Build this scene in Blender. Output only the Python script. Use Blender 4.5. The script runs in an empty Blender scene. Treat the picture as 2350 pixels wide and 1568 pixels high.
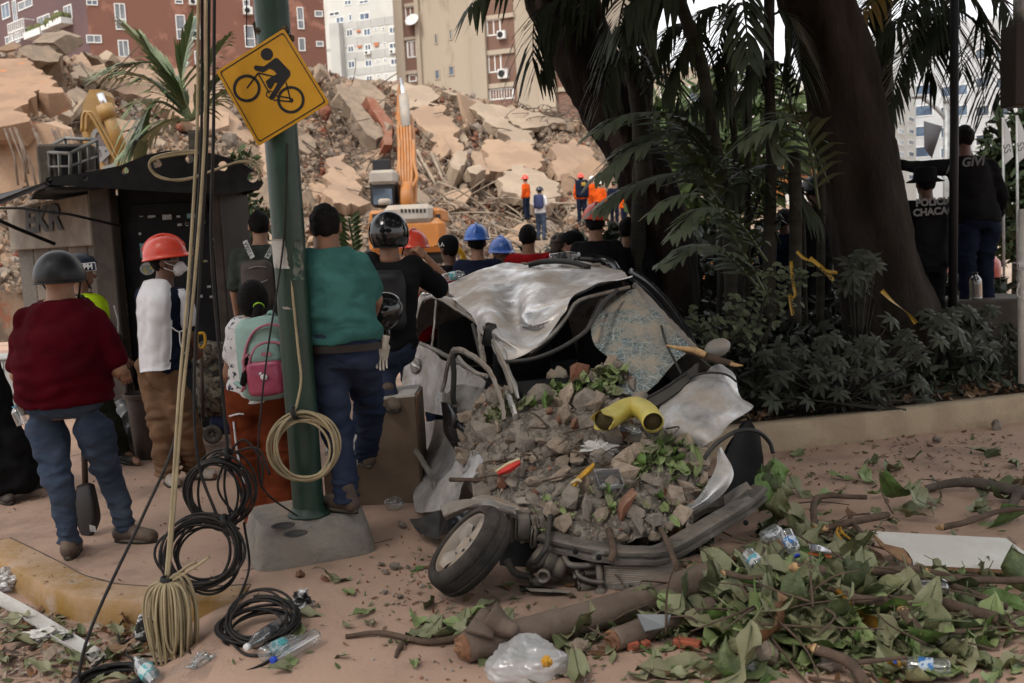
import bpy,math,random
import numpy as np
from mathutils import Vector,Matrix
rnd=random.Random(7)
scene=bpy.context.scene
COL=scene.collection
R=math.radians
CAM_H,F_PX,W_PX,H_PX=1.70,2285.0,2350.0,1568.0
PITCH,ROLL=R(6.2),R(2.7)
_cp,_sp,_cr,_sr=math.cos(PITCH),math.sin(PITCH),math.cos(ROLL),math.sin(ROLL)
FWD=Vector((0,_cp,-_sp))
_U0=Vector((0,_sp,_cp));_R0=Vector((1,0,0))
RIGHT=_cr*_R0-_sr*_U0
UP=_sr*_R0+_cr*_U0
CAM=Vector((0,0,CAM_H))
cam_d=bpy.data.cameras.new('camera')
cam_d.sensor_width=36.0
cam_d.lens=36.0*F_PX/W_PX
cam_d.clip_start,cam_d.clip_end=0.05,2000
cam_d.dof.use_dof=True
cam_d.dof.focus_distance=5.9
cam_d.dof.aperture_fstop=3.5
cam=bpy.data.objects.new('camera',cam_d);COL.objects.link(cam)
cam.matrix_world=Matrix(((RIGHT.x,UP.x,-FWD.x,0),(RIGHT.y,UP.y,-FWD.y,0),(RIGHT.z,UP.z,-FWD.z,CAM_H),(0,0,0,1)))
scene.camera=cam
SUN_EL,SUN_AZ=R(52),R(215)
wd=bpy.data.worlds.new('World');scene.world=wd;wd.use_nodes=True
nt=wd.node_tree
sky=nt.nodes.new('ShaderNodeTexSky');sky.sky_type='NISHITA';sky.sun_disc=False
sky.sun_elevation=SUN_EL;sky.sun_rotation=SUN_AZ
sky.air_density=1.0;sky.dust_density=6.0;sky.ozone_density=1.0
hs=nt.nodes.new('ShaderNodeHueSaturation');hs.inputs['Saturation'].default_value=0.22
nt.links.new(sky.outputs[0],hs.inputs['Color'])
cl=nt.nodes.new('ShaderNodeMix');cl.data_type='RGBA';cl.inputs[0].default_value=0.72
cl.inputs[7].default_value=(8.0,8.1,8.3,1);nt.links.new(hs.outputs[0],cl.inputs[6])
bg=nt.nodes['Background'];bg.inputs[1].default_value=0.13
nt.links.new(cl.outputs[2],bg.inputs[0])
sd=bpy.data.lights.new('sun','SUN');sd.energy=1.5;sd.angle=R(16);sd.color=(1.0,0.93,0.84)
sun=bpy.data.objects.new('sun',sd);COL.objects.link(sun)
_d=Vector((math.sin(SUN_AZ)*math.cos(SUN_EL),math.cos(SUN_AZ)*math.cos(SUN_EL),math.sin(SUN_EL)))
sun.rotation_euler=_d.to_track_quat('Z','Y').to_euler();sun.location=_d*60
vs=scene.view_settings
vs.view_transform='Standard';vs.look='None';vs.gamma=1.0;vs.exposure=0.75;vs.use_curve_mapping=False
scene.render.engine='CYCLES'
cy=scene.cycles
cy.use_denoising=True;cy.max_bounces=6;cy.diffuse_bounces=3;cy.glossy_bounces=3
cy.transparent_max_bounces=12;cy.transmission_bounces=4;cy.caustics_reflective=False;cy.caustics_refractive=False
cy.sample_clamp_indirect=6.0
def ray(x,y):
 v=FWD*F_PX+RIGHT*(x-W_PX/2)-UP*(y-H_PX/2)
 return v.normalized()
def at(x,y,d):
 v=ray(x,y);return CAM+v*(d/v.y)
def gz(x,y,z=0.0):
 v=ray(x,y);return CAM+v*((z-CAM_H)/v.z)
def onp(x,y,p0,n):
 v=ray(x,y);return CAM+v*((Vector(p0)-CAM).dot(n)/v.dot(n))
def A(x,y,d):return np.array(at(x,y,d))
def px(n,d):return n*d/F_PX
def _h(ix,iy,iz,s):
 n=(ix.astype(np.int64)*374761393+iy.astype(np.int64)*668265263+iz.astype(np.int64)*1274126177+s*362437)&0xffffffff
 n=((n^(n>>13))*1274126177)&0xffffffff
 n=((n^(n>>16))*2246822519)&0xffffffff
 return((n>>8)&0xffff)/65535.0
def vnoise(p,s=0):
 p=np.asarray(p,float);f=np.floor(p);i=f.astype(np.int64);t=p-f;t=t*t*(3-2*t)
 r=0
 for a in(0,1):
  wx=t[...,0]if a else 1-t[...,0]
  for b in(0,1):
   wy=t[...,1]if b else 1-t[...,1]
   for c in(0,1):
    wz=t[...,2]if c else 1-t[...,2]
    r=r+wx*wy*wz*_h(i[...,0]+a,i[...,1]+b,i[...,2]+c,s)
 return r*2-1
def fbm(p,o=4,s=0,g=.5):
 p=np.asarray(p,float);r=0;a=1;t=0
 for k in range(o):
  r=r+a*vnoise(p*(2.03**k)+k*17.3,s+k);t+=a;a*=g
 return r/t
BASE={}
def tag(o,label=None,cat=None,group=None,kind=None):
 if label:o['label']=label
 if cat:o['category']=cat
 if group:o['group']=group
 if kind:o['kind']=kind
 return o
def thing(name,label,cat,loc=(0,0,0),group=None,rot=None):
 o=bpy.data.objects.new(name,None);COL.objects.link(o);o.location=loc;o.empty_display_size=.1
 if rot is not None:o.rotation_euler=rot
 BASE[o]=Vector(loc)
 return tag(o,label,cat,group)
def mesh(name,v,f,mat,parent=None,smooth=True,local=False,loc=None):
 """one mesh object; v are world coordinates unless local"""
 v=np.asarray(v,float).reshape(-1,3)
 if parent is not None and not local and parent in BASE:v=v-np.array(BASE[parent])
 m=bpy.data.meshes.new(name)
 if isinstance(f,np.ndarray):f=f.tolist()
 m.from_pydata(v.tolist(),[],f)
 if smooth:m.polygons.foreach_set('use_smooth',np.ones(len(m.polygons),bool))
 mats=mat if isinstance(mat,(list,tuple))else[mat]
 for q in mats:m.materials.append(q)
 m.update()
 o=bpy.data.objects.new(name,m);COL.objects.link(o)
 if parent is not None:o.parent=parent
 if loc is not None:o.location=loc
 if parent is not None and not local and parent in BASE:BASE[o]=BASE[parent]
 return o
def inst(name,me,parent=None,mw=None):
 o=bpy.data.objects.new(name,me);COL.objects.link(o)
 if parent is not None:o.parent=parent
 if mw is not None:o.matrix_basis=mw
 return o
def copy_tree(o,parent=None):
 c=o.copy();COL.objects.link(c);c.parent=parent
 for ch in o.children:copy_tree(ch,c)
 return c
def frame(d,up=(0,0,1)):
 d=Vector(d).normalized();u=Vector(up)
 if abs(d.dot(u))>.98:u=Vector((1,0,0))
 x=u.cross(d).normalized();y=d.cross(x)
 return x,y,d
class MB:
 def __init__(s):s.v=[];s.f=[];s.mi=[];s.n=0;s.cur=0
 def add(s,v,f):
  v=np.asarray(v,float).reshape(-1,3)
  s.v.append(v)
  for q in(f.tolist()if isinstance(f,np.ndarray)else f):
   s.f.append([i+s.n for i in q]);s.mi.append(s.cur)
  s.n+=len(v);return s
 def box(s,c,size,rot=None,taper=1.0):
  x,y,z=[q/2 for q in size];t=taper
  v=np.array([(-x,-y,-z),(x,-y,-z),(x,y,-z),(-x,y,-z),(-x*t,-y*t,z),(x*t,-y*t,z),(x*t,y*t,z),(-x*t,y*t,z)])
  if rot is not None:v=v@np.array(rot).T
  return s.add(v+np.array(c),[(0,3,2,1),(4,5,6,7),(0,1,5,4),(1,2,6,5),(2,3,7,6),(3,0,4,7)])
 def bbox(s,c,size,b=.01,rot=None):
  """box with chamfered edges"""
  hx,hy,hz=[q/2 for q in size];b=min(b,hx*.9,hy*.9,hz*.9)
  vs=[];idx={}
  for sx in(-1,1):
   for sy in(-1,1):
    for sz in(-1,1):
     for k in range(3):
      p=[sx*(hx-b),sy*(hy-b),sz*(hz-b)];p[k]=(sx*hx,sy*hy,sz*hz)[k]
      idx[(sx,sy,sz,k)]=len(vs);vs.append(p)
  f=[]
  for k in range(3):
   for sg in(-1,1):
    i,j=[q for q in range(3)if q!=k]
    q=[]
    for(a,bb)in((-1,-1),(1,-1),(1,1),(-1,1)):
     key=[0,0,0];key[k]=sg;key[i]=a;key[j]=bb
     q.append(idx[(*key,k)])
    f.append(q if(sg>0)==(k!=1)else q[::-1])
  for k in range(3):
   i,j=[q for q in range(3)if q!=k]
   for a in(-1,1):
    for bb in(-1,1):
     def g(e,kk):
      key=[0,0,0];key[i]=a;key[j]=bb;key[k]=e
      return idx[(*key,kk)]
     f.append([g(-1,i),g(1,i),g(1,j),g(-1,j)])
  for sx in(-1,1):
   for sy in(-1,1):
    for sz in(-1,1):f.append([idx[(sx,sy,sz,k)]for k in range(3)])
  v=np.array(vs)
  if rot is not None:v=v@np.array(rot).T
  return s.add(v+np.array(c),f)
 def tube(s,pts,r,n=8,cap=True,sx=1.0):
  pts=[Vector(p)for p in pts];m=len(pts)
  rs=r if isinstance(r,(list,tuple,np.ndarray))else[r]*m
  V=[];x=None
  for i,p in enumerate(pts):
   d=pts[min(i+1,m-1)]-pts[max(i-1,0)]
   if d.length<1e-9:d=Vector((0,0,1))
   d.normalize()
   if x is None:x=frame(d)[0]
   else:
    x=x-d*x.dot(d)
    x=x.normalized()if x.length>1e-6 else frame(d)[0]
   y=d.cross(x)
   for k in range(n):
    a=2*math.pi*k/n
    V.append(p+(x*math.cos(a)*sx+y*math.sin(a))*rs[i])
  f=[]
  for i in range(m-1):
   for k in range(n):
    f.append((i*n+k,i*n+(k+1)%n,(i+1)*n+(k+1)%n,(i+1)*n+k))
  if cap:f.append(tuple(range(n-1,-1,-1)));f.append(tuple((m-1)*n+k for k in range(n)))
  return s.add([tuple(q)for q in V],f)
 def lathe(s,prof,n=24,c=(0,0,0),axis=(0,0,1),close=False):
  """prof: (radius, height) list, revolved round axis"""
  x,y,d=frame(axis);x,y,d=np.array(x),np.array(y),np.array(d);m=len(prof);V=[]
  for r,h in prof:
   for k in range(n):
    a=2*math.pi*k/n
    V.append(np.array(c)+d*h+(x*math.cos(a)+y*math.sin(a))*r)
  f=[]
  for i in range(m if close else m-1):
   j=(i+1)%m
   for k in range(n):f.append((i*n+k,i*n+(k+1)%n,j*n+(k+1)%n,j*n+k))
  if not close:
   if prof[0][0]>1e-5:f.append(tuple(range(n-1,-1,-1)))
   if prof[-1][0]>1e-5:f.append(tuple((m-1)*n+k for k in range(n)))
  return s.add(V,f)
 def ell(s,c,r,n=12,m=8,rot=None):
  V=[(0,0,-1)]
  for i in range(1,m):
   t=math.pi*i/m-math.pi/2
   for k in range(n):
    a=2*math.pi*k/n;V.append((math.cos(t)*math.cos(a),math.cos(t)*math.sin(a),math.sin(t)))
  V.append((0,0,1));f=[]
  for k in range(n):f.append((0,1+(k+1)%n,1+k))
  for i in range(m-2):
   for k in range(n):f.append((1+i*n+k,1+i*n+(k+1)%n,1+(i+1)*n+(k+1)%n,1+(i+1)*n+k))
  l=len(V)-1
  for k in range(n):f.append((l,1+(m-2)*n+k,1+(m-2)*n+(k+1)%n))
  v=np.array(V)*np.array(r)
  if rot is not None:v=v@np.array(rot).T
  return s.add(v+np.array(c),f)
 def prism(s,poly,n,th):
  """poly: 3D outline (planar); extruded by th along n"""
  p=np.array([tuple(q)for q in poly]);n=np.array(n,float);m=len(p)
  v=np.concatenate([p,p+n*th])
  f=[tuple(range(m-1,-1,-1)),tuple(range(m,2*m))]+[(i,(i+1)%m,m+(i+1)%m,m+i)for i in range(m)]
  return s.add(v,f)
 def V(s):return np.concatenate(s.v)if s.v else np.zeros((0,3))
 def build(s,name,mat,parent=None,smooth=True,local=False,loc=None):
  o=mesh(name,s.V(),s.f,mat,parent,smooth,local,loc)
  if isinstance(mat,(list,tuple)):o.data.polygons.foreach_set('material_index',s.mi)
  return o
def auto(o,ang=35):
 """sharp edges above an angle stay crisp under smooth shading"""
 m=o.data
 try:m.set_sharp_from_angle(angle=R(ang))
 except Exception:pass
 return o
def rotz(a):c,s=math.cos(a),math.sin(a);return np.array(((c,-s,0),(s,c,0),(0,0,1)))
def rotx(a):c,s=math.cos(a),math.sin(a);return np.array(((1,0,0),(0,c,-s),(0,s,c)))
def roty(a):c,s=math.cos(a),math.sin(a);return np.array(((c,0,s),(0,1,0),(-s,0,c)))
def eul(a,b,c):return rotz(c)@roty(b)@rotx(a)
def crom(P,n):
 """Catmull-Rom through points P, n samples per span"""
 P=np.asarray([tuple(p)for p in P],float)
 Q=np.concatenate([[2*P[0]-P[1]],P,[2*P[-1]-P[-2]]]);out=[]
 for i in range(len(P)-1):
  a,b,c,d=Q[i:i+4]
  for k in range(n):
   t=k/n
   out.append(.5*((2*b)+(c-a)*t+(2*a-5*b+4*c-d)*t*t+(3*b-a-3*c+d)*t**3))
 out.append(P[-1]);return np.array(out)
def patch_pts(rows,nu=8,nv=8):
 g=np.array([crom(r,nu)for r in rows])
 return np.stack([crom(g[:,j],nv)for j in range(g.shape[1])],axis=1)
def grid_faces(a,b,wrap=False):
 i,j=np.meshgrid(np.arange(a-1),np.arange(b if wrap else b-1),indexing='ij')
 j2=(j+1)%b
 return np.stack([i*b+j,i*b+j2,(i+1)*b+j2,(i+1)*b+j],-1).reshape(-1,4)
def sheet(name,G,mat,parent=None,th=.004,smooth=True):
 """a sheet with thickness from a grid of world points"""
 a,b=G.shape[:2];v=G.reshape(-1,3);f=grid_faces(a,b)
 nrm=np.cross(np.gradient(G,axis=0).reshape(-1,3),np.gradient(G,axis=1).reshape(-1,3))
 nrm/=np.linalg.norm(nrm,axis=1,keepdims=True)+1e-9
 sgn=np.sign(np.mean(np.sum(nrm*(np.array(CAM)-v),axis=1)))or 1
 nrm*=sgn
 m=len(v);back=v-nrm*th
 ff=f if sgn<0 else f[:,::-1]
 fl=[tuple(q)for q in ff]+[tuple(x+m for x in q[::-1])for q in ff]
 rim=[i for i in range(b)]+[i*b+b-1 for i in range(1,a)]+[(a-1)*b+j for j in range(b-2,-1,-1)]+[i*b for i in range(a-2,0,-1)]
 for k in range(len(rim)):
  p,q=rim[k],rim[(k+1)%len(rim)]
  fl.append((p,q,q+m,p+m)if sgn<0 else(q,p,p+m,q+m))
 o=mesh(name,np.concatenate([v,back]),fl,mat,parent,smooth)
 return o
def surface_nets(F,o,h):
 s=F<0
 c=np.zeros(tuple(np.array(F.shape)-1),int)
 for a in(0,1):
  for b in(0,1):
   for d in(0,1):c+=s[a:F.shape[0]-1+a,b:F.shape[1]-1+b,d:F.shape[2]-1+d]
 m=(c>0)&(c<8);cells=np.argwhere(m)
 if len(cells)==0:return np.zeros((0,3)),np.zeros((0,4),int)
 idx=-np.ones(m.shape,int);idx[m]=np.arange(len(cells))
 acc=np.zeros((len(cells),3));cnt=np.zeros(len(cells))
 cs=[np.array(q)for q in((0,0,0),(0,0,1),(0,1,0),(0,1,1),(1,0,0),(1,0,1),(1,1,0),(1,1,1))]
 for i in range(8):
  for j in range(i+1,8):
   if abs(cs[i]-cs[j]).sum()!=1:continue
   pa,pb=cells+cs[i],cells+cs[j]
   fa,fb=F[tuple(pa.T)],F[tuple(pb.T)]
   x=(fa<0)!=(fb<0)
   t=fa[x]/(fa[x]-fb[x]);acc[x]+=pa[x]+(pb[x]-pa[x])*t[:,None];cnt[x]+=1
 v=acc/cnt[:,None]*h+np.array(o)
 q=[]
 for ax in range(3):
  sl0=[slice(None)]*3;sl1=[slice(None)]*3;sl0[ax]=slice(0,-1);sl1[ax]=slice(1,None)
  e=s[tuple(sl0)]!=s[tuple(sl1)];E=np.argwhere(e)
  u,w=[k for k in range(3)if k!=ax]
  E=E[(E[:,u]>0)&(E[:,w]>0)&(E[:,u]<m.shape[u])&(E[:,w]<m.shape[w])]
  inside=s[tuple(E.T)]
  def cell(du,dw):
   k=E.copy();k[:,u]-=du;k[:,w]-=dw;return idx[tuple(k.T)]
  Q=np.stack([cell(1,1),cell(0,1),cell(0,0),cell(1,0)],1)
  flip=inside if ax!=1 else~inside
  Q[~flip]=Q[~flip][:,::-1];q.append(Q)
 return v,np.concatenate(q)
def sdf_mesh(fn,lo,hi,h):
 lo,hi=np.array(lo,float),np.array(hi,float);n=np.ceil((hi-lo)/h).astype(int)+1
 g=np.stack(np.meshgrid(*[lo[k]+np.arange(n[k])*h for k in range(3)],indexing='ij'),-1)
 F=fn(g);return surface_nets(F,lo,h)
def smin(a,b,k):
 t=np.clip(.5+.5*(b-a)/k,0,1);return b*(1-t)+a*t-k*t*(1-t)
def d_cone(p,a,b,ra,rb):
 a,b=np.array(a,float),np.array(b,float);ab=b-a;L=ab@ab+1e-12
 t=np.clip(((p-a)@ab)/L,0,1);return np.linalg.norm(p-a-t[...,None]*ab,axis=-1)-(ra+(rb-ra)*t)
def d_ell(p,c,r):
 r=np.array(r,float);q=(p-np.array(c))/r;k0=np.linalg.norm(q,axis=-1);k1=np.linalg.norm(q/r,axis=-1)
 return k0*(k0-1)/np.maximum(k1,1e-9)
def d_rbox(p,c,b,r,rot=None):
 q=p-np.array(c)
 if rot is not None:q=q@np.array(rot)
 q=np.abs(q)-np.array(b)+r
 return np.linalg.norm(np.maximum(q,0),axis=-1)+np.minimum(q.max(-1),0)-r
def text_vf(s,size=1.0,bold=0.0,shear=0.0):
 cu=bpy.data.curves.new('t','FONT');cu.body=s;cu.size=size;cu.align_x='CENTER';cu.align_y='CENTER';cu.offset=bold;cu.shear=shear
 cu.resolution_u=3
 o=bpy.data.objects.new('t',cu);COL.objects.link(o)
 dg=bpy.context.evaluated_depsgraph_get();dg.update()
 m=bpy.data.meshes.new_from_object(o.evaluated_get(dg))
 v=np.array([tuple(q.co)for q in m.vertices]);f=[tuple(p.vertices)for p in m.polygons]
 bpy.data.objects.remove(o);bpy.data.curves.remove(cu);bpy.data.meshes.remove(m)
 return v,f
def lettering(name,s,size,o,ux,uy,mat,parent,bold=0.0,lift=.003,shear=0.0,wrap=None):
 """flat print on a surface: o centre, ux right, uy up"""
 v,f=text_vf(s,size,bold,shear)
 o,ux,uy=np.array(o),np.array(Vector(ux).normalized()),np.array(Vector(uy).normalized());n=np.cross(ux,uy)
 w=o+v[:,:1]*ux+v[:,1:2]*uy+n*lift
 if wrap is not None:w=wrap(w)
 return mesh(name,w,f,mat,parent,smooth=False)
_mats={}
def M(name,c1,c2=None,scale=4,rough=.8,metal=0.0,bump=0.0,bscale=None,dust=0.0,dustc=(.36,.27,.19),spec=.3,thr=(.4,.6),vary=0.0,c3=None,s3=1.2,thr3=(.55,.62),stretch=None,alpha=None,trans=0.0,coat=0.0,sheen=0.0,sss=0.0,huev=0.0,two=None,ridged=False):
 if name in _mats:return _mats[name]
 m=bpy.data.materials.new(name);m.use_nodes=True;_mats[name]=m
 n,l=m.node_tree.nodes,m.node_tree.links;b=n['Principled BSDF']
 b.inputs['Roughness'].default_value=rough;b.inputs['Metallic'].default_value=metal
 b.inputs['Specular IOR Level'].default_value=spec
 if coat:b.inputs['Coat Weight'].default_value=coat;b.inputs['Coat Roughness'].default_value=.08
 if sheen:b.inputs['Sheen Weight'].default_value=sheen
 if trans:b.inputs['Transmission Weight'].default_value=trans
 tc=n.new('ShaderNodeTexCoord');co=tc.outputs['Object']
 oi=n.new('ShaderNodeObjectInfo')
 mp=n.new('ShaderNodeMapping');l.new(co,mp.inputs[0])
 if stretch:mp.inputs['Scale'].default_value=stretch
 ad=n.new('ShaderNodeVectorMath');ad.operation='ADD'
 mul=n.new('ShaderNodeMath');mul.operation='MULTIPLY';mul.inputs[1].default_value=37.0;l.new(oi.outputs['Random'],mul.inputs[0])
 l.new(mp.outputs[0],ad.inputs[0]);l.new(mul.outputs[0],ad.inputs[1])
 vec=ad.outputs[0]
 def noise(sc,det=5,ro=.6):
  q=n.new('ShaderNodeTexNoise');q.inputs['Scale'].default_value=sc;q.inputs['Detail'].default_value=det;q.inputs['Roughness'].default_value=ro
  l.new(vec,q.inputs['Vector']);return q.outputs['Fac']
 def step(fac,a,bb):
  q=n.new('ShaderNodeMapRange');q.interpolation_type='SMOOTHSTEP';q.inputs[1].default_value=a;q.inputs[2].default_value=bb;l.new(fac,q.inputs[0]);return q.outputs[0]
 def mix(f,a,bb):
  q=n.new('ShaderNodeMix');q.data_type='RGBA'
  if isinstance(f,float):q.inputs[0].default_value=f
  else:l.new(f,q.inputs[0])
  for s_,x in((6,a),(7,bb)):
   if isinstance(x,tuple):q.inputs[s_].default_value=(*x,1)
   else:l.new(x,q.inputs[s_])
  return q.outputs[2]
 col=tuple(c1)
 if c2:col=mix(step(noise(scale),*thr),tuple(c1),tuple(c2))
 if c3:col=mix(step(noise(s3,6,.65),*thr3),col,tuple(c3))
 if vary or huev:
  q=n.new('ShaderNodeHueSaturation')
  mr=n.new('ShaderNodeMapRange');mr.inputs[3].default_value=1-vary;mr.inputs[4].default_value=1+vary;l.new(oi.outputs['Random'],mr.inputs[0]);l.new(mr.outputs[0],q.inputs['Value'])
  if huev:
   m2=n.new('ShaderNodeMath');m2.operation='FRACT';m3=n.new('ShaderNodeMath');m3.operation='MULTIPLY';m3.inputs[1].default_value=7.13
   l.new(oi.outputs['Random'],m3.inputs[0]);l.new(m3.outputs[0],m2.inputs[0])
   mh=n.new('ShaderNodeMapRange');mh.inputs[3].default_value=.5-huev;mh.inputs[4].default_value=.5+huev;l.new(m2.outputs[0],mh.inputs[0]);l.new(mh.outputs[0],q.inputs['Hue'])
  if isinstance(col,tuple):q.inputs['Color'].default_value=(*col,1)
  else:l.new(col,q.inputs['Color'])
  col=q.outputs[0]
 if two:
  ge=n.new('ShaderNodeNewGeometry');col=mix(ge.outputs['Backfacing'],col,two)
 if dust:
  ge=n.new('ShaderNodeNewGeometry');sx=n.new('ShaderNodeSeparateXYZ');l.new(ge.outputs['Normal'],sx.inputs[0])
  up=step(sx.outputs[2],-.5,.9)
  nz=step(noise(2.6,7,.7),.34,.66)
  mm=n.new('ShaderNodeMath');mm.operation='MULTIPLY';l.new(up,mm.inputs[0]);l.new(nz,mm.inputs[1])
  m4=n.new('ShaderNodeMath');m4.operation='MULTIPLY';m4.inputs[1].default_value=dust;l.new(mm.outputs[0],m4.inputs[0])
  col=mix(m4.outputs[0],col,dustc)
  if metal or rough<.6:
   for key,base,tgt in(('Metallic',metal,0.0),('Roughness',rough,.9)):
    mr=n.new('ShaderNodeMapRange');mr.inputs[3].default_value=base;mr.inputs[4].default_value=tgt
    l.new(m4.outputs[0],mr.inputs[0]);l.new(mr.outputs[0],b.inputs[key])
 if isinstance(col,tuple):b.inputs['Base Color'].default_value=(*col,1)
 else:l.new(col,b.inputs['Base Color'])
 if bump:
  bp=n.new('ShaderNodeBump');bp.inputs['Strength'].default_value=min(1,bump);bp.inputs['Distance'].default_value=.02*max(1,bump)
  bn=noise(bscale or scale*4,6 if not ridged else 2,.65)
  if ridged:bn.node.noise_type='RIDGED_MULTIFRACTAL';bn.node.inputs['Distortion'].default_value=.6
  l.new(bn,bp.inputs['Height']);l.new(bp.outputs[0],b.inputs['Normal'])
 if alpha is not None:b.inputs['Alpha'].default_value=alpha
 return m
def clear_mat(name,tint=(.9,.95,.97),gloss=.25,rough=.08,milk=0.0):
 """thin clear plastic or glass: see-through with reflections"""
 if name in _mats:return _mats[name]
 m=bpy.data.materials.new(name);m.use_nodes=True;_mats[name]=m
 n,l=m.node_tree.nodes,m.node_tree.links;n.clear()
 o=n.new('ShaderNodeOutputMaterial');t=n.new('ShaderNodeBsdfTransparent');t.inputs[0].default_value=(*tint,1)
 g=n.new('ShaderNodeBsdfGlossy');g.inputs['Roughness'].default_value=rough
 fr=n.new('ShaderNodeLayerWeight');fr.inputs[0].default_value=.35
 mr=n.new('ShaderNodeMapRange');mr.inputs[3].default_value=gloss*.35;mr.inputs[4].default_value=min(1,gloss*2.2);l.new(fr.outputs['Facing'],mr.inputs[0])
 mx=n.new('ShaderNodeMixShader');l.new(mr.outputs[0],mx.inputs[0]);l.new(t.outputs[0],mx.inputs[1]);l.new(g.outputs[0],mx.inputs[2])
 out=mx.outputs[0]
 if milk:
  d=n.new('ShaderNodeBsdfDiffuse');d.inputs[0].default_value=(.8,.8,.8,1);m2=n.new('ShaderNodeMixShader');m2.inputs[0].default_value=milk
  l.new(out,m2.inputs[1]);l.new(d.outputs[0],m2.inputs[2]);out=m2.outputs[0]
 l.new(out,o.inputs[0]);return m
# ================================================================ materials of the setting
m_pave=M('dusty_pavement',(.43,.287,.213),(.36,.238,.178),scale=1.1,rough=.95,bump=.35,bscale=50,c3=(.25,.17,.13),s3=1.1,thr3=(.5,.66),thr=(.36,.64))
m_road=M('dirty_road',(.40,.267,.20),(.28,.188,.142),scale=2.2,rough=.95,bump=.8,bscale=30,c3=(.30,.22,.17),s3=1.5)
m_ground=M('dusty_earth',(.36,.27,.20),(.28,.21,.16),scale=.4,rough=1,bump=.6,bscale=3)
m_kerb=M('worn_yellow_paint',(.25,.135,.02),(.29,.18,.08),scale=2.2,rough=.9,bump=.35,bscale=40,thr=(.42,.62),c3=(.33,.245,.18),s3=5,thr3=(.52,.66),dust=.95,dustc=(.40,.275,.19))
m_planter=M('planter_render',(.40,.31,.21),(.33,.25,.17),scale=2.5,rough=.95,bump=.4,bscale=25,c3=(.22,.17,.12),s3=4,thr3=(.6,.75))
m_soil=M('dark_soil',(.045,.032,.022),(.085,.06,.04),scale=6,rough=1,bump=1,bscale=40)
# ================================================================ ground, pavement, kerb
KT=[(-60,1255),(0,1287),(50,1315),(101,1346),(154,1362),(201,1374),(285,1381),(353,1383),(430,1382),(487,1380),(551,1377)]
kerb_pts=crom([gz(x,y,0)for x,y in KT],6);kerb_pts[:,2]=0
kn=np.zeros_like(kerb_pts);tg=np.gradient(kerb_pts,axis=0);tg/=np.linalg.norm(tg,axis=1,keepdims=True)
kn[:,0],kn[:,1]=-tg[:,1],tg[:,0]
kf=np.linspace(0,1,len(kerb_pts))
g=MB();S_=700
g.add([(-S_,-S_,-.16),(S_,-S_,-.16),(S_,S_,-.16),(-S_,S_,-.16)],[(0,1,2,3)])
tag(g.build('ground',m_ground,smooth=False),kind='structure')
inner=kerb_pts+kn*.20
out=[tuple(p)for p in inner]
r_end=[np.array(gz(x,y,0))for x,y in((556,1384),(520,1470),(470,1568))]
out+=[tuple(p)for p in r_end]+[(float(r_end[-1][0]),-6,0),(40,-6,0),(40,20,0),(-40,20,0),(-40,7.2,0)]
pv=np.array(out);pv[:,2]=0
mb=MB();n_=len(pv)
mb.add(np.concatenate([pv,pv-np.array((0,0,.158))]),[tuple(range(n_))]+[(i,i+n_,(i+1)%n_+n_,(i+1)%n_)for i in range(n_)])
tag(mb.build('pavement',m_pave,smooth=False),kind='structure')
prof=[(.199,-.003),(.199,.003),(.11,.005),(.022,.003),(.010,-.002),(.003,-.014),(-.004,-.06),(-.010,-.15),(.199,-.15)]
Gk=[]
for i,p in enumerate(kerb_pts):
 Gk.append([p+kn[i]*a+np.array((0,0,b))for a,b in prof])
Gk=np.array(Gk);Gk+=.006*fbm(Gk*9,3,3)[...,None]*np.array((1,1,.25))
a_,b_=Gk.shape[:2]
tag(auto(mesh('kerb',Gk,grid_faces(a_,b_,wrap=True)[:,::-1],m_kerb),28),kind='structure')
jp=inner+kn*.004;jp[:,2]=.001;b=MB();b.tube(jp,.006,5);tag(b.build('kerb_joint',M('joint_dirt',(.10,.072,.055),rough=1)),kind='structure')
for(xa,ya,xb,yb)in((-40,1085,330,1010),(560,1310,900,1238),(300,1010,575,1290)):
 b=MB();P=crom([gz(xa,ya),gz((xa+xb)/2+4,(ya+yb)/2+3),gz(xb,yb)],10);P+=.004*fbm(P*9,2,3)[:,None];P[:,2]=-.001;b.tube(P,.0045,5);tag(b.build('pavement_joint',M('joint_dirt',(.10,.072,.055),rough=1)),kind='structure')
nx,ny=70,60
X0,X1,Y0,Y1=-6.0,.6,1.2,6.8
gx,gy=np.meshgrid(np.linspace(X0,X1,nx),np.linspace(Y0,Y1,ny),indexing='ij')
edge=np.interp(gy,[q[1]for q in r_end[::-1]],[q[0]for q in r_end[::-1]])
edge=np.where(gy<r_end[-1][1],r_end[-1][0],edge)
t=np.clip(1-(edge-gx)/.38,0,1);t=t*t*(3-2*t)
hz=-.13+.128*t+.008*fbm(np.stack([gx*5,gy*5,gx*0],-1),4,5)*(1-t)
gx2=np.minimum(gx,edge+.05)
G=np.stack([gx2,gy,hz],-1)
tag(mesh('road',G,grid_faces(nx,ny),m_road),kind='structure')
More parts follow.
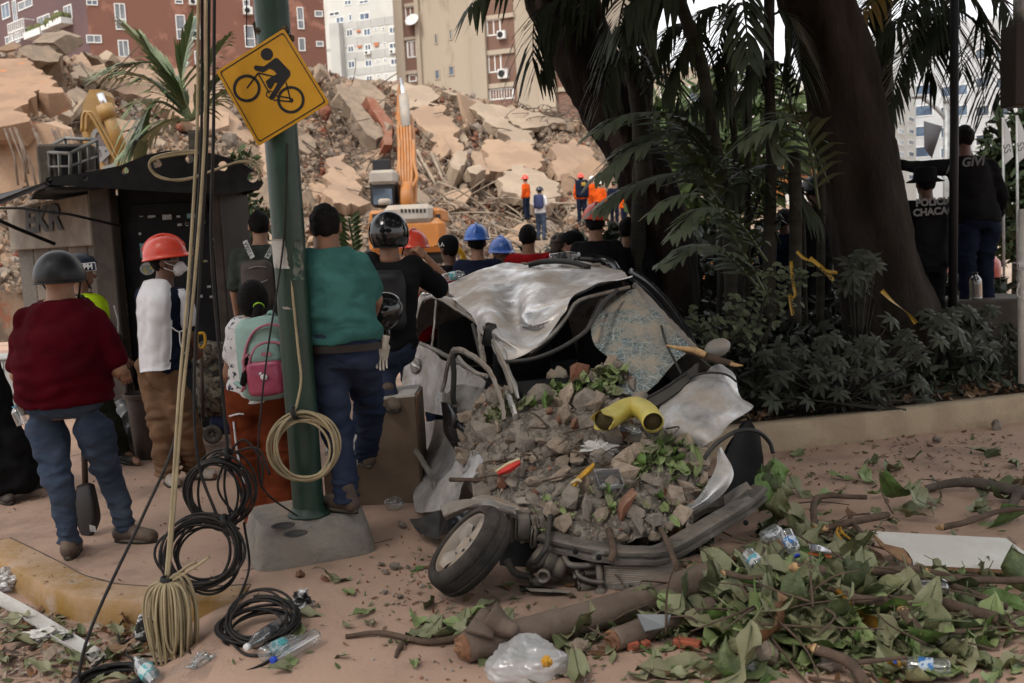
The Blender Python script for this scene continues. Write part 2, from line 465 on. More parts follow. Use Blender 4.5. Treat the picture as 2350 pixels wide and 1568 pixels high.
# ================================================================ planter on the right
w0,w1=np.array(gz(1792,1036)),np.array(gz(2350,969))
wd_=(w1-w0)/np.linalg.norm(w1-w0);wn=np.array((-wd_[1],wd_[0],0))
W0,W1=w0-wd_*1.15,w1+wd_*3.0
PL_H=.21
pw=thing('planter_wall','low rendered planter wall edging the shrub bed at the right','wall',tuple(W0))
L_=np.linalg.norm(W1-W0);nn=60;Gp=[]
for i in range(nn+1):
 p=W0+wd_*L_*i/nn
 Gp.append([p+wn*a+np.array((0,0,b))for a,b in((0,-.01),(0,PL_H-.02),(.015,PL_H),(.14,PL_H),(.15,PL_H-.02),(.15,-.01))])
Gp=np.array(Gp);Gp+=.006*fbm(Gp*7,3,8)[...,None]
mesh('coping',Gp,[tuple(q)for q in grid_faces(nn+1,6)[:,::-1]]+[(0,1,2,3,4,5),tuple(nn*6+k for k in(5,4,3,2,1,0))],m_planter,pw)
ns=40
U,V_=np.meshgrid(np.linspace(0,L_,ns),np.linspace(.1,7.5,ns),indexing='ij')
Gs=W0+wd_*U[...,None]+wn*V_[...,None];Gs[...,2]=PL_H-.03+.05*fbm(np.stack([U*2,V_*2,U*0],-1),4,2)+.10*np.clip(V_/3,0,1)
tag(mesh('soil',Gs,grid_faces(ns,ns)[:,::-1],m_soil),kind='structure')
# ================================================================ buildings
m_brown=M('brown_red_render',(.175,.083,.06),(.15,.071,.052),scale=.15,rough=.95,c3=(.25,.12,.085),s3=.5,bump=.2,bscale=8)
m_brown_shade=M('shaded_brown_render',(.125,.076,.076),(.105,.065,.066),scale=.15,rough=.95,bump=.2,bscale=8)  # darker purplish copy of the brown render paints the side wall's shade
m_beige=M('beige_render',(.40,.335,.26),(.345,.29,.225),scale=.12,rough=.95,c3=(.30,.245,.185),s3=.3,stretch=(1,1,.25))
m_brownpanel=M('brown_panel',(.20,.115,.085),(.17,.10,.075),scale=.3,rough=.95)
m_white_b=M('white_render',(.58,.57,.53),(.51,.50,.47),scale=.1,rough=.95,c3=(.50,.48,.43),s3=.25,stretch=(1,1,.3))
m_grey_b=M('grey_panel',(.46,.455,.43),(.40,.40,.38),scale=.3,rough=.95)
m_greyr=M('far_grey_render',(.50,.51,.52),(.44,.45,.46),scale=.15,rough=.95)
m_winframe=M('white_window_frame',(.70,.70,.68),rough=.6)
m_glassd=M('dark_window_glass',(.035,.045,.06),(.10,.13,.17),scale=.5,rough=.12,spec=.6)
m_glassb=M('blue_window_glass',(.10,.15,.22),(.05,.075,.12),scale=.6,rough=.15,spec=.6)
m_curtain=M('pale_curtain_glass',(.20,.205,.215),(.11,.12,.135),scale=1.5,rough=.25,spec=.5,stretch=(3,3,.4))
m_ac=M('air_conditioner_shell',(.66,.66,.64),(.58,.58,.56),scale=4,rough=.6)
m_orangep=M('orange_panel',(.45,.17,.09),rough=.9)
m_black=M('matt_black',(.012,.012,.013),rough=.6)
m_pot=M('window_box_leaves',(.06,.10,.03),(.12,.09,.04),scale=9,rough=.9)
def facade_axes(p0,p1):
 p0,p1=Vector(p0),Vector(p1);u=(p1-p0);u.z=0;u.normalize();n=Vector((u.y,-u.x,0))
 if n.dot(CAM-p0)<0:n=-n
 return p0,u,n
def fbox(mb,P0,u,n,x0,x1,z0,z1,o0,o1):
 """box on a facade: along u from x0..x1, height z0..z1, sticking out o0..o1"""
 P0=Vector((P0.x,P0.y,0));c=[]
 for o in(o0,o1):
  for(x,z)in((x0,z0),(x1,z0),(x1,z1),(x0,z1)):c.append(tuple(P0+u*x+n*o+Vector((0,0,z))))
 mb.add(c,[(0,3,2,1),(4,5,6,7),(0,1,5,4),(1,2,6,5),(2,3,7,6),(3,0,4,7)])
def rect_on(P0,u,n,r):
 x0,y0,x1,y1=r;xm,ym=(x0+x1)/2,(y0+y1)/2
 a,b,c,d=onp(x0,ym,P0,n),onp(x1,ym,P0,n),onp(xm,y0,P0,n),onp(xm,y1,P0,n)
 xs=sorted(((a-P0).dot(u),(b-P0).dot(u)));zs=sorted((c.z,d.z))
 return xs[0],xs[1],zs[0],zs[1]
def add_window(par,P0,u,n,r,glass,fw=.06,split=1,grille=False,wm=None,rail=False):
 x0,x1,z0,z1=rect_on(P0,u,n,r)
 f=MB()
 fbox(f,P0,u,n,x0,x1,z0,z0+fw,-.05,.06);fbox(f,P0,u,n,x0,x1,z1-fw,z1,-.05,.06)
 fbox(f,P0,u,n,x0,x0+fw,z0+fw,z1-fw,-.05,.055);fbox(f,P0,u,n,x1-fw,x1,z0+fw,z1-fw,-.05,.055)
 for k in range(1,split+1):
  q=x0+(x1-x0)*k/(split+1);fbox(f,P0,u,n,q-fw*.4,q+fw*.4,z0+fw,z1-fw,-.05,.05)
 if rail:fbox(f,P0,u,n,x0+fw,x1-fw,z0+(z1-z0)*.38,z0+(z1-z0)*.42,-.05,.05)
 if grille:
  k=x0+fw
  while k<x1-fw:fbox(f,P0,u,n,k,k+.045,z0+fw,z1-fw,.03,.075);k+=.24
 w=f.build('window',wm or m_winframe,par,smooth=False)
 p=MB();fbox(p,P0,u,n,x0+fw*.5,x1-fw*.5,z0+fw*.5,z1-fw*.5,-.06,.02)
 p.build('pane',glass,w,smooth=False)
 return w
def add_ac(par,P0,u,n,r):
 x0,x1,z0,z1=rect_on(P0,u,n,r);f=MB();fbox(f,P0,u,n,x0,x1,z0,z1,.02,.45)
 a=f.build('air_conditioner',m_ac,par,smooth=False)
 q=MB();c=Vector((P0.x,P0.y,0))+u*((x0*.6+x1*.4))+n*.46+Vector((0,0,(z0+z1)/2));rr=(z1-z0)*.38
 q.lathe([(rr,0),(rr,.015),(rr*.75,.02),(rr*.3,.01),(0,.01)],14,tuple(c),tuple(n));q.build('fan_grille',m_black,a)
def Z1(*r):return tuple(q/2.977 for q in r)
def Z2(*r):return tuple(697.6+q/2.977 if i%2==0 else q/2.977 for i,q in enumerate(r))
def Z3(*r):return tuple(1376.9+q/2.415 if i%2==0 else q/2.415 for i,q in enumerate(r))
cB=at(197,0,74);rB=at(742,0,80);lB=at(-150,0,92)
bb=thing('apartment_building','brown-red apartment block with a shade-coloured side wall behind the rubble','building',(cB.x,cB.y,0))
PB,uB,nB=facade_axes(cB,rB);PL,uL,nL=facade_axes(lB,cB)
ZT=34
w=MB();fbox(w,PB,uB,nB,0,(rB-cB).dot(uB),-1,ZT,-10,0);w.build('wall',m_brown,bb,smooth=False)
w=MB();fbox(w,PL,uL,nL,0,(cB-lB).dot(uL),-1,ZT,-9,.01);o=w.build('side_wall',m_brown_shade,bb,smooth=False)
for r,gl,sp in((Z1(785,25,860,205),m_curtain,1),(Z1(590,240,695,295),m_curtain,1),(Z1(590,0,668,38),m_glassd,1),(Z1(808,275,880,390),m_curtain,1),(Z1(1195,0,1250,28),m_glassd,0),(Z1(1203,103,1268,270),m_curtain,0),(Z1(1305,115,1365,270),m_curtain,0),(Z1(1225,340,1280,450),m_glassd,0),(Z1(1330,350,1362,455),m_curtain,0),(Z1(1660,0,1705,45),m_curtain,0),(Z1(1672,175,1740,325),m_curtain,0),(Z1(2030,50,2075,200),m_curtain,0),(Z1(2040,260,2085,350),m_curtain,0),(Z1(2150,75,2205,117),m_curtain,0),(Z1(2160,283,2210,320),m_curtain,0)):
 add_window(bb,PB,uB,nB,r,gl,split=sp,rail=(r[3]-r[1])>40)
for r in(Z1(1290,0,1352,40),Z1(1310,215,1360,275),Z1(1660,55,1722,105)):add_ac(bb,PB,uB,nB,r)
for r,gl in((Z1(15,20,70,130),m_glassb),(Z1(90,0,118,155),m_glassb),(Z1(125,0,225,62),m_curtain),(Z1(260,105,347,215),m_curtain),(Z1(378,75,405,180),m_glassd),(Z1(440,35,495,140),m_curtain),(Z1(392,200,418,255),m_glassd),(Z1(40,245,90,300),m_curtain),(Z1(110,220,140,290),m_glassb)):
 add_window(bb,PL,uL,nL,r,gl,fw=.08)
for r in(Z1(240,215,355,262),Z1(360,178,415,212),Z1(415,140,500,182)):
 x0,x1,z0,z1=rect_on(PL,uL,nL,r);f=MB();fbox(f,PL,uL,nL,x0,x1,z0,z1,.02,.9);f.build('window_box',m_ac,bb,smooth=False)
 f=MB()
 for k in range(14):
  c=Vector((PL.x,PL.y,0))+uL*(x0+(x1-x0)*rnd.random())+nL*(.2+.5*rnd.random())+Vector((0,0,z1+.1));s_=.15+.25*rnd.random();f.ell(tuple(c),(s_,s_,s_*1.2),5,4)
 f.build('potted_plant',m_pot,bb)
x0,x1,z0,z1=rect_on(PL,uL,nL,Z1(135,160,245,285));f=MB()
for k in range(9):q=x0+(x1-x0)*k/8;fbox(f,PL,uL,nL,q,q+.07,z0,z1,.85,.92)
for z in(z0,(z0+z1)/2,z1):fbox(f,PL,uL,nL,x0,x1,z,z+.07,.83,.93);fbox(f,PL,uL,nL,x0,x0+.07,z,z+.07,0,.9);fbox(f,PL,uL,nL,x1,x1+.07,z,z+.07,0,.9)
f.build('window_cage',m_winframe,bb,smooth=False)
a,b=at(700,0,155),at(930,0,148)
PW,uW,nW=facade_axes(a,b)
wb=thing('apartment_building','tall white apartment block with grey bands and blue windows','building',(a.x,a.y,0))
w=MB();fbox(w,PW,uW,nW,0,(b-a).dot(uW),-1,60,-14,0);w.build('wall',m_white_b,wb,smooth=False)
for r in((275,240,650,302),(275,345,650,402),(275,455,650,505),(275,130,650,185),(130,330,275,345)):
 x0,x1,z0,z1=rect_on(PW,uW,nW,Z2(*r));f=MB()
 for k in range(4):
  if k%2==0 or rnd.random()<.4:fbox(f,PW,uW,nW,x0+(x1-x0)*k/4,x0+(x1-x0)*(k+.97)/4,z0,z1,-.02,.05)
 f.build('grey_panel',m_grey_b,wb,smooth=False)
x0,x1,z0,z1=rect_on(PW,uW,nW,Z2(215,165,280,600));f=MB();fbox(f,PW,uW,nW,x0,x1,z0,z1,-.02,1.2);f.build('stair_shaft',m_grey_b,wb,smooth=False)
for q in((172,80,245,112),(218,114,275,158),(275,0,325,38),(375,0,443,28),(305,95,330,145),(380,87,450,138),(178,190,210,228),(290,200,335,252),(407,193,457,247),(477,188,503,208),(530,185,557,207),(582,183,632,237),(183,298,214,333),(300,308,342,360),(415,302,460,348),(537,290,565,313),(582,292,640,340),(190,405,214,445),(302,415,350,468),(418,408,467,458),(490,403,515,423),(543,400,570,422),(592,400,645,450),(305,520,355,560),(425,515,470,565),(495,508,522,528),(548,505,575,525)):
 r=Z2(*q);add_window(wb,PW,uW,nW,r,m_glassb if rnd.random()<.6 else m_glassd,fw=.14,split=1 if q[2]-q[0]>40 else 0)
for q in((420,350,460,375),(590,342,632,368)):add_ac(wb,PW,uW,nW,Z2(*q))
for q in((363,207,388,222),(370,313,397,328),(483,293,512,318)):
 x0,x1,z0,z1=rect_on(PW,uW,nW,Z2(*q));f=MB();fbox(f,PW,uW,nW,x0,x1,z0,z1,.05,.2);f.build('orange_panel',m_orangep,wb,smooth=False)
a,b=at(908,0,88),at(1372,0,82)
PE,uE,nE=facade_axes(a,b)
eb=thing('apartment_building','beige apartment block with brown window columns above the rubble','building',(a.x,a.y,0))
w=MB();fbox(w,PE,uE,nE,0,(b-a).dot(uE),-1,42,-14,0);w.build('wall',m_beige,eb,smooth=False)
for q,mm,o1 in(((690,0,772,560),m_brownpanel,.04),((1250,0,1440,640),m_brownpanel,.04),((1715,0,1990,800),m_brownpanel,.04)):
 xx=rect_on(PE,uE,nE,Z2(q[0],250,q[2],300));f=MB();fbox(f,PE,uE,nE,xx[0],xx[1],0,41,-.02,o1);f.build('brown_panel',mm,eb,smooth=False)
for q in((1150,0,1250,600),(1600,0,1715,600),(772,0,800,600),(630,0,690,600)):
 xx=rect_on(PE,uE,nE,Z2(q[0],250,q[2],300));f=MB();fbox(f,PE,uE,nE,xx[0],xx[1],0,41.5,-.02,.5 if q[0]in(1150,1600)else .3);f.build('pilaster',m_beige,eb,smooth=False)
for q in((690,25,770,48),(690,255,775,275),(690,485,780,510),(1250,340,1440,372),(1250,570,1440,602),(1715,590,1990,620),(1715,365,1990,395),(1250,100,1440,130)):
 xx=rect_on(PE,uE,nE,Z2(*q));f=MB();fbox(f,PE,uE,nE,*xx,-.02,.22);f.build('floor_band',m_beige,eb,smooth=False)
for q,gl,gr in(((695,45,765,170),m_glassd,0),((705,278,772,395),m_curtain,1),((718,512,772,560),m_glassb,0),((890,228,915,303),m_glassd,0),((990,198,1015,275),m_glassd,0),((893,475,930,545),m_glassb,0),((988,450,1028,520),m_glassb,0),((1262,372,1350,497),m_glassd,0),((1268,605,1435,680),m_curtain,1),((1250,135,1345,245),m_glassb,0),((1850,640,1960,730),m_curtain,1),((1780,400,1900,500),m_glassd,0)):
 add_window(eb,PE,uE,nE,Z2(*q),gl,fw=.1,split=1 if q[2]-q[0]>60 else 0,grille=bool(gr),wm=m_beige if q[2]-q[0]<42 else None)
for q in((1335,475,1400,540),(1330,215,1385,270)):add_ac(eb,PE,uE,nE,Z2(*q))
dc=onp(*Z2(758,150),PE,nE);q=MB();q.lathe([(0,0),(.35,.05),(.62,.16),(.60,.17),(.33,.07),(0,.02)],16,tuple(dc+nE*.5),tuple(nE*.8+Vector((0,0,.5))));q.tube([dc,dc+nE*.5],.04,6);q.build('satellite_dish',m_ac,eb)
def plain_block(name,label,x0,x1,d0,d1,zt,mat,cols,rows,ytop,ybot,glass,fr=.55,hr=.5):
 a,b=at(x0,200,d0),at(x1,200,d1);P,u,n=facade_axes(a,b);L=(b-a).dot(u)
 t=thing(name,label,'building',(a.x,a.y,0))
 f=MB();fbox(f,P,u,n,0,L,-1,zt,-12,0);f.build('wall',mat,t,smooth=False)
 for i in range(cols):
  for j in range(rows):
   xa=x0+(x1-x0)*(i+.5-fr/2)/cols;xb=x0+(x1-x0)*(i+.5+fr/2)/cols;ya=ytop+(ybot-ytop)*(j+.5-hr/2)/rows;yb=ytop+(ybot-ytop)*(j+.5+hr/2)/rows
   add_window(t,P,u,n,(xa,ya,xb,yb),glass,fw=.1,split=0)
 return t,P,u,n
plain_block('apartment_building','narrow cream block with square windows beside the big tree trunk',2010,2102,95,110,15.5,m_white_b,4,6,262,420,m_glassd)
t,P,u,n=plain_block('office_building','pale grey office block with blue glass bands behind the street lamp',1990,2230,125,118,24,m_greyr,3,5,185,420,m_glassb,.8,.55)
plain_block('office_building','light grey building at the far right behind palm fronds',2232,2420,100,92,20,m_greyr,4,5,90,420,m_glassd,.7,.4)
plain_block('apartment_building','low cream building glimpsed between the palm stems',1500,1690,70,70,12.5,m_beige,3,3,180,400,m_glassd)
# ================================================================ the collapsed building: rubble hill
m_rub=M('broken_plaster_rubble',(0.301,0.212,0.147),(0.159,0.115,0.0834),scale=1.6,rough=1,bump=1.0,bscale=5,c3=(0.301,0.121,0.0695),s3=1.1,thr3=(.58,.66))
m_plaster=M('peach_plaster',(0.325,0.219,0.146),(0.262,0.177,0.121),scale=.7,rough=.95,bump=1.6,bscale=4,c3=(0.268,0.182,0.124),s3=1.8,thr3=(.55,.64))
m_plaster2=M('pale_plaster',(0.333,0.257,0.186),(0.278,0.211,0.154),scale=.7,rough=.95,bump=1.6,bscale=4,c3=(0.263,0.21,0.158),s3=2.2,thr3=(.55,.64))
m_tileroof=M('tan_tiles',(0.285,0.176,0.109),(0.228,0.141,0.0889),scale=1.2,rough=.9,bump=1.6,bscale=4,c3=(0.392,0.152,0.0592),s3=1.5,thr3=(.62,.7))
m_conc=M('broken_concrete',(.30,.262,.225),(.225,.198,.172),scale=3,rough=1,bump=.8,bscale=12,dust=.5,vary=.18)
m_hconc=M('hill_concrete',(0.237,0.194,0.163),(0.175,0.144,0.12),scale=3,rough=1,bump=.8,bscale=12,dust=.4,dustc=(0.275,0.2,0.143),vary=.18)
m_hbrick=M('hill_brick',(.21,.07,.04),(.17,.058,.033),scale=4,rough=1,bump=.8,bscale=12,dust=.5,dustc=(.22,.16,.11),vary=.15)
m_concb=M('warm_concrete',(0.264,0.196,0.14),(0.201,0.154,0.114),scale=3,rough=1,bump=.8,bscale=12,vary=.18)
m_bconc2=M('tan_masonry',(.40,.315,.24),(.31,.245,.19),scale=3,rough=1,bump=.8,bscale=12,vary=.18)
m_brick=M('red_brick_chunk',(.28,.12,.075),(.22,.095,.06),scale=4,rough=1,bump=.8,bscale=12,dust=.6,vary=.15)
m_rebar=M('rusty_rebar',(0.105,0.072,0.0523),(0.155,0.12,0.0935),scale=3,rough=.8)
m_pvc=M('pale_broken_pipe',(0.312,0.245,0.182),(0.223,0.173,0.127),scale=3,rough=.7)
CX=[-260,0,60,130,200,300,480,620,745,800,900,1000,1090,1200,1300,1345,1375,1420,1500,1620,1900,2350]
CY=[125,122,128,120,150,160,178,170,152,178,186,190,225,245,262,285,325,400,440,460,480,500]
def crest(x):return np.interp(x,CX,CY)
YB=668.0
def hdepth(x,y):
 t=np.clip((YB-y)/(YB-crest(x)),0,1)
 near=np.interp(x,[-260,0,170,420,760,1400,2350],[22,22,24,27,30,31,40]);far=np.interp(x,[-260,0,170,420,900,1400,2350],[36,36,38,42,46,46,60])
 return near+(far-near)*(t**.85)
def hill(x,y,lift=0.0):
 d=float(hdepth(x,y))-lift;return A(x,y,d)
nxh,nyh=420,170
xs=np.linspace(-240,1900,nxh);G=np.zeros((nyh+14,nxh,3))
for j in range(nyh):
 t=j/(nyh-1)
 for i,x in enumerate(xs):
  y=YB+(float(crest(x))-YB)*t
  v=ray(x,y);G[j,i]=CAM+v*(float(hdepth(x,y))/v.y)
for j in range(14):
 G[nyh+j]=G[nyh-1]+np.array((0,1.1,-.75))*(j+1)
q=G*np.array((1,1,1.3))
amp=np.concatenate([np.clip(np.linspace(.4,1.1,nyh),0,1),np.ones(14)])[:,None]
rid=np.abs(fbm(q*.35,4,11))*1.7-.3
dsp=(.75*rid+.40*np.round(fbm(q*.8,3,21)*4)/4+.22*fbm(q*1.4,4,22)+.10*fbm(q*4,3,31))*amp
G=G+dsp[...,None]*np.array((0,-.75,.35))
foot=G[0]*np.array((1,1,0))+np.array((0,-.6,-.3));G=np.concatenate([foot[None],(foot*.5+G[0]*.5)[None]+.15*fbm(foot*1.3,3,4)[None,:,None],G])
tag(mesh('rubble',G,grid_faces(*G.shape[:2])[:,::-1],m_rub,smooth=False),'hill of broken plaster, brick and concrete from the collapsed building','rubble',kind='stuff')
import bmesh
def hull_mesh(name,seed,n=14,flat=(1,1,1),mat=None):
 r=random.Random(seed);bm=bmesh.new()
 for i in range(n):
  p=Vector((r.gauss(0,1),r.gauss(0,1),r.gauss(0,1))).normalized()*(.75+.25*r.random())
  p=Vector([max(-.78,min(.78,c))for c in p]);bm.verts.new((p.x*flat[0],p.y*flat[1],p.z*flat[2]))
 bmesh.ops.convex_hull(bm,input=bm.verts)
 for v_ in[v_ for v_ in bm.verts if not v_.link_faces]:bm.verts.remove(v_)
 me=bpy.data.meshes.new(name);bm.to_mesh(me);bm.free()
 if mat:me.materials.append(mat)
 return me
CH=[]
for k in range(18):
 fl=((1,.8,.6),(1,.7,.45),(1,1,.9),(1.2,.6,.5),(1,.9,.3),(1.1,.8,.75))[k%6]
 CH.append([hull_mesh('chunk',100+k,15,fl,mm)for mm in(m_conc,m_bconc2,m_brick,m_hconc,m_concb,m_hbrick,m_plaster)])
CHV=[(np.array([tuple(v_.co)for v_ in c[0].vertices]),[tuple(p.vertices)for p in c[0].polygons])for c in CH]
def srot(r):return eul(r.uniform(-3,3),r.uniform(-3,3),r.uniform(-3,3))
def m4(loc,rot,sc):
 m=Matrix([list(rot[i]*sc)+[loc[i]]for i in range(3)]+[[0,0,0,1]]);return m
def inside(x,y,poly):
 c=False;j=len(poly)-1
 for i in range(len(poly)):
  xi,yi=poly[i];xj,yj=poly[j]
  if(yi>y)!=(yj>y)and x<(xj-xi)*(y-yi)/(yj-yi)+xi:c=not c
  j=i
 return c
SLABS=[]
def slab(name,label,poly,mat,lift=.7,th=.35,tilt=None,jag=.12,d=None,grp='slabs of the collapsed building',flat=True,cat='slab'):
 SLABS.append(poly)
 P=np.array([hill(x,y,lift)if d is None else A(x,y,d if not callable(d)else d(x,y))for x,y in poly])
 if flat:
  c=P.mean(0);n=np.linalg.svd(P-c)[2][2];n=n*np.sign(n@(np.array(CAM)-c))
  P=np.array([np.array(onp(x,y,c,Vector(n)))for x,y in poly])
 else:c=P.mean(0);n=np.array((0,-1,0))
 if abs(n@(np.array(CAM)-c))/np.linalg.norm(np.array(CAM)-c)<.22:
  n=np.array(Vector((0,-.8,.6)).normalized());P=np.array([np.array(onp(x,y,c,Vector(n)))for x,y in poly])
 Q=[];r=random.Random(int(poly[0][0]*7+poly[0][1]))
 for i in range(len(P)):
  p,q_=P[i],P[(i+1)%len(P)];L=np.linalg.norm(q_-p);k=max(1,int(L/.2));e=np.cross(n,q_-p)/(L+1e-9);wv=0
  for j in range(k):
   s_=(j+(r.uniform(-.3,.3)if j else 0))/k;wv=wv*.6+r.gauss(0,jag*1.1);Q.append(p+(q_-p)*s_+e*((wv+r.uniform(-jag,jag)*.6)*math.sin(math.pi*j/k)**.5 if j else 0))
 Q=np.array(Q);b=MB();b.prism(Q-n*th,n,th);b.v[0][:len(Q)]+=np.array([[r.uniform(-.2,.2)*th*2,0,r.uniform(-.2,.2)*th*2]for _ in Q])
 o=b.build(name,mat,None,smooth=False);tag(o,label,cat,grp);return o
z1=lambda*p:[(p[i]/2.977,p[i+1]/2.977)for i in range(0,len(p),2)]
z2=lambda*p:[(697.6+p[i]/2.977,p[i+1]/2.977)for i in range(0,len(p),2)]
left_d=lambda x,y:24+(300-y)*.035
tiled_poly=z1(-200,400,0,402,190,395,290,480,390,560,432,632,330,640,270,612,190,690,200,830,100,850,0,868,-200,870)
slab('roof_slab','sloping tan tiled roof slab at the top left of the rubble',tiled_poly,m_tileroof,d=left_d,th=.5,jag=.1)
slab('wall_slab','shaded plaster wall under the tan tiled roof slab',z1(-200,860,60,862,200,850,330,845,430,880,520,950,540,1120,300,1260,100,1330,-200,1340),m_plaster,d=25.2,th=.5)
slab('concrete_block','long concrete block lying on the top left crest of rubble',z1(130,330,200,305,330,310,432,372,400,420,330,425,230,412,150,372),m_concb,lift=3.0,th=1.2,jag=.03)
slab('concrete_block','tilted concrete block on the crest before the shade-coloured wall',z1(360,292,480,240,560,250,578,298,520,340,450,372,400,320),m_concb,lift=2.4,th=1.2,jag=.03)
slab('wall_slab','small broken slab at the extreme left end of the crest',z1(-60,330,70,290,150,310,110,335,10,345),m_plaster,lift=2.4,th=.3)
slab('wall_slab','largest smooth peach plaster slab, behind the palm above the kiosk',z1(500,372,640,380,950,425,1200,465,1420,500,1500,620,1600,780,1790,960,1700,985,1500,890,1330,850,1100,735,900,640,690,590,560,520),m_plaster,lift=.9,th=.4)
slab('wall_slab','peach plaster piece just above the kiosk canopy',z1(770,800,940,805,965,870,960,960,900,1030,720,980,690,870),m_plaster,lift=1.2)
slab('wall_slab','white broken board near the tiled roof slab',z1(480,500,550,420,640,480,650,540,500,535),m_plaster2,lift=2.2,th=.12)
slab('wall_slab','narrow peach slab along the crest behind the hanging cables',z1(600,375,980,430,985,470,700,440),m_plaster2,lift=2.5,th=.4)
slab('wall_slab','cracked plaster slab beneath the tiled roof slab',z1(340,650,430,640,500,730,480,800,400,770,360,720),m_plaster2,lift=3.2,th=.3)
slab('concrete_block','rounded concrete chunk beside the yellow excavator arm',z1(470,620,520,590,600,640,590,720,500,690),m_concb,lift=2.4,th=.9,jag=.03)
slab('concrete_beam','long pale concrete beam slanting down behind the orange excavator boom',z2(215,580,265,560,330,640,555,925,490,955,430,920,240,640),m_concb,lift=2.2,th=.6,jag=.02,cat='beam')
slab('concrete_beam','red painted beam hanging beside the orange excavator boom',z2(425,660,480,668,605,830,600,990,548,990,540,870,450,720),m_hbrick,lift=2.3,th=.5,jag=.02,cat='beam')
slab('wall_slab','smooth pale slab at the crest right of the excavator boom',z2(600,590,690,562,800,580,900,640,925,715,800,735,720,745,640,660),m_plaster2,lift=1.0)
slab('wall_slab','cracked peach slab below the pale slab by the boom',z2(715,752,880,730,965,722,1010,830,1060,950,1115,1060,960,1050,860,940,790,860),m_plaster,lift=1.1)
slab('wall_slab','long narrow plaster strip running down the right crest',z2(940,620,1050,640,1200,690,1400,820,1570,985,1420,965,1240,830,1080,700),m_plaster2,lift=1.3)
slab('wall_slab','flat pale slab on the right shoulder of the rubble',z2(1240,710,1480,735,1640,780,1790,842,1640,860,1490,880,1380,800),m_plaster2,lift=1.2)
slab('wall_slab','standing plaster wall above the rescue workers',z2(1250,950,1400,955,1535,970,1612,1040,1622,1140,1430,1150,1240,1165,1260,1050),m_plaster,lift=1.8,th=.5)
slab('concrete_block','square pale block tumbled at the foot of the slope',z2(1000,1130,1050,1030,1118,1030,1110,1070,1060,1165,1020,1150),m_plaster2,lift=2.6,th=.7,jag=.03)
slab('concrete_block','pointed pale block beside the tumbled square block',z2(1118,1145,1200,1112,1243,1160,1180,1192,1130,1180),m_plaster2,lift=2.8,th=.6,jag=.03)
slab('wall_slab','upright narrow slab between two tumbled blocks',z2(1150,1030,1212,1040,1265,1190,1225,1195,1160,1100),m_plaster,lift=2.2,th=.4,jag=.04)
slab('wall_slab','upright plaster wall remnant left of the excavator cab',z2(150,1085,290,1050,340,1150,400,1275,415,1400,200,1390,140,1300),m_plaster,lift=1.8,th=.5)
slab('wall_slab','gabled plaster wall piece behind the orange rescue worker',z2(1330,1215,1500,1120,1640,1180,1745,1250,1720,1380,1560,1400,1350,1280),m_plaster2,lift=2.4,th=.4)
slab('wall_slab','rough plaster wall at the right end of the rubble',z2(1700,985,1850,950,1960,1010,2010,1120,1930,1240,1720,1235,1690,1110),m_plaster,lift=1.2,th=.5)
slab('wall_slab','broken plaster piece under the bicycle sign',z2(-260,930,-120,900,-60,1010,-90,1250,-230,1330,-280,1150),m_plaster,lift=1.3,th=.4)
r=random.Random(5)
def free(x,y):return not any(inside(x,y,p)for p in SLABS)
n_=0
while n_<190:
 x=r.uniform(-20,1380);y=r.uniform(130,640)
 if y<crest(x)+6 or(not free(x,y)and r.random()<.93):continue
 s_=.14+.42*r.random()**2.5;k=r.randrange(18);w_=r.random();mi=1 if w_<.5 else 0 if w_<.75 else 2 if w_<.86 else 3
 p=hill(x,y,.55+s_*.6)
 o=inst('concrete_chunk' if mi!=2 else 'brick_chunk',CH[k][(3,4,5,6)[mi]if mi else 3],None,m4(p,srot(r),s_))
 tag(o,'jagged chunk of concrete and plaster on the slope of the rubble hill' if mi!=2 else 'jagged chunk of red brickwork on the slope of the rubble hill','chunk','chunks on the rubble hill' if mi!=2 else 'brick chunks on the rubble hill');n_+=1
PLT=[]
for q_ in range(10):
 rr=random.Random(500+q_);na=rr.randrange(5,9);b=MB();b.prism([(math.cos(6.283*a/na+rr.uniform(-.25,.25))*rr.uniform(.6,1.1),math.sin(6.283*a/na)*rr.uniform(.4,.8),0)for a in range(na)],(rr.uniform(-.2,.2),rr.uniform(-.2,.2),1),rr.uniform(.12,.25))
 PLT.append([b.build('p',mm,None,smooth=False,local=True)for mm in(m_plaster,m_plaster2,m_concb)])
PLT=[[(lambda o:(o.data,bpy.data.objects.remove(o))[0])(o)for o in q_]for q_ in PLT]
n_=0
while n_<75:
 x=r.uniform(-20,1400);y=r.uniform(140,600)
 if y<crest(x)+8 or(not free(x,y)and r.random()<.85):continue
 s_=.3+1.0*r.random()**2;p=hill(x,y,.6+s_*.25);nv=Vector((r.gauss(0,.45),-.75,.65+r.gauss(0,.35))).normalized();X_,Y_,Z_=frame(nv);w_=r.random();mi=0 if w_<.45 else 1 if w_<.75 else 2
 o=inst('plaster_plate',PLT[r.randrange(10)][mi],None,m4(p,np.array((X_,Y_,Z_)).T@rotz(r.uniform(0,6)),s_));tag(o,('flat peach plaster plate','flat pale plaster plate','flat grey-tan concrete plate')[mi]+' tumbled on the rubble slope','plate','plates on the rubble hill');n_+=1
mbs=[MB(),MB(),MB(),MB()];n_=0
clus=np.random.RandomState(3)
while n_<9500:
 x=r.uniform(-30,1700);y=r.uniform(120,665)
 if y<crest(x)-1:continue
 if not free(x,y)and r.random()<.80:continue
 s_=.045+.20*r.random()**2.6;k=r.randrange(18);w_=r.random()+.25*float(vnoise(np.array((x*.012,y*.012,0)),9));mi=1 if w_<.42 else 0 if w_<.6 else 2 if w_>.93 else 3
 p=hill(x,y,.35+.6*r.random());v_,f_=CHV[k];mbs[mi].add(v_@srot(r).T*s_+p,f_);n_+=1
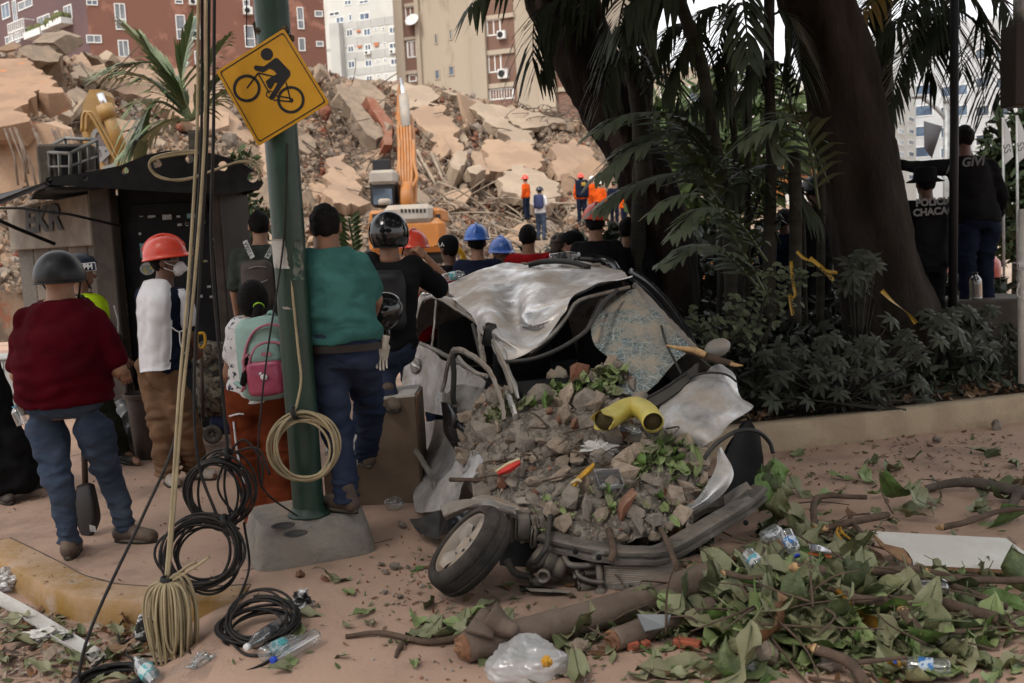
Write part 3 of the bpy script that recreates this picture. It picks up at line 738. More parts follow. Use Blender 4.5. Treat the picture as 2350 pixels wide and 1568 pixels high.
for b,mm in zip(mbs,(m_hconc,m_concb,m_hbrick,m_plaster)):tag(b.build('rubble',mm,smooth=False),'countless small broken pieces covering the rubble hill','rubble',kind='stuff')
b=MB();b2=MB()
def rods(mbx,n,x0,x1,y0,y1,ln,rad,lift=.8,dirn=None):
 for _ in range(n):
  x,y=r.uniform(x0,x1),r.uniform(y0,y1)
  if y<crest(x):continue
  p=hill(x,y,lift);d_=Vector(dirn or(r.uniform(-1,1),r.uniform(-.7,.1),r.uniform(-1,.6)))+Vector((r.uniform(-.25,.25),r.uniform(-.25,.25),r.uniform(-.25,.25)));d_.normalize();L=ln*r.uniform(.5,1.3)
  c_=Vector((r.uniform(-1,1),r.uniform(-1,0),r.uniform(-1.2,.3)))*L*.35
  pts=[Vector(p)+d_*L*t+c_*t*t for t in(0,.33,.66,1)]
  mbx.tube(pts,rad*r.uniform(.7,1.3),5)
rods(b,60,700,860,200,420,1.8,.022);rods(b,45,760,860,270,400,3.0,.022,.9,(.5,-.4,-1));rods(b,60,1020,1130,245,400,2.2,.02,.9,(.25,-.4,-1))
rods(b,40,940,1080,330,420,3.0,.022,.9,(.6,-.5,-.8));rods(b,60,120,240,200,340,2.0,.022);rods(b,70,0,1380,180,600,1.8,.02)
for x in(10,22,33,36,40,75,82,118,125,131,148,158):
 p0=A(x,300+r.uniform(-8,8),24.3);p1=p0+np.array((px(r.uniform(10,45),24),-.1,-px(r.uniform(90,160),24)));b.tube([p0,(p0+p1)/2+np.array((.08,0,0)),p1],.028,5)
for _ in range(60):
 p=hill(r.uniform(1200,1380),r.uniform(262,290),.5);pts=[Vector(p)]
 for k in range(5):pts.append(pts[-1]+Vector((r.uniform(-.9,.9),r.uniform(-.5,.5),r.uniform(-.3,.42))))
 b.tube(crom(pts,3),.018,4)
tag(b.build('steel_bars',m_rebar),'bent reinforcing bars and wires sticking out of the rubble hill','steel bars',kind='stuff')
rods(b2,90,1000,1250,450,600,1.8,.03,1.0);rods(b2,60,960,1340,420,600,1.4,.028,1.0);rods(b2,6,940,990,340,380,5,.06,1.4,(.5,-.4,-1))
tag(b2.build('broken_pipes',m_pvc),'pale broken pipes and laths heaped before the rubble hill','broken pipes',kind='stuff')
# ================================================================ trees, palms, shrubs
m_bark=M('brown_bark',(.032,.024,.02),(.016,.012,.011),scale=3,rough=1,bump=2.5,bscale=11,stretch=(1,1,.35),c3=(.075,.056,.045),s3=2.5,spec=.1)
m_bark2=M('smooth_grey_bark',(.042,.034,.029),(.026,.021,.018),scale=2.5,rough=1,bump=1.8,bscale=14,stretch=(1,1,.3),c3=(.035,.026,.021),s3=3.5,spec=.1)
m_stem=M('palm_stem',(.035,.031,.023),(.022,.02,.016),scale=4,rough=.9,bump=.5,bscale=20,stretch=(.3,.3,3))
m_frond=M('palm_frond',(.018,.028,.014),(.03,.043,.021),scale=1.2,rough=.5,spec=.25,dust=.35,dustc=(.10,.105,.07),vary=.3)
m_frondM=M('dusty_lit_tone_frond',(.065,.088,.045),(.10,.12,.07),scale=1.2,rough=.5,spec=.3,dust=.4,dustc=(.15,.15,.11),vary=.25)  # brighter copy of the palm frond colour; light on front fronds painted in
m_frond2=M('yellowing_frond',(.16,.15,.05),(.30,.17,.035),scale=1.0,rough=.55,spec=.35)
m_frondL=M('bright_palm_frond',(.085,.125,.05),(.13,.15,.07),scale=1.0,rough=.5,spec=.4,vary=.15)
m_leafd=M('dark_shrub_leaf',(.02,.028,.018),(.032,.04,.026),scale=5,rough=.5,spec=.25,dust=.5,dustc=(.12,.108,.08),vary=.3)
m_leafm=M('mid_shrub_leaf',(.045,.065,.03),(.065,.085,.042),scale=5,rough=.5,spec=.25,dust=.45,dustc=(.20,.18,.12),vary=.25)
m_crown=M('tree_leaf',(.035,.052,.02),(.05,.068,.028),scale=.8,rough=.6,spec=.15)
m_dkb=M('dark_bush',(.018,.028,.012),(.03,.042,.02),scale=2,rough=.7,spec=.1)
m_bush=M('bush_green',(.045,.072,.02),(.07,.10,.03),scale=2,rough=.6)  # plain leaf green for the bushes and the sprig
def rough_trunk(name,pts,rad,mat,par,n=44,seed=0,amp=.16,sub=16):
 P=crom(pts,sub);rr=np.interp(np.linspace(0,1,len(P)),np.linspace(0,1,len(rad)),rad)
 b=MB();b.tube(P,list(rr),n);v=b.v[0];c=np.repeat(P,n,0);dv=v-c
 k=1+amp*fbm(v*np.array((5,5,1.6)),4,seed)-.10*np.abs(fbm(v*np.array((11,11,2.2)),3,seed+3))+.06*np.sin(np.arctan2(dv[:,1],dv[:,0])*5+v[:,2]*1.2)
 b.v[0]=c+dv*k[:,None];return b.build(name,mat,par)
def leaf_cloud(n,seed,sampler,size,mat,name,par=None,up=.3):
 q=np.random.RandomState(seed);c=sampler(q,n);n=len(c)
 a=q.normal(size=(n,3));a/=np.linalg.norm(a,axis=1,keepdims=True);b=q.normal(size=(n,3));b[:,2]*=up;b-=a*np.sum(a*b,1,keepdims=True);b/=np.linalg.norm(b,axis=1,keepdims=True)
 s_=size*(.6+.8*q.rand(n,1));nn=np.cross(a,b)
 V=np.stack([c-a*s_,c-b*s_*.45+nn*s_*.12,c+a*s_,c+b*s_*.45+nn*s_*.12],1).reshape(-1,3)
 i=np.arange(n)*4;f=np.concatenate([np.stack([i,i+1,i+2],1),np.stack([i,i+2,i+3],1)])
 return mesh(name,V,f,mat,par,smooth=False)
def tree(name,label,pts,d,rad,mat,cx,cy,zlo,ext,seed,n,up,lean):
 P=[at(x,y,d)for x,y in pts][::-1];base=P[0].copy();base.z=.1
 t=thing(name,label,'tree',tuple(base))
 top=P[-1];ctr=Vector((cx,cy,zlo+1.2))
 P=[base]+P+[top+(top-P[-2])*1.0+Vector((lean,0,.8))]
 rough_trunk('trunk',P,rad,mat,t,seed=seed)
 k=random.Random(seed);lim=MB()
 for i in range(9):
  e=ctr+Vector((k.uniform(-.85,.85)*ext[0],k.uniform(-.85,.85)*ext[1],k.uniform(0,1.6)))
  m_=(P[-1]+e)/2+Vector((0,0,.7));lim.tube(crom([P[-1]-Vector((0,0,.3)),m_,e],6),list(np.linspace(rad[-1]*.6,.03,13)),7)
 lim.build('limbs',mat,t)
 def smp(q,n):
  p=np.stack([q.uniform(-1,1,n),q.uniform(-1,1,n),q.uniform(0,1,n)],1)
  p=p[(p[:,0]**2+p[:,1]**2)<1];w=np.stack([cx+p[:,0]*ext[0],cy+p[:,1]*ext[1],zlo+p[:,2]*2.6],1)
  g=fbm(w*.55,3,seed);w=w[g>-.18]
  low=np.maximum(zlo,2.5+.29*np.abs(w[:,1])+.0*w[:,0]);w[:,2]=np.maximum(w[:,2],low+.15*np.sin(w[:,0]*7));return w
 leaf_cloud(n,seed,smp,.2,m_crown,'crown',t)
 return t
tree('leaning_tree','dark leaning tree trunk rising behind the crushed car',[(1262,-60),(1272,0),(1308,80),(1352,180),(1408,270),(1446,340),(1486,430),(1520,540),(1540,660)],9.6,[.27,.27,.27,.26,.26,.25,.25,.24],m_bark,-1.2,5.2,4.3,(5.2,5.6),3,8000,.3,-.3)
tree('thick_tree','thick smooth grey-brown tree trunk leaning on the right',[(1855,-60),(1868,0),(1915,145),(1957,330),(1987,475),(2022,640),(2045,730)],8.9,[.43,.39,.35,.33,.31,.30,.28],m_bark2,3.9,7.0,4.6,(5.4,6.2),9,19000,.3,-.2)
for i,(x,y,lab)in enumerate(((-4.5,-5.5,'unseen tree added behind the viewer on the kerb side to block skylight'),(4.0,-6.5,'unseen tree added behind the viewer on the planter side to block skylight'))):  # unseen trees added to darken surfaces facing the viewer
 t=thing('added_shade_tree',lab,'tree',(x,y,0));rough_trunk('trunk',[(x,y,-.1),(x+.1,y,1.6),(x-.1,y+.2,3.4),(x,y,5.0)],[.26,.2,.18,.14],m_bark,t,seed=i)
 def smp(q,n,x=x,y=y):
  p=q.normal(size=(n,3));p/=np.linalg.norm(p,axis=1,keepdims=True);p*=q.rand(n,1)**.35;return np.array((x,y,4.6))+p*np.array((5.0,3.6,2.9))
 leaf_cloud(10000,60+i,smp,.24,m_crown,'crown',t)
b=MB();b.tube(crom([at(1338,-40,9.9),at(1362,60,9.9),at(1392,150,9.8),at(1440,260,9.7)],5),list(np.linspace(.12,.17,16)),10)
tr=thing('slim_trunk','slimmer dark trunk against the leaning tree','tree',(at(1550,700,9.7).x,9.75,.1));b.tube(crom([at(1440,260,9.7),at(1510,460,9.7),(at(1550,660,9.7))],4),list(np.linspace(.17,.19,9)),10);b.build('trunk',m_bark,tr)
b=MB();b.tube(crom([at(1368,215,9.45),at(1350,212,9.35),at(1343,200,9.3)],3),[.05,.045,.04,.035,.03,.026,.02],7);b.tube([at(1362,212,9.4),at(1352,222,9.3)],[.03,.012],6);b.build('broken_stub',m_bark,tr)
def frond_mesh(P,nl,ll,wd=.035,droop=.5,fan=.75,rr=.009,seed=0,tipwide=1.0,side=(0,0,1)):
 k=random.Random(seed);P=crom(P,8);L=len(P);V=[];F=[]
 b=MB();b.tube(P,list(np.linspace(rr*1.5,rr*.4,L)),5)
 cum=np.concatenate([[0],np.cumsum(np.linalg.norm(np.diff(P,axis=0),axis=1))]);tot=cum[-1]
 for i in range(nl):
  s_=.10+.9*(i+.5)/nl;q=np.array([np.interp(s_*tot,cum,P[:,a])for a in range(3)]);q2=np.array([np.interp(min(1,s_+.02)*tot,cum,P[:,a])for a in range(3)])
  T=Vector(q2-q)if s_<.98 else Vector(P[-1]-P[-2]);T.normalize()
  S=T.cross(Vector(side));S=S.normalized()if S.length>.1 else Vector((1,0,0))
  for sg in(-1,1):
   ln=ll*(math.sin(math.pi*min(1,.22+.72*s_))**.6)*k.uniform(.85,1.1);a_=fan*(1-.55*s_)+k.uniform(-.08,.08)
   d0=(T*math.cos(a_*1.25)+S*sg*math.sin(a_*1.25)+Vector((0,0,.15))).normalized();wv=d0.cross(Vector((0,0,1)));wv=wv.normalized()if wv.length>.05 else T.copy();wv=(wv+T*.5).normalized()
   p=Vector(q);vs=[];w0=wd*(tipwide if s_>.9 else 1)
   for j,(t,ww)in enumerate(((0,.35),(.3,1),(.65,.9),(1,.12))):
    pt=p+d0*ln*t+Vector((0,0,-1))*ln*droop*t*t*k.uniform(.8,1.2);vs+=[tuple(pt-wv*w0*ww*.5),tuple(pt+wv*w0*ww*.5)]
   b.add(vs,[(0,1,3,2),(2,3,5,4),(4,5,7,6)])
 return b
def palm(name,label,base,stems,fronds,mats=None):
 t=thing(name,label,'palm',tuple(base))
 for pts,r_ in stems:
  b=MB();P=crom(pts,8);rr=list(r_*(1+.10*(np.arange(len(P))%4==0)));b.tube(P,rr,9);b.build('stem',m_stem,t)
 for i,(pts,nl,ll,kw)in enumerate(fronds):
  kw=dict(kw);mt=kw.pop('m',m_frond);frond_mesh(pts,nl,ll,seed=i*3+1,**kw).build('frond',mt,t)
 return t
def fr(d,*p):return[at(p[i],p[i+1],d+(p_ if False else 0))for i in range(0,len(p),2)for p_ in(0,)]
def frd(d0,d1,*p):
 n=len(p)//2;return[at(p[2*i],p[2*i+1],d0+(d1-d0)*i/(n-1))for i in range(n)]
ST=dict
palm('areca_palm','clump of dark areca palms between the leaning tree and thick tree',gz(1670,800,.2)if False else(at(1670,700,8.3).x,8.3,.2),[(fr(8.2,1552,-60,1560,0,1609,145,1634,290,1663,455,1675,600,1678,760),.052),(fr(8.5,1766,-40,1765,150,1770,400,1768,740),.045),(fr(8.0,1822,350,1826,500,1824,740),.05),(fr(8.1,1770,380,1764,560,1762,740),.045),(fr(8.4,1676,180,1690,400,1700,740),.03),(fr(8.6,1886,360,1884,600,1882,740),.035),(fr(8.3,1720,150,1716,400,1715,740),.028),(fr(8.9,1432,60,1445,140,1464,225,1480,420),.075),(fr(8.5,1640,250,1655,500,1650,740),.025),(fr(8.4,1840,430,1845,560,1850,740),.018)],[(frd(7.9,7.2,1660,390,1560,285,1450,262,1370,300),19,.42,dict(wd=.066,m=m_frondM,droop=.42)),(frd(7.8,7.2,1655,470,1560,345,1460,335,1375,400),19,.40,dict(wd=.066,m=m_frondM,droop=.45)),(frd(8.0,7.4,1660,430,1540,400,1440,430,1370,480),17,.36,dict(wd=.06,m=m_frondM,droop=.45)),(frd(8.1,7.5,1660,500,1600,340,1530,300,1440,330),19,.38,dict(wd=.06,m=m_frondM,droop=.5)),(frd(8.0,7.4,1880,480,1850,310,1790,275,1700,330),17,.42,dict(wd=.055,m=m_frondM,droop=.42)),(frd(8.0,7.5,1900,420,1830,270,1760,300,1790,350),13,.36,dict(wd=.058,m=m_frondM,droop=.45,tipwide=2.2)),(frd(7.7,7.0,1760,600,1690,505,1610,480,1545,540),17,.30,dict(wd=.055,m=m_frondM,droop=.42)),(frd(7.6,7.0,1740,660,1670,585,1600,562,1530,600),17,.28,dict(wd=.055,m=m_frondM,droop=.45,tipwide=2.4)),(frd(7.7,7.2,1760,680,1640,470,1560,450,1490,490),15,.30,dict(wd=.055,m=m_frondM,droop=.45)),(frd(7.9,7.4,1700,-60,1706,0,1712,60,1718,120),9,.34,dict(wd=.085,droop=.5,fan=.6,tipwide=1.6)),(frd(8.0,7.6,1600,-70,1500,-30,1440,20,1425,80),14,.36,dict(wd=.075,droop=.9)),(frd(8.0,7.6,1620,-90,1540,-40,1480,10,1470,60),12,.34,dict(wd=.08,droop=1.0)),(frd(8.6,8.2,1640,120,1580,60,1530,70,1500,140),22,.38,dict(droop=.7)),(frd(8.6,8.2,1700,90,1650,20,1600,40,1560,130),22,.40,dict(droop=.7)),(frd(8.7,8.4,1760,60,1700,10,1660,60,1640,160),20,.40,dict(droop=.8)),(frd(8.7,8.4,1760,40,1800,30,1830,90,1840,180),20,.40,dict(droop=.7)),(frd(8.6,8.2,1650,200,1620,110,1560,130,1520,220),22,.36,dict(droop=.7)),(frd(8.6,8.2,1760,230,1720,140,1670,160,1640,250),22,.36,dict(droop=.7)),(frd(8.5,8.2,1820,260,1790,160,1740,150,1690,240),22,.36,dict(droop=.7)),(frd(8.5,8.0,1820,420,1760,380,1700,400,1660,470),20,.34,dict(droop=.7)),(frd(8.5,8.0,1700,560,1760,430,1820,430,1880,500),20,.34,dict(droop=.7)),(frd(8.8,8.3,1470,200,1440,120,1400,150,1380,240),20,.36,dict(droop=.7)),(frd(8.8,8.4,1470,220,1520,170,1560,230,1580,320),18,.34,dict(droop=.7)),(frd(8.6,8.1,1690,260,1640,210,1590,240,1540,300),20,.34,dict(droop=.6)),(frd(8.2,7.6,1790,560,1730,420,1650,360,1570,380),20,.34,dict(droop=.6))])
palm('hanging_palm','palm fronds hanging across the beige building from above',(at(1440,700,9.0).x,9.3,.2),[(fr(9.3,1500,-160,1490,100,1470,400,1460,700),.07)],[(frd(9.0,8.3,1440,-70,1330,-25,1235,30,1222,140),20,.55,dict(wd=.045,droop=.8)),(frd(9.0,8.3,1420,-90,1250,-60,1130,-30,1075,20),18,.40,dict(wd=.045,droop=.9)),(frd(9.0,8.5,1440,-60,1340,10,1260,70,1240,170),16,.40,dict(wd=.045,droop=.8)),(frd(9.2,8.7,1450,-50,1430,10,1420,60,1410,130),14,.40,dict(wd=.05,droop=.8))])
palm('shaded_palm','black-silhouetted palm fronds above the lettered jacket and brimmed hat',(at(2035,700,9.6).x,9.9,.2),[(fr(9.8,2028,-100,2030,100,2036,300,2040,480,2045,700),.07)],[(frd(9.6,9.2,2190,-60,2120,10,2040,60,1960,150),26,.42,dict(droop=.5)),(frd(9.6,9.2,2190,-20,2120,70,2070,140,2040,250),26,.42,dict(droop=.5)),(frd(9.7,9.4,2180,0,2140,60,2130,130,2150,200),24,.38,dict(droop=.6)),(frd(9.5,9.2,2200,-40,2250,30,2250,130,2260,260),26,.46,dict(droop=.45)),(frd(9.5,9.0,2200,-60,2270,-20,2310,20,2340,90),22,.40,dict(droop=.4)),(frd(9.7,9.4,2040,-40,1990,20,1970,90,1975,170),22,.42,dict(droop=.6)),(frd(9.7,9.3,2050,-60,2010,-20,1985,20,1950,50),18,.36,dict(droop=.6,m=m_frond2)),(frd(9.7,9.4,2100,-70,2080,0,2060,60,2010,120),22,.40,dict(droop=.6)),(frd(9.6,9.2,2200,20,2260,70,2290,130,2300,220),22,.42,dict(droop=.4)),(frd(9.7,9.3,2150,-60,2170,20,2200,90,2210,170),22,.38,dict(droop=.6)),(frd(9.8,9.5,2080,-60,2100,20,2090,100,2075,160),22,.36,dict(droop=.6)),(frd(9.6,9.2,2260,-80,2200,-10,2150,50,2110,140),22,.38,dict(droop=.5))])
tk=thing('dark_post','slim black post wrapped in yellow tape beside the lettered jacket','post',tuple(gz(2188,722,0))if False else(at(2188,700,8.9).x,8.9,.15))
b=MB();b.tube([at(2190,-60,8.9),at(2190,300,8.9),at(2186,705,8.9)],[.036,.037,.038],10);b.build('shaft',m_black,tk)
def wild(d,cx,cy,items,mm):return[([at(cx,cy,d),at((cx+x)/2+ox,(cy+y)/2+oy,d),at(x,y,d)],nl,ll,dict(m=mm,wd=.05,droop=dr,rr=.02))for x,y,ox,oy,nl,ll,dr in items]
palm('young_palm','green palm with split fronds growing behind the black kiosk',(at(436,640,15).x,15,0),[(fr(15,448,300,450,420,455,640),.10)],wild(15,440,275,[(300,70,10,-10,38,1.0,.25),(250,165,0,-35,38,.95,.5),(262,150,20,-60,24,.9,.5),(312,335,-20,-70,38,.75,.6),(285,350,10,-30,24,.6,.5),(440,55,-25,20,24,.75,.25),(520,90,0,-30,22,.7,.4),(560,175,0,-40,24,.7,.5),(590,240,10,-50,22,.6,.6),(330,90,-5,0,24,.8,.3)],m_frondL))
palm('fan_palm','pale green palm crown far behind the palm stems',(at(1475,640,42).x,42,0),[(fr(42,1476,170,1478,300,1480,600),.22)],wild(42,1476,165,[(1440,110,0,-8,18,1.3,.3),(1530,115,0,-10,18,1.3,.3),(1545,160,0,-14,18,1.3,.5),(1520,210,10,-10,18,1.2,.6),(1435,210,-8,-12,18,1.2,.6),(1470,90,0,0,16,1.2,.2),(1490,215,6,0,16,1.1,.6)],m_frondL))
def blob_sampler(c,e):
 def smp(q,n):
  p=q.normal(size=(n,3));p/=np.linalg.norm(p,axis=1,keepdims=True);p*=q.rand(n,1)**.4;w=np.array(c)+p*np.array(e);return w[fbm(w*1.3,2,5)>-.25]
 return smp
for i,(x,y,d,e,lab,mm)in enumerate(((1690,330,17,(1.5,1.2,1.3),'light green bush behind the palm stems',m_bush),(1560,400,16,(1.0,1.0,1.2),'leafy bush between the palms and the rescue workers',m_bush),(2330,430,20,(.75,1.2,1.6),'dark green street tree at the far right',m_dkb),(570,480,14,(.35,.4,.9),'thin green shrub beside the kiosk post',m_crown))):
 c=at(x,y,d);t=thing('bush',lab,'bush',(c.x,c.y,0));leaf_cloud(1800 if i!=3 else 500,40+i,blob_sampler(c,e),.16 if i!=3 else .08,mm,'leaves',t)
 b=MB();b.tube([(c.x,c.y,-.1),tuple(c)],[.06,.03],6);b.build('stem',m_stem,t)
t=thing('leafy_sprig','upright bright green sprig beside the bareheaded teal T-shirt, before the excavator','plant',(at(800,700,10).x,10,0))
b=MB();b.tube(crom([at(800,700,10),at(815,600,10),at(800,500,10)],4),.012,5);b.build('stem',m_bush,t)
for k in range(16):
 s_=k/16;c=at(808-8*s_,585-85*s_,10-.05);a_=(1 if k%2 else-1);b=MB();L=.16;dx=Vector((a_*.8,-.2,.5)).normalized()
 b.add([tuple(c),tuple(c+dx*L*.5+Vector((0,0,.035))),tuple(c+dx*L),tuple(c+dx*L*.5-Vector((0,.02,.03)))],[(0,1,2),(0,2,3)]);b.build('leaf',m_bush,t,smooth=False)
def leaflet(b,o,d,up,L,W,curl=.15,n=5):
 d=Vector(d).normalized();s_=d.cross(Vector(up));s_=s_.normalized()if s_.length>.05 else Vector((1,0,0));u=s_.cross(d)
 vs=[]
 for i in range(n):
  t=i/(n-1);w=W*math.sin(math.pi*(.06+.92*t)**.9)*.5;p=Vector(o)+d*L*t-u*L*curl*t*t;vs+=[tuple(p-s_*w+u*w*.25),tuple(p),tuple(p+s_*w+u*w*.25)]
 f=[]
 for i in range(n-1):f+=[(3*i,3*i+1,3*i+4,3*i+3),(3*i+1,3*i+2,3*i+5,3*i+4)]
 b.add(vs,f)
PAL=[]
for k in range(4):
 q=random.Random(k);b=MB();nl=q.choice((7,8,8,9))
 for i in range(nl):
  a_=2*math.pi*i/nl+q.uniform(-.1,.1);leaflet(b,(math.cos(a_)*.06,math.sin(a_)*.06,0),(math.cos(a_),math.sin(a_),-.1-.25*q.random()),(0,0,1),q.uniform(.8,1.05),.34,.18)
 PAL.append(b)
def me_of(b,name,mat):
 o=b.build(name,mat,None,local=True);me=o.data;bpy.data.objects.remove(o);return me
PALM=[me_of(b,'leaf',m_leafd)for b in PAL]
def to_d(x,y):return 1468.7+x/2.667,550.8+y/2.667
def facing(n,spin):
 x,y,z=frame(n);R3=np.array((x,y,z)).T;return R3@rotz(spin)
k=random.Random(12)
wh=[(765,700),(850,660),(1000,670),(1130,620),(1210,600),(1370,610),(1450,640),(1540,480),(1630,570),(1310,690),(1230,740),(925,780),(850,830),(1440,750),(1325,810),(1510,750),(1730,720),(1700,640),(1080,800),(1210,810),(1640,650),(1840,610),(1220,930),(1030,980),(820,980),(1100,880),(1420,900)]
def scheff(label,spots,dfun,L0,extra,box):
 c=at(*to_d((box[0]+box[2])/2,box[3]),dfun(box[3]));t=thing('umbrella_plant',label,'shrub',(c.x,c.y,.2));sp=list(spots)
 while len(sp)<len(spots)+extra:sp.append((k.uniform(box[0],box[2]),k.uniform(box[1],box[3])))
 st=MB()
 for i,(x,y)in enumerate(sp):
  d=dfun(y)+(k.uniform(-.05,.05)if i<len(spots)else k.uniform(.1,.55));p=at(*to_d(x,y),d)
  n=Vector((k.uniform(-.45,.45),-.75+k.uniform(-.2,.2),.75)).normalized();L=L0*k.uniform(.85,1.2)
  inst('leaf',PALM[k.randrange(4)],t,m4(np.array(p)-np.array(BASE[t]),facing(n,k.uniform(0,6)),L))
  st.tube([tuple(p),tuple(p*.5+Vector((c.x,c.y+.1,.5))*.5-Vector((0,0,.1))),(c.x+k.uniform(-.5,.5)*(box[2]-box[0])/900,c.y+.2,.2)],[.005,.008,.012],4)
 st.build('stems',m_stem,t);return t
dS=lambda y:7.55-(y-700)*.0006
scheff('broad dusty umbrella plant with star-shaped leaves in front of the planter bed',wh,dS,.105,45,(760,600,1750,1000))
scheff('smaller umbrella plant against the foot of the thick tree',[(1290,140),(1380,210),(1330,100),(1270,270),(1440,150),(1300,200)],lambda y:8.2,.12,6,(1230,80,1480,300))
scheff('dark umbrella plant at the right end of the bed',[(1850,480),(1950,560),(1800,520),(2000,640)],lambda y:8.3,.12,30,(1700,420,2150,800))
LEAF1=me_of((lambda b:(leaflet(b,(0,0,0),(1,0,0),(0,0,1),1,.62,.12),b)[1])(MB()),'leaf',m_leafm)
c=at(1680,800,7.3);t=thing('round_leaf_shrub','shrub of dusty rounded leaves climbing beside the car mirror','shrub',(c.x,c.y,.2));st=MB()
stems_=[((480,640),(560,400),(640,360)),((600,640),(660,480),(720,330)),((700,640),(760,380),(830,200)),((760,640),(880,300),(960,140)),((740,640),(900,330),(1030,200)),((500,640),(420,520),(330,480)),((650,660),(600,560),(540,480)),((600,680),(680,600),(640,550)),((420,680),(380,600),(330,560))]
for s0 in stems_:
 P=crom([at(*to_d(x,y),7.25)for x,y in s0],8);st.tube(P,list(np.linspace(.012,.004,len(P))),5)
 for i in range(26):
  p=P[k.randrange(4,len(P))]+np.array((k.gauss(0,.05),k.gauss(0,.05),k.gauss(0,.05)));inst('leaf',LEAF1,t,m4(p-np.array(BASE[t]),facing(Vector((k.uniform(-.6,.6),-.6,.8)).normalized(),k.uniform(0,6)),k.uniform(.045,.085)))
st.build('stems',m_stem,t)
def smp(q,n):
 u=q.uniform(.6,L_,n);v=q.uniform(.25,3.2,n);w=W0+wd_*u[:,None]+wn*v[:,None];w[:,2]=.2+q.rand(n)**1.5*np.interp(v,[.25,.8,3.2],[.22,.62,.9])*np.interp(u,[0,1.5,4,5.5,9],[1,1,.9,.45,.4]);return w
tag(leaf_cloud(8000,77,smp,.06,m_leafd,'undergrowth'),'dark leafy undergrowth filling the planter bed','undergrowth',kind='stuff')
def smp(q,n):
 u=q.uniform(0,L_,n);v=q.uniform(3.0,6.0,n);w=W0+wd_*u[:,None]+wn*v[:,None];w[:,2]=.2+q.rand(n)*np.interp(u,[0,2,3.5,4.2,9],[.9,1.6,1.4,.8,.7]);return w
tag(leaf_cloud(7000,78,smp,.12,m_leafd,'undergrowth'),'dark foliage added at the back of the planter bed to deepen its shade','undergrowth',kind='stuff')  # foliage mass added so the area behind the palms goes dark
m_tape=M('yellow_barrier_tape',(.36,.22,.02),(.27,.16,.02),scale=8,rough=.45)
m_print=M('black_print',(.012,.012,.012),rough=.7)
tp=thing('barrier_tape','torn yellow barrier tape with black lettering hung in the shrub','tape',tuple(at(*to_d(950,250),7.15)))
def ribbon(pts,w=.05,d=7.12,tw=0.0):
 P=crom([at(*to_d(x,y),d)for x,y in pts],6);T=np.gradient(P,axis=0);S=np.cross(T,np.array((0,-1,.2)));S/=np.linalg.norm(S,axis=1,keepdims=True);ph=np.linspace(0,tw,len(P))[:,None]
 S=S*np.cos(ph)+np.array((0,-1,0))*np.sin(ph);return np.stack([P-S*w/2,P+S*w/2],1)
for pts,tw,w in((((925,130),(935,250),(950,330),(930,360)),.6,.035),(((918,335),(925,400),(937,462)),.2,.038),(((1040,110),(1090,150),(1140,190),(1210,200)),.8,.045),(((1100,160),(1150,210),(1185,245)),.4,.05),(((1480,310),(1540,370),(1640,450),(1690,510)),2.5,.05),(((960,70),(1000,110),(1050,130)),.8,.035)):
 sheet('tape_strip',ribbon(pts,w*.7,7.12,tw),m_tape,tp,th=.001)
for(x,y,s_,tx,an)in((935,415,.034,'CARACAS',-1.45),(1135,205,.034,'POLICIA',-.75),(935,230,.03,'CARACAS',1.5)):
 p=at(*to_d(x,y),7.05);lettering('print',tx,s_,tuple(p),(math.cos(an),0,math.sin(an)),(-math.sin(an),0,math.cos(an)),m_print,tp,bold=.001)
# ================================================================ pole, sign, kiosk, cables and the things around them
m_polegreen=M('green_pole_paint',(.008,.038,.024),(.006,.029,.019),scale=3,rough=.42,spec=.5,bump=.1,bscale=30,c3=(.05,.065,.052),s3=9,thr3=(.68,.76),dust=.08)
m_bconc=M('grey_block_concrete',(.25,.235,.21),(.19,.18,.165),scale=5,rough=1,bump=.6,bscale=45,dust=.75,dustc=(.40,.30,.22),c3=(.13,.125,.115),s3=6,thr3=(.6,.7))
m_signy=M('yellow_sign_paint',(.50,.25,.008),(.44,.215,.008),scale=4,rough=.38,spec=.5,c3=(.42,.25,.06),s3=14,thr3=(.68,.75))
m_signk=M('sign_black',(.012,.012,.013),rough=.45)
m_galv=M('galvanised_steel',(.30,.31,.31),(.22,.23,.23),scale=8,rough=.5,metal=.6,dust=.3)
m_rot=M('rotten_bracket',(.10,.075,.05),(.05,.04,.03),scale=12,rough=1,bump=.8)
m_cream=M('cream_cable',(.34,.275,.165),(.25,.20,.12),scale=6,rough=.55)
m_bcable=M('black_cable',(.010,.010,.011),(.02,.018,.017),scale=7,rough=.55,spec=.2,dust=.2,dustc=(.09,.075,.06))
m_paper=M('torn_paper',(.45,.43,.40),(.33,.31,.28),scale=9,rough=.9,c3=(.13,.14,.12),s3=5)
m_kblack=M('kiosk_black_panel',(.010,.010,.011),(.016,.016,.017),scale=3,rough=.6,spec=.1,c3=(.03,.029,.028),s3=6,thr3=(.66,.74))
m_kgrey=M('kiosk_grey_panel',(.13,.11,.09),(.09,.076,.065),scale=2,rough=.9,spec=.1,bump=.2,c3=(.22,.19,.16),s3=3,thr3=(.6,.66))
m_kpost=M('kiosk_post',(.085,.07,.06),(.06,.05,.043),scale=4,rough=.8,spec=.1,c3=(.17,.15,.13),s3=9,thr3=(.66,.72))
m_roofk=M('black_awning',(.008,.008,.009),(.014,.014,.015),scale=6,rough=.6,spec=.1,dust=.3,dustc=(.06,.05,.045))
m_rust=M('rusty_orange_sheet',(.155,.105,.07),(.125,.09,.064),scale=3,rough=.75,c3=(.33,.115,.03),s3=2.6,thr3=(.6,.68),bump=.2,dust=.3)
m_whitep=M('white_painted_board',(.55,.53,.50),(.47,.45,.42),scale=4,rough=.7,dust=.4)
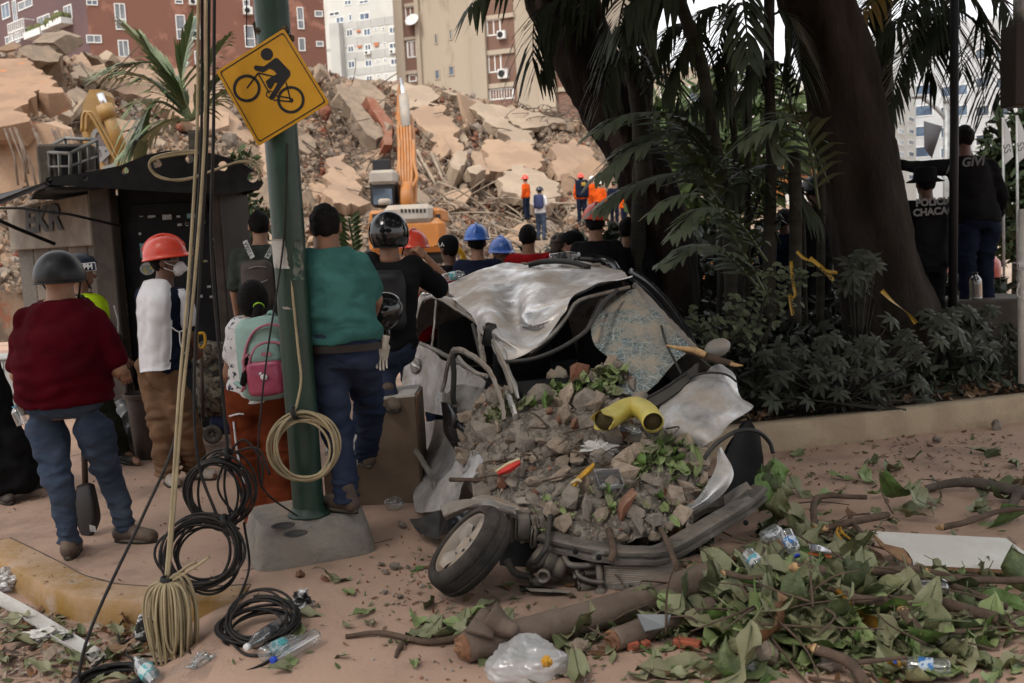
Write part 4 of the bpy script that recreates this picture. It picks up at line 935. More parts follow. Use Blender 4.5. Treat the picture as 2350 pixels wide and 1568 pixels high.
m_stick=[M('sticker_white',(.42,.42,.41),(.30,.30,.30),scale=40,rough=.6),M('sticker_teal',(.08,.24,.28),(.25,.33,.33),scale=50,rough=.6),M('sticker_yellow',(.45,.33,.03),(.10,.20,.32),scale=30,rough=.6),M('sticker_red',(.33,.10,.08),(.40,.38,.36),scale=45,rough=.6)]
def shape2d(loops,o,ux,uy,th=.01):
 """flat plate with holes: loops of (u, v), first is the outline"""
 cu=bpy.data.curves.new('s','CURVE');cu.dimensions='2D';cu.fill_mode='BOTH';cu.extrude=th/2
 for lp in loops:
  s=cu.splines.new('POLY');s.points.add(len(lp)-1);s.use_cyclic_u=True
  for i,(a,b)in enumerate(lp):s.points[i].co=(a,b,0,1)
 ob=bpy.data.objects.new('s',cu);COL.objects.link(ob);dg=bpy.context.evaluated_depsgraph_get();dg.update();me=bpy.data.meshes.new_from_object(ob.evaluated_get(dg))
 v=np.array([tuple(q.co)for q in me.vertices]);f=[tuple(p.vertices)for p in me.polygons]
 bpy.data.objects.remove(ob);bpy.data.curves.remove(cu);bpy.data.meshes.remove(me)
 ux,uy=np.array(Vector(ux).normalized()),np.array(Vector(uy).normalized());n=np.cross(ux,uy)
 return np.array(o)+v[:,:1]*ux+v[:,1:2]*uy+v[:,2:3]*n,f
def circ(c,r,n=20,ph=0):return[(c[0]+r*math.cos(2*math.pi*i/n+ph),c[1]+r*math.sin(2*math.pi*i/n+ph))for i in range(n)]
bc=gz(708,1262);BL_H=.235
blk=thing('concrete_block','grey tapered concrete pole base with two round holes in its dusty top','block',(bc.x,bc.y,0))
Gb=[];yaw=R(24)
for h,s_ in((0,1.0),(.03,1.005),(.14,.93),(BL_H-.02,.865),(BL_H,.845)):
 row=[]
 for k in range(48):
  a=2*math.pi*k/48;ca,sa=math.cos(a),math.sin(a);e=2/5.5
  p=np.array((math.copysign(abs(ca)**e,ca)*.335,math.copysign(abs(sa)**e,sa)*.27,0))*s_@rotz(yaw).T;row.append(np.array((bc.x,bc.y,h))+p)
 Gb.append(row)
Gb=np.array(Gb);Gb+=.004*fbm(Gb*14,3,4)[...,None]
o=mesh('block',Gb,[tuple(q)for q in grid_faces(5,48,True)]+[tuple(4*48+k for k in range(48))],m_bconc,blk);auto(o,50)
for x,y in((650,1208),(678,1226)):
 c=gz(x,y,BL_H);b=MB();b.lathe([(.062,.003),(.060,.006),(.050,.005),(.047,-.003),(0,-.004)],24,(c.x,c.y,BL_H));b.build('hole',m_signk if False else M('hole_shadow_cup',(.05,.045,.04),rough=1),blk)  # shallow dish; its dark colour stands for shade inside the hole
lettering('painted_mark','H',.075,tuple(gz(655,1276,.0)+Vector((.0,-.012,.105))),(1,-.05,0),(0,.15,1),M('orange_spray',(.45,.19,.02),rough=.8),blk,lift=.012)
pd=5.30
pb=at(711,1203,pd-.02);pt=at(619,-40,pd-.05);pb.z=BL_H
pole=thing('street_pole','dark green steel street pole with a torn poster standing in the concrete base','pole',tuple(pb))
b=MB();b.tube([pb-Vector((0,0,.01)),pb+(pt-pb)*.3,pb+(pt-pb)*.65,pt],[.084,.084,.086,.088],28);auto(b.build('shaft',m_polegreen,pole),40)
b=MB();b.lathe([(.115,0),(.115,.012),(.09,.03),(.086,.05)],28,tuple(pb),tuple((pt-pb).normalized()));b.build('collar',m_polegreen,pole)
ax_=(pt-pb).normalized()
def on_pole(x,y,out=.002):
 p=at(x,y,pd);t_=(p-pb).dot(ax_);c=pb+ax_*t_;q=p-c;q-=ax_*q.dot(ax_);u=max(-.98,min(.98,q.x/.0855));return c+Vector((u,-math.sqrt(1-u*u),0))*(.0865+out)
def pole_patch(poly,name,mat,rows=10):
 ys=np.linspace(min(p[1]for p in poly),max(p[1]for p in poly),rows);G=[]
 lft=sorted([p for p in poly if p[2]==0],key=lambda p:p[1]);rgt=sorted([p for p in poly if p[2]==1],key=lambda p:p[1])
 for y in ys:
  a_=np.interp(y,[p[1]for p in lft],[p[0]for p in lft])+rnd.uniform(-3,3);c_=np.interp(y,[p[1]for p in rgt],[p[0]for p in rgt])+rnd.uniform(-3,3)
  G.append([tuple(on_pole(a_+(c_-a_)*k/8,y))for k in range(9)])
 sheet(name,np.array(G),mat,pole,th=.0015)
pole_patch([(622,552,0),(628,590,0),(640,612,0),(666,548,1),(668,580,1),(678,615,1)],'torn_poster',m_paper)
pole_patch([(684,555,0),(682,600,0),(696,550,1),(703,640,1)],'torn_poster',M('grime_paper',(.20,.20,.17),(.10,.12,.10),scale=12,rough=.9,c3=(.03,.07,.05),s3=8,thr3=(.45,.55)))
pole_patch([(658,700,0),(660,706,0),(676,700,1),(678,706,1)],'paint_chip',m_paper,4)
b=MB();b.bbox(at(598,72,5.25),(.06,.05,.10),.01,roty(R(-8)));b.bbox(at(625,70,5.2),(.17,.04,.035),.01);b.bbox(at(668,88,5.22),(.03,.03,.03),.005);b.build('bracket',m_rot,pole)
sdp=5.155
sg=thing('bicycle_sign','tilted yellow diamond sign with a black cyclist fixed to the green pole','sign',tuple(at(624,200,sdp)))
SO=at(624.5,200.5,sdp);sux=Vector((1,0,0));suy=Vector((0,.045,1)).normalized();snn=sux.cross(suy)
def s2(zx,zy):
 p=onp(zx/2.977,zy/2.977,SO,snn);q=p-SO;return(q.dot(sux),q.dot(suy))
cor=[s2(*q)for q in((1940,195),(2252,705),(1765,1000),(1476,488))]
def rounded(c,r_=.014,n=4):
 out=[]
 for i in range(len(c)):
  p0,p1,p2=[np.array(c[(i+k)%len(c)])for k in(-1,0,1)];a=p1+(p0-p1)/np.linalg.norm(p0-p1)*r_;e=p1+(p2-p1)/np.linalg.norm(p2-p1)*r_
  for k in range(n+1):t=k/n;out.append(tuple((1-t)**2*a+2*t*(1-t)*p1+t*t*e))
 return out
v,f=shape2d([rounded(cor)],SO,sux,suy,.004);mesh('plate',v,f,m_signy,sg,smooth=False)
ctr=np.mean(cor,0);sc_=lambda k:[tuple(ctr+(np.array(c)-ctr)*k)for c in cor]
v,f=shape2d([rounded(sc_(.935)),rounded(sc_(.912))],SO+snn*.0035,sux,suy,.001);mesh('border',v,f,m_signk,sg,smooth=False)
def picto(name,loops):v,f=shape2d([[s2(*q)for q in lp]for lp in loops],SO+snn*.0035,sux,suy,.001);mesh(name,v,f,m_signk,sg,smooth=False)
picto('cyclist_head',[circ((1824,372),42,28)])
picto('cyclist_body',[[(1733,462),(1745,448),(1805,455),(1880,398),(1900,400),(1985,490),(1983,520),(1935,580),(1874,676),(1858,686),(1842,678),(1842,660),(1880,600),(1897,568),(1880,566),(1850,614),(1832,600),(1815,558),(1850,530),(1892,507),(1870,482),(1840,470),(1800,497),(1745,482)]])
picto('front_wheel',[circ((1687,605),95,40),circ((1687,605),75,40)]);picto('rear_wheel',[circ((1988,683),94,40),circ((1988,683),75,40)])
def stroke(a,b,w=4):d_=np.array(b)-np.array(a);n=np.array((-d_[1],d_[0]))/np.linalg.norm(d_)*w;a,b=np.array(a),np.array(b);return[tuple(a+n),tuple(b+n),tuple(b-n),tuple(a-n)]
for i,(a,b)in enumerate((((1687,605),(1765,500)),((1765,500),(1870,524)),((1765,503),(1842,640)),((1955,565),(1985,682)),((1870,685),(2000,697)),((1880,655),(1985,672)))):picto('frame_tube',[stroke(a,b,5)])
picto('pedal_ring',[circ((1843,645),26,20),circ((1843,645),19,20)]);picto('hub',[circ((1992,685),14,14)])
kd=8.9
ko=at(310,1012,kd);K=thing('kiosk','black shuttered kiosk with a curved awning, stickers and a graffiti panel','kiosk',(ko.x,ko.y,0))
kl,kr=at(285,1000,kd).x,at(545,1000,kd).x;KH=2.42
b=MB();b.bbox(((kl+kr)/2+.05,kd+.55,1.2),(kr-kl-.12,1.0,2.38),.02);b.build('front_panel',m_kblack,K,smooth=False)
kL=at(36,560,11.2);sv=Vector((kL.x-kl,11.2-kd,0));sl=sv.length;sv.normalize();sn=Vector((-sv.y,sv.x,0));sn=sn if sn.y<0 else-sn
ry=math.atan2(sv.y,sv.x)
b=MB();c=Vector((kl,kd,0))+sv*sl/2-sn*.5;b.box((c.x,c.y,1.1),(sl,.9,2.2),rotz(ry));b.build('side_wall',m_kgrey,K,smooth=False)
for k in range(5):
 b=MB();c=Vector((kl,kd,0))+sv*(sl*(k+.5)/5)-sn*.035;b.bbox((c.x,c.y,.95),(sl/5-.03,.04,1.7),.008,rotz(ry));b.build('side_panel',m_kgrey if k%2 else M('kiosk_dark_mesh',(.07,.062,.055),(.11,.095,.08),scale=60,rough=.9,bump=.6),K,smooth=False)
b=MB();c=Vector((kl,kd,0))+sv*sl*.53+sn*.04;b.bbox((c.x,c.y,2.0),(sl*.92,.05,.46),.01,rotz(ry));b.build('name_board',M('pale_name_board',(.21,.185,.155),(.16,.14,.118),scale=3,rough=.9,spec=.1),K,smooth=False)
pc=onp(105,506,c,sn)+sn*.03
v,f=text_vf('EKR',.34,.014,.12);ud=np.array(-sv if sv.x<0 else sv);mesh('graffiti',np.array(pc)+np.array(sn)*.012+v[:,:1]*2.1*ud+v[:,1:2]*np.array((0,0,1)),f,m_print,K,smooth=False)
b=MB();b.bbox((kl+.01,kd-.03,1.22),(.19,.16,2.4),.012);b.build('corner_post',m_kpost,K,smooth=False)
b=MB();b.bbox((kr-.02,kd-.02,1.22),(.08,.10,2.4),.01);b.build('post',m_kpost,K,smooth=False)
for z_,h_ in((2.06,.10),(.12,.2)):b=MB();b.bbox(((kl+kr)/2+.06,kd+.03,z_),(kr-kl-.33,.05,h_),.006);b.build('shutter_rail',m_kblack,K,smooth=False)
fd=8.35
FO=at(350,400,fd);fux,fuy=Vector((1,0,0)),Vector((0,0,1))
def f2(x,y):p=at(x,y,fd)-FO;return(p.x,p.z)
top_e=[(107,408),(201,396),(279,380),(336,356),(386,346),(450,346),(504,356),(554,373),(595,400),(604,420),(598,431),(530,446),(400,442),(282,435),(201,430),(107,424)]
hol=[(345,1240,21),(590,1222,17),(857,1170,27),(1077,1120,31),(1297,1085,32),(1522,1137,36),(1728,1210,38)]
v,f=shape2d([[f2(*q)for q in top_e]]+[[f2(x/2.977,y/2.977)for x,y in circ((hx,hy),hr,18)]for hx,hy,hr in hol],FO,fux,fuy,.03);mesh('awning_fascia',v,f,m_roofk,K,smooth=False)
rows=[[at(x,min(y+44,436),fd+.02)for x,y in top_e[:9]],[at(x-25,min(y+40,432),fd+1.2)+Vector((0,0,-.05))for x,y in top_e[:9]],[at(x-40,min(y+40,432),fd+2.4)+Vector((0,0,-.12))for x,y in top_e[:9]]]
sheet('awning',patch_pts(rows,4,4),m_roofk,K,th=.03)
rows=[[at(107,416,fd),at(60,434,fd+.3),at(0,458,fd+.5),at(-60,480,fd+.6)],[at(150,405,fd+1.8),at(80,425,fd+2),at(0,445,fd+2.4),at(-60,462,fd+2.6)]]
sheet('side_awning',patch_pts(rows,6,3),m_roofk,K,th=.04)
b=MB();b.tube([at(-20,478,8.4),at(50,478,8.3),at(160,492,8.3),at(290,522,8.6)],.012,6);b.tube([at(-20,498,8.2),at(40,525,8.4),at(125,560,8.8)],.016,6);b.build('awning_stay',m_roofk,K)
sk=[(1105,118,18,0,'c'),(1190,125,30,0,'r'),(1310,135,36,0,'r'),(1500,125,34,1,'r'),(1410,195,18,0,'r'),(1467,190,15,0,'c'),(1580,175,28,0,'r'),(1683,178,16,3,'r'),(1098,265,11,0,'c'),(1725,303,28,0,'c'),(1665,310,17,0,'r'),(1430,357,13,0,'c'),(1525,387,20,3,'c'),(1690,372,12,0,'r'),(1145,398,45,1,'s'),(1155,540,58,0,'e'),(1612,480,16,2,'r'),(1728,555,28,2,'s'),(1640,680,16,0,'r'),(1735,650,14,0,'r'),(1570,755,20,0,'r'),(1660,760,16,0,'r'),(1400,130,14,0,'r'),(1500,610,18,1,'r')]
for i,(x,y,r_,mi,kd_)in enumerate(sk):
 c=at(x/3.416,459+y/3.416,kd+.045);rr=px(r_/3.416,kd);b=MB();q=random.Random(i)
 if kd_=='c' or kd_=='e':b.prism([tuple(c+Vector((math.cos(a)*rr,0,math.sin(a)*rr*(.85 if kd_=='e' else 1))))for a in np.linspace(0,6.283,19)[:-1]],(0,-1,0),.004)
 else:
  h_=rr*(1.3 if kd_=='s' else .55);b.prism([tuple(c+Vector((x_,0,z_)))for x_,z_ in((-rr,-h_),(rr,-h_*q.uniform(.7,1)),(rr*q.uniform(.8,1),h_),(-rr,h_))],(0,-1,0),.004)
 s_=b.build('sticker',m_stick[mi],K,smooth=False)
 if kd_ in 'ce' and r_>14:
  b=MB();b.prism([tuple(c+Vector((math.cos(a)*rr*.7,-.004,math.sin(a)*rr*.6)))for a in np.linspace(0,6.283,19)[:-1]],(0,-1,0),.002);b.build('print',m_print if i!=15 else m_stick[2],s_,smooth=False)
p=at(1583/3.416,459+175/3.416,kd+.036);lettering('print','NARANJO',.07,tuple(p),(1,0,0),(0,0,1),m_print,K,lift=.004)
cg=thing('roof_cage','grey metal cage on the kiosk roof','cage',tuple(at(160,405,9.4)));b=MB()
z1p=lambda x,y,d:at(x/2.977,y/2.977,d)
fr0=[z1p(265,1040,9.3),z1p(445,945,9.9),z1p(660,955,9.3),z1p(480,1050,8.7)];fr1=[z1p(285,1225,9.3),z1p(450,1130,9.9),z1p(670,1160,9.3),z1p(480,1210,8.7)]
for i in range(4):
 j=(i+1)%4;b.tube([fr0[i],fr0[j]],.017,4);b.tube([fr0[i],fr1[i]],.017,4);b.tube([fr0[i]*.45+fr1[i]*.55,fr0[j]*.45+fr1[j]*.55],.012,4)
for u in(.33,.66):
 b.tube([fr0[0].lerp(fr0[3],u),fr1[0].lerp(fr1[3],u)],.016,4);b.tube([fr0[2].lerp(fr0[3],u),fr1[2].lerp(fr1[3],u)],.016,4)
b.build('bars',M('weathered_grey_metal',(.16,.155,.145),(.22,.21,.19),scale=8,rough=.7),cg)
ac=thing('air_conditioner','old air conditioner box inside the roof cage','air conditioner',tuple(z1p(480,1210,9.2)));c=z1p(470,1130,9.3);b=MB();b.bbox(tuple(c),(.46,.34,.36),.02,rotz(.2));b.build('case',m_kgrey,ac,smooth=False);b=MB();b.bbox(tuple(c+Vector((.08,-.19,.01))),(.22,.03,.28),.01,rotz(.2));b.build('grille',m_kblack,ac,smooth=False)
b_=at(346,1046,8.1);bn=thing('litter_bin','tall dark brown plastic litter bin beside the kiosk','bin',(b_.x,b_.y,0));b=MB()
b.lathe([(.115,0),(.12,.02),(.155,.50),(.175,.505),(.178,.54),(.165,.545),(.15,.50),(.11,.03),(0,.03)],24,(b_.x,b_.y,0));auto(b.build('tub',M('brown_plastic',(.05,.032,.027),(.065,.045,.037),scale=6,rough=.6),bn),40)
c=at(303,1000,8.3);q=lambda p:d_ell(p,(c.x,c.y,.22),(.27,.22,.26))+.035*fbm(p*7,3,6)+.02*np.abs(fbm(p*np.array((16,16,5)),2,9))
v,f=sdf_mesh(q,(c.x-.36,c.y-.32,-.02),(c.x+.36,c.y+.32,.55),.016);v[:,2]=np.maximum(v[:,2],.004);tag(mesh('rubbish_sack',v,f,M('black_polythene',(.012,.012,.013),(.03,.028,.027),scale=5,rough=.28,spec=.5)),'crumpled black rubbish sack behind the brown litter bin','sack')
c=gz(8,958);t=thing('metal_cabinet','light grey metal cabinet cut by the left picture edge','cabinet',(c.x,c.y,0));b=MB();hh=px(135,c.y);b.bbox((c.x-.06,c.y+.2,hh/2),(.42,.4,hh),.012);m_gc=M('grey_cabinet_paint',(.33,.34,.34),(.28,.29,.29),scale=3,rough=.55,dust=.2);b.build('body',m_gc,t,smooth=False);b=MB();b.bbox((c.x-.06,c.y+.19,hh+.01),(.46,.44,.03),.008);b.build('lid',m_gc,t,smooth=False);b=MB();b.bbox((c.x+.05,c.y-.005,hh*.5),(.012,.01,hh*.9),.002);b.build('seam',m_galv,t)
od=6.28
ob=thing('steel_cabinet','rusty brown open steel cabinet lying between the pole and the car','cabinet',(at(860,1168,od).x,od,0))
def o3(x,y):p=at(x,y,od);return p
Lp=[(851,921),(951,911),(957,985),(962,1075),(968,1163),(860,1170),(760,1176),(749,1165),(742,1078),(800,1070),(860,1061)]
P=[o3(*q)for q in Lp]
for q in P:q.z=max(q.z,.004)
b=MB();b.prism(P,(0,1,0),.02);b.build('front_sheet',m_rust,ob,smooth=False)
def plate(a,c,name,mat,dp=.42,th=.015,off=.021):
 d_=(c-a);n=d_.cross(Vector((0,1,0))).normalized();b=MB();y=Vector((0,off,0));b.prism([a+y,c+y,c+y+Vector((0,dp,0)),a+y+Vector((0,dp,0))],tuple(n),th);return b.build(name,mat,ob,smooth=False)
plate(P[0],P[1],'top_plate',m_whitep);plate(P[1],P[4],'side_plate',m_rust);plate(P[10],P[0],'inner_wall',m_whitep);plate(P[8],P[10],'inner_shelf',m_whitep,.5);plate(P[6],P[4],'bottom_plate',m_rust)
b=MB();b.prism([o3(742,1050)+Vector((0,.06,0)),o3(845,1046)+Vector((0,.06,0)),o3(838,1010)+Vector((0,.35,0)),o3(742,1012)+Vector((0,.35,0))],(0,0,1),.025);b.build('shelf_board',m_whitep,ob,smooth=False)
b=MB();b.tube([o3(842,1048)+Vector((0,-.005,.0)),o3(849,925)+Vector((0,-.005,0))],.008,4);b.build('edge_trim',m_whitep,ob)
def cable(name,label,pts,d,r_,mat,n=6,grp=None,drop=None):
 P=[at(x,y,d if not isinstance(d,(list,tuple))else d[i])for i,(x,y)in enumerate(pts)]
 b=MB();b.tube(crom(P,10),r_,n);o=b.build(name,mat);tag(o,label,'cable',grp);return o
CG='cables hanging from above the pole'
cable('cable','cream cable hanging into the hank, the one nearer the sign',[(473,-20),(470,300),(447,640),(420,900),(401,1150),(386,1330)],[4.9,4.85,4.7,4.55,4.4,4.3],.0078,m_cream,grp=CG)
cable('cable','cream cable hanging into the hank, the one farther from the sign',[(455,-20),(452,300),(433,640),(411,900),(395,1150),(381,1330)],[4.9,4.85,4.7,4.55,4.4,4.3],.0078,m_cream,grp=CG)
cable('cable','black cable hanging then slanting down to the kerb',[(464,-20),(461,350),(441,640),(424,850),(398,1020),(330,1180),(240,1370),(196,1480),(178,1568),(172,1640)],[4.92,4.9,4.8,4.7,4.6,4.4,4.2,4.1,4.05,4.0],.0072,m_bcable,grp=CG)
cable('cable','black cable hanging straight into the upper black coil',[(492,-20),(490,300),(485,560),(505,830),(520,1000),(523,1042)],[5.0,5.0,4.98,4.96,4.95,4.95],.0085,m_bcable,grp=CG)
cable('cable','black cable hanging into the lower black coil',[(480,-20),(476,300),(458,640),(446,880),(455,1060),(500,1190)],[4.95,4.9,4.85,4.8,4.75,4.72],.0078,m_bcable,grp=CG)
cable('cable','cream cable running down the green pole to its coil',[(617,-20),(615,60),(638,330),(652,480),(668,640),(684,800),(691,870),(682,925),(674,948)],[5.19,5.19,5.19,5.19,5.19,5.17,5.14,5.12,5.11],.0072,m_cream)
cable('cable','thin black wire along the green pole beside the mint backpack',[(660,330),(650,560),(615,800),(600,930),(592,1060),(610,1130),(690,1190)],[5.18,5.17,5.1,5.05,5.05,5.1,5.2],.005,m_bcable)
cable('cable','thin string from the top edge to the bracket',[(566,-20),(566,60),(566,105)],5.1,.003,m_bcable)
def loops(P0,ux,uy,rx,ry,n,r_,seed,jit=.10,out=.03,turn=48):
 """one continuous wound coil"""
 k=random.Random(seed);ux,uy=Vector(ux).normalized(),Vector(uy).normalized();nn=ux.cross(uy);pts=[]
 prm=[(rx*(1+k.uniform(-jit,jit)),ry*(1+k.uniform(-jit,jit)),k.uniform(-.5,.5)*out*2,k.uniform(-jit,jit)*rx*.8,k.uniform(-jit,jit)*ry*.8)for _ in range(n+2)]
 for i in range(n*turn):
  a=2*math.pi*i/turn;q=i/turn;j=int(q);t=q-j;t=t*t*(3-2*t);A_=[prm[j][m]*(1-t)+prm[j+1][m]*t for m in range(5)]
  pts.append(Vector(P0)+ux*(math.sin(a)*A_[0]+A_[3])+uy*(math.cos(a)*A_[1]+A_[4]*(1-math.cos(a))*.5)+nn*A_[2])
 return pts
def coil(label,c,d,rx,ry,n,r_,mat,seed,ux=(1,0,0),uy=(0,.08,1),tie=None,jit=.1,out=.03,P0=None,extra=()):
 P0=P0 if P0 is not None else at(*c,d);t=thing('cable_coil',label,'cable coil',tuple(P0));b=MB();b.tube(loops(P0,ux,uy,px(rx,d),px(ry,d),n,r_,seed,jit,out),r_,6)
 for e in extra:b.tube(crom([at(x,y,d)for x,y in e],8),r_,6)
 b.build('windings',mat,t)
 if tie:q=at(*tie,d);bt=MB();bt.lathe([(.034,-.012),(.038,0),(.034,.012),(.026,.012),(.026,-.012)],12,tuple(q),(1,0,.3),close=True);bt.build('tie',m_black,t)
 return t
coil('neat coil of cream cable tied to the front of the green pole',(697,1028),5.11,73,74,9,.0072,m_cream,2,tie=(676,948),jit=.17,out=.04)
coil('upper coil of black cable hanging above the pavement',(503,1128),4.95,66,84,11,.0065,m_bcable,5,tie=(523,1042),jit=.2,out=.07,extra=(((523,1042),(470,1060),(434,1130),(450,1200)),((523,1042),(515,1120),(535,1200),(550,1215)),((523,1042),(560,1010),(600,1060),(600,1120)),((523,1042),(500,1120),(545,1190)),((523,1042),(590,1030),(620,1090))))
coil('lower coil of black cable resting on the pavement edge',(468,1268),4.62,85,75,13,.0065,m_bcable,8,uy=(0,.35,1),tie=(517,1196),jit=.22,out=.08)
coil('flat coil of black cable lying at the kerb end',None,4.45,88,78,14,.0062,m_bcable,11,ux=(1,.25,.03),uy=(-.3,1,.30),jit=.3,out=.04,P0=gz(590,1432,.05))
coil('black cable coil cut off at the bottom picture edge',None,4.0,82,60,10,.0078,m_bcable,14,ux=(1,.1,0),uy=(-.1,1,.05),jit=.2,out=.02,P0=gz(255,1556,-.10))
def gcable(label,pts,r_,mat,z=0):b=MB();b.tube(crom([gz(x,y,zz)for x,y,zz in pts],8),r_,6);tag(b.build('cable',mat),label,'cable')
gcable('loose black cable loop on the ground by the cream hank',[(420,1380,.01),(330,1390,-.03),(278,1430,-.10),(275,1480,-.115),(310,1515,-.11),(380,1520,-.10),(450,1490,-.06),(520,1460,-.02)],.006,m_bcable)
gcable('black cable snaking from the cream hank to the bottles',[(190,1560,-.11),(260,1490,-.11),(340,1455,-.10),(420,1480,-.07),(470,1545,-.03),(550,1545,-.01),(620,1515,.01),(650,1480,.01),(660,1440,.01)],.0065,m_bcable)
gcable('black cable trailing beside the concrete base',[(560,1200,.35),(572,1300,.05),(545,1380,.01),(520,1440,.01),(560,1500,.01),(640,1500,.01)],.0065,m_bcable)
hk=thing('cable_hank','cream cable hank hanging down to the kerb, tied at the top','cable hank',tuple(at(384,1330,4.3)));q=random.Random(4);T0=at(384,1332,4.28)
for i in range(42):
 w_=px(q.gauss(0,26),4.3);h_=px(q.uniform(140,218),4.3);dy=q.uniform(-.10,.08);w2=w_+q.uniform(.02,.05)*(1 if q.random()<.5 else-1)
 pts=[T0,T0+Vector((w_*.85,dy*.7,-h_*.07)),T0+Vector((w_*1.1,dy,-h_*.35)),T0+Vector((w_*.95,dy,-h_*.82)),T0+Vector(((w_+w2)*.5,dy,-h_)),T0+Vector((w2*.95,dy-.012,-h_*.8)),T0+Vector((w2*1.1,dy-.01,-h_*.35)),T0+Vector((w2*.8,dy*.6-.01,-h_*.07)),T0]
 b=MB();b.tube(crom(pts,7),.0058,6);b.build('loop',m_cream,hk)
b=MB();b.lathe([(.03,-.015),(.034,0),(.03,.015),(.02,.015),(.02,-.015)],12,tuple(T0),(.1,0,1),close=True);b.build('tie',m_black,hk)
for e in(((386,1334),(405,1318),(432,1330),(452,1400),(450,1500),(425,1530)),((386,1334),(400,1322),(420,1335),(436,1410),(436,1490),(410,1525)),((388,1332),(430,1300),(450,1290)),((390,1336),(450,1300),(480,1278))):b=MB();b.tube(crom([at(x,y,4.27)for x,y in e],5),.0072,6);b.build('cut_end',m_cream,hk)
for i,e in enumerate((((455,350),(395,357),(350,368),(344,385),(362,405),(395,413),(440,408),(500,388),(545,373),(580,375),(598,400)),((450,346),(390,352),(348,366),(348,392),(380,410),(430,412),(510,384),(560,370),(592,385),(596,415)))):
 cable('cable',('cream cable draped over the awning holes, the lower strand','cream cable draped over the awning holes, the upper strand')[i],e,8.25,.012,m_cream)
lp=at(2172,420,24);L=thing('street_lamp','grey street lamp post with a double arm behind the brimmed hat','street lamp',(lp.x,24,0));b=MB();b.tube([(lp.x,24,0),at(2172,235,24)],[.09,.07],10);b.ell(at(2172,232,24),(.09,.09,.11),8,6);b.build('post',m_galv,L)
b=MB();b.tube(crom([at(2172,275,24),at(2150,250,24),at(2118,225,24)],4),.05,7);b.tube(crom([at(2172,290,24),at(2160,262,24),at(2140,245,24)],4),.02,5);b.build('arm',m_galv,L);b=MB();b.ell(at(2108,222,24),(.22,.1,.06),10,6);b.build('lamp_head',m_galv,L)
m_ban=M('dark_banner',(.06,.06,.065),rough=.9);p0=at(2168,280,23.9)
b=MB();b.prism([at(2121,278,23.8),at(2163,290,23.8),at(2150,330,23.8),at(2139,363,23.8),at(2122,340,23.8)],(0,1,0),.03);tag(b.build('banner',m_ban),'dark grey pennant hung on the street lamp','banner')
for i,(x,yt,yb,lab)in enumerate(((2306,270,490,'white feather flag with dark lettering'),(2338,265,490,'white feather flag at the extreme right edge'))):
 t=thing('feather_flag',lab,'flag',(at(x,480,16).x,16,0));b=MB();b.tube([(at(x,480,16).x,16,0),at(x-4,yt,16)],.02,6);b.build('pole',m_galv,t);b=MB();b.prism([at(x-2,yt,16),at(x+12,yt+35,16),at(x+20,yt+90,16),at(x-2,yt+110,16)],(0,1,0),.01);b.build('cloth',m_kgrey if False else M('pale_flag',(.33,.33,.33),rough=.9),t,smooth=False)
 lettering('print','SS',.16,tuple(at(x+4,yt+72,15.9)),(.2,0,-1),(1,0,.2),m_print,t)
t=thing('sign_box','dark box sign hanging at the upper right edge','sign box',tuple(at(2340,240,8.2)));b=MB();b.bbox(tuple(at(2345,152,8.3)),(px(66,8.2),.25,px(180,8.2)),.01);b.build('case',M('dark_brown_case',(.035,.027,.022),rough=.7),t,smooth=False);b=MB();b.tube([at(2340,-60,8.4),at(2340,62,8.4)],.05,10);b.build('bracket',m_galv,t)
t=thing('pipe_stand','white plastic pipe stand at the right picture edge','pipe',(at(2346,880,7.9).x,7.9,.2));b=MB();b.tube([at(2346,480,7.9),at(2344,640,7.9),at(2346,880,7.9)],.03,10);b.tube([at(2335,640,7.9),at(2365,642,7.9)],.025,8);b.bbox(tuple(at(2345,610,7.9)),(.12,.1,.06),.01);b.build('pipe',m_whitep,t)
b=MB();b.tube(crom([at(2338,650,7.85),at(2334,675,7.85),at(2350,690,7.85)],5),.006,5);b.build('hose',m_whitep,t)
# ================================================================ people
m_skin=M('brown_skin',(.26,.135,.085),(.23,.115,.07),scale=8,rough=.55,spec=.35)
m_skin2=M('tan_skin',(.34,.19,.125),(.30,.165,.105),scale=8,rough=.55,spec=.35)
m_skin3=M('dark_brown_skin',(.13,.065,.042),(.11,.055,.035),scale=8,rough=.5,spec=.35)
m_hair=M('black_hair',(.006,.005,.005),(.011,.009,.008),scale=60,rough=.75,spec=.15,bump=1.5,bscale=70)
def cloth(name,c,v=.7,**k):return M(name,c,tuple(q*v for q in c),scale=4.5,rough=.95,bump=.8,bscale=6,spec=.05,stretch=(1,1,1.5),ridged=True,**k)
c_maroon=cloth('maroon_cotton',(.06,.002,.006),dust=.08,dustc=(.14,.05,.05));c_teal=cloth('teal_cotton',(.05,.15,.137));c_black=cloth('black_cotton',(.012,.012,.013));c_navy=cloth('navy_cotton',(.012,.016,.032))
c_jean=M('blue_denim',(.034,.048,.078),(.052,.068,.10),scale=3,rough=.95,bump=.9,bscale=8,ridged=True,spec=.05,stretch=(1,1,1.8),c3=(.085,.10,.13),s3=1.6,thr3=(.56,.8))
c_jeand=M('dark_denim',(.018,.026,.05),(.028,.036,.062),scale=3,rough=.95,bump=.9,bscale=8,ridged=True,spec=.05,stretch=(1,1,1.8),c3=(.04,.045,.055),s3=2,thr3=(.58,.8))
c_khaki=cloth('brown_khaki',(.17,.10,.06));c_white=cloth('white_cotton',(.62,.61,.63),.92);c_green=cloth('grey_green_cotton',(.05,.06,.052));c_rust=cloth('rust_red_tracksuit',(.15,.035,.014));c_red=cloth('red_cotton',(.32,.012,.016));c_orange=cloth('orange_overall',(.62,.085,.012));c_olive=cloth('dark_olive_uniform',(.026,.03,.022));c_pale=cloth('pale_blue_shorts',(.33,.36,.42))
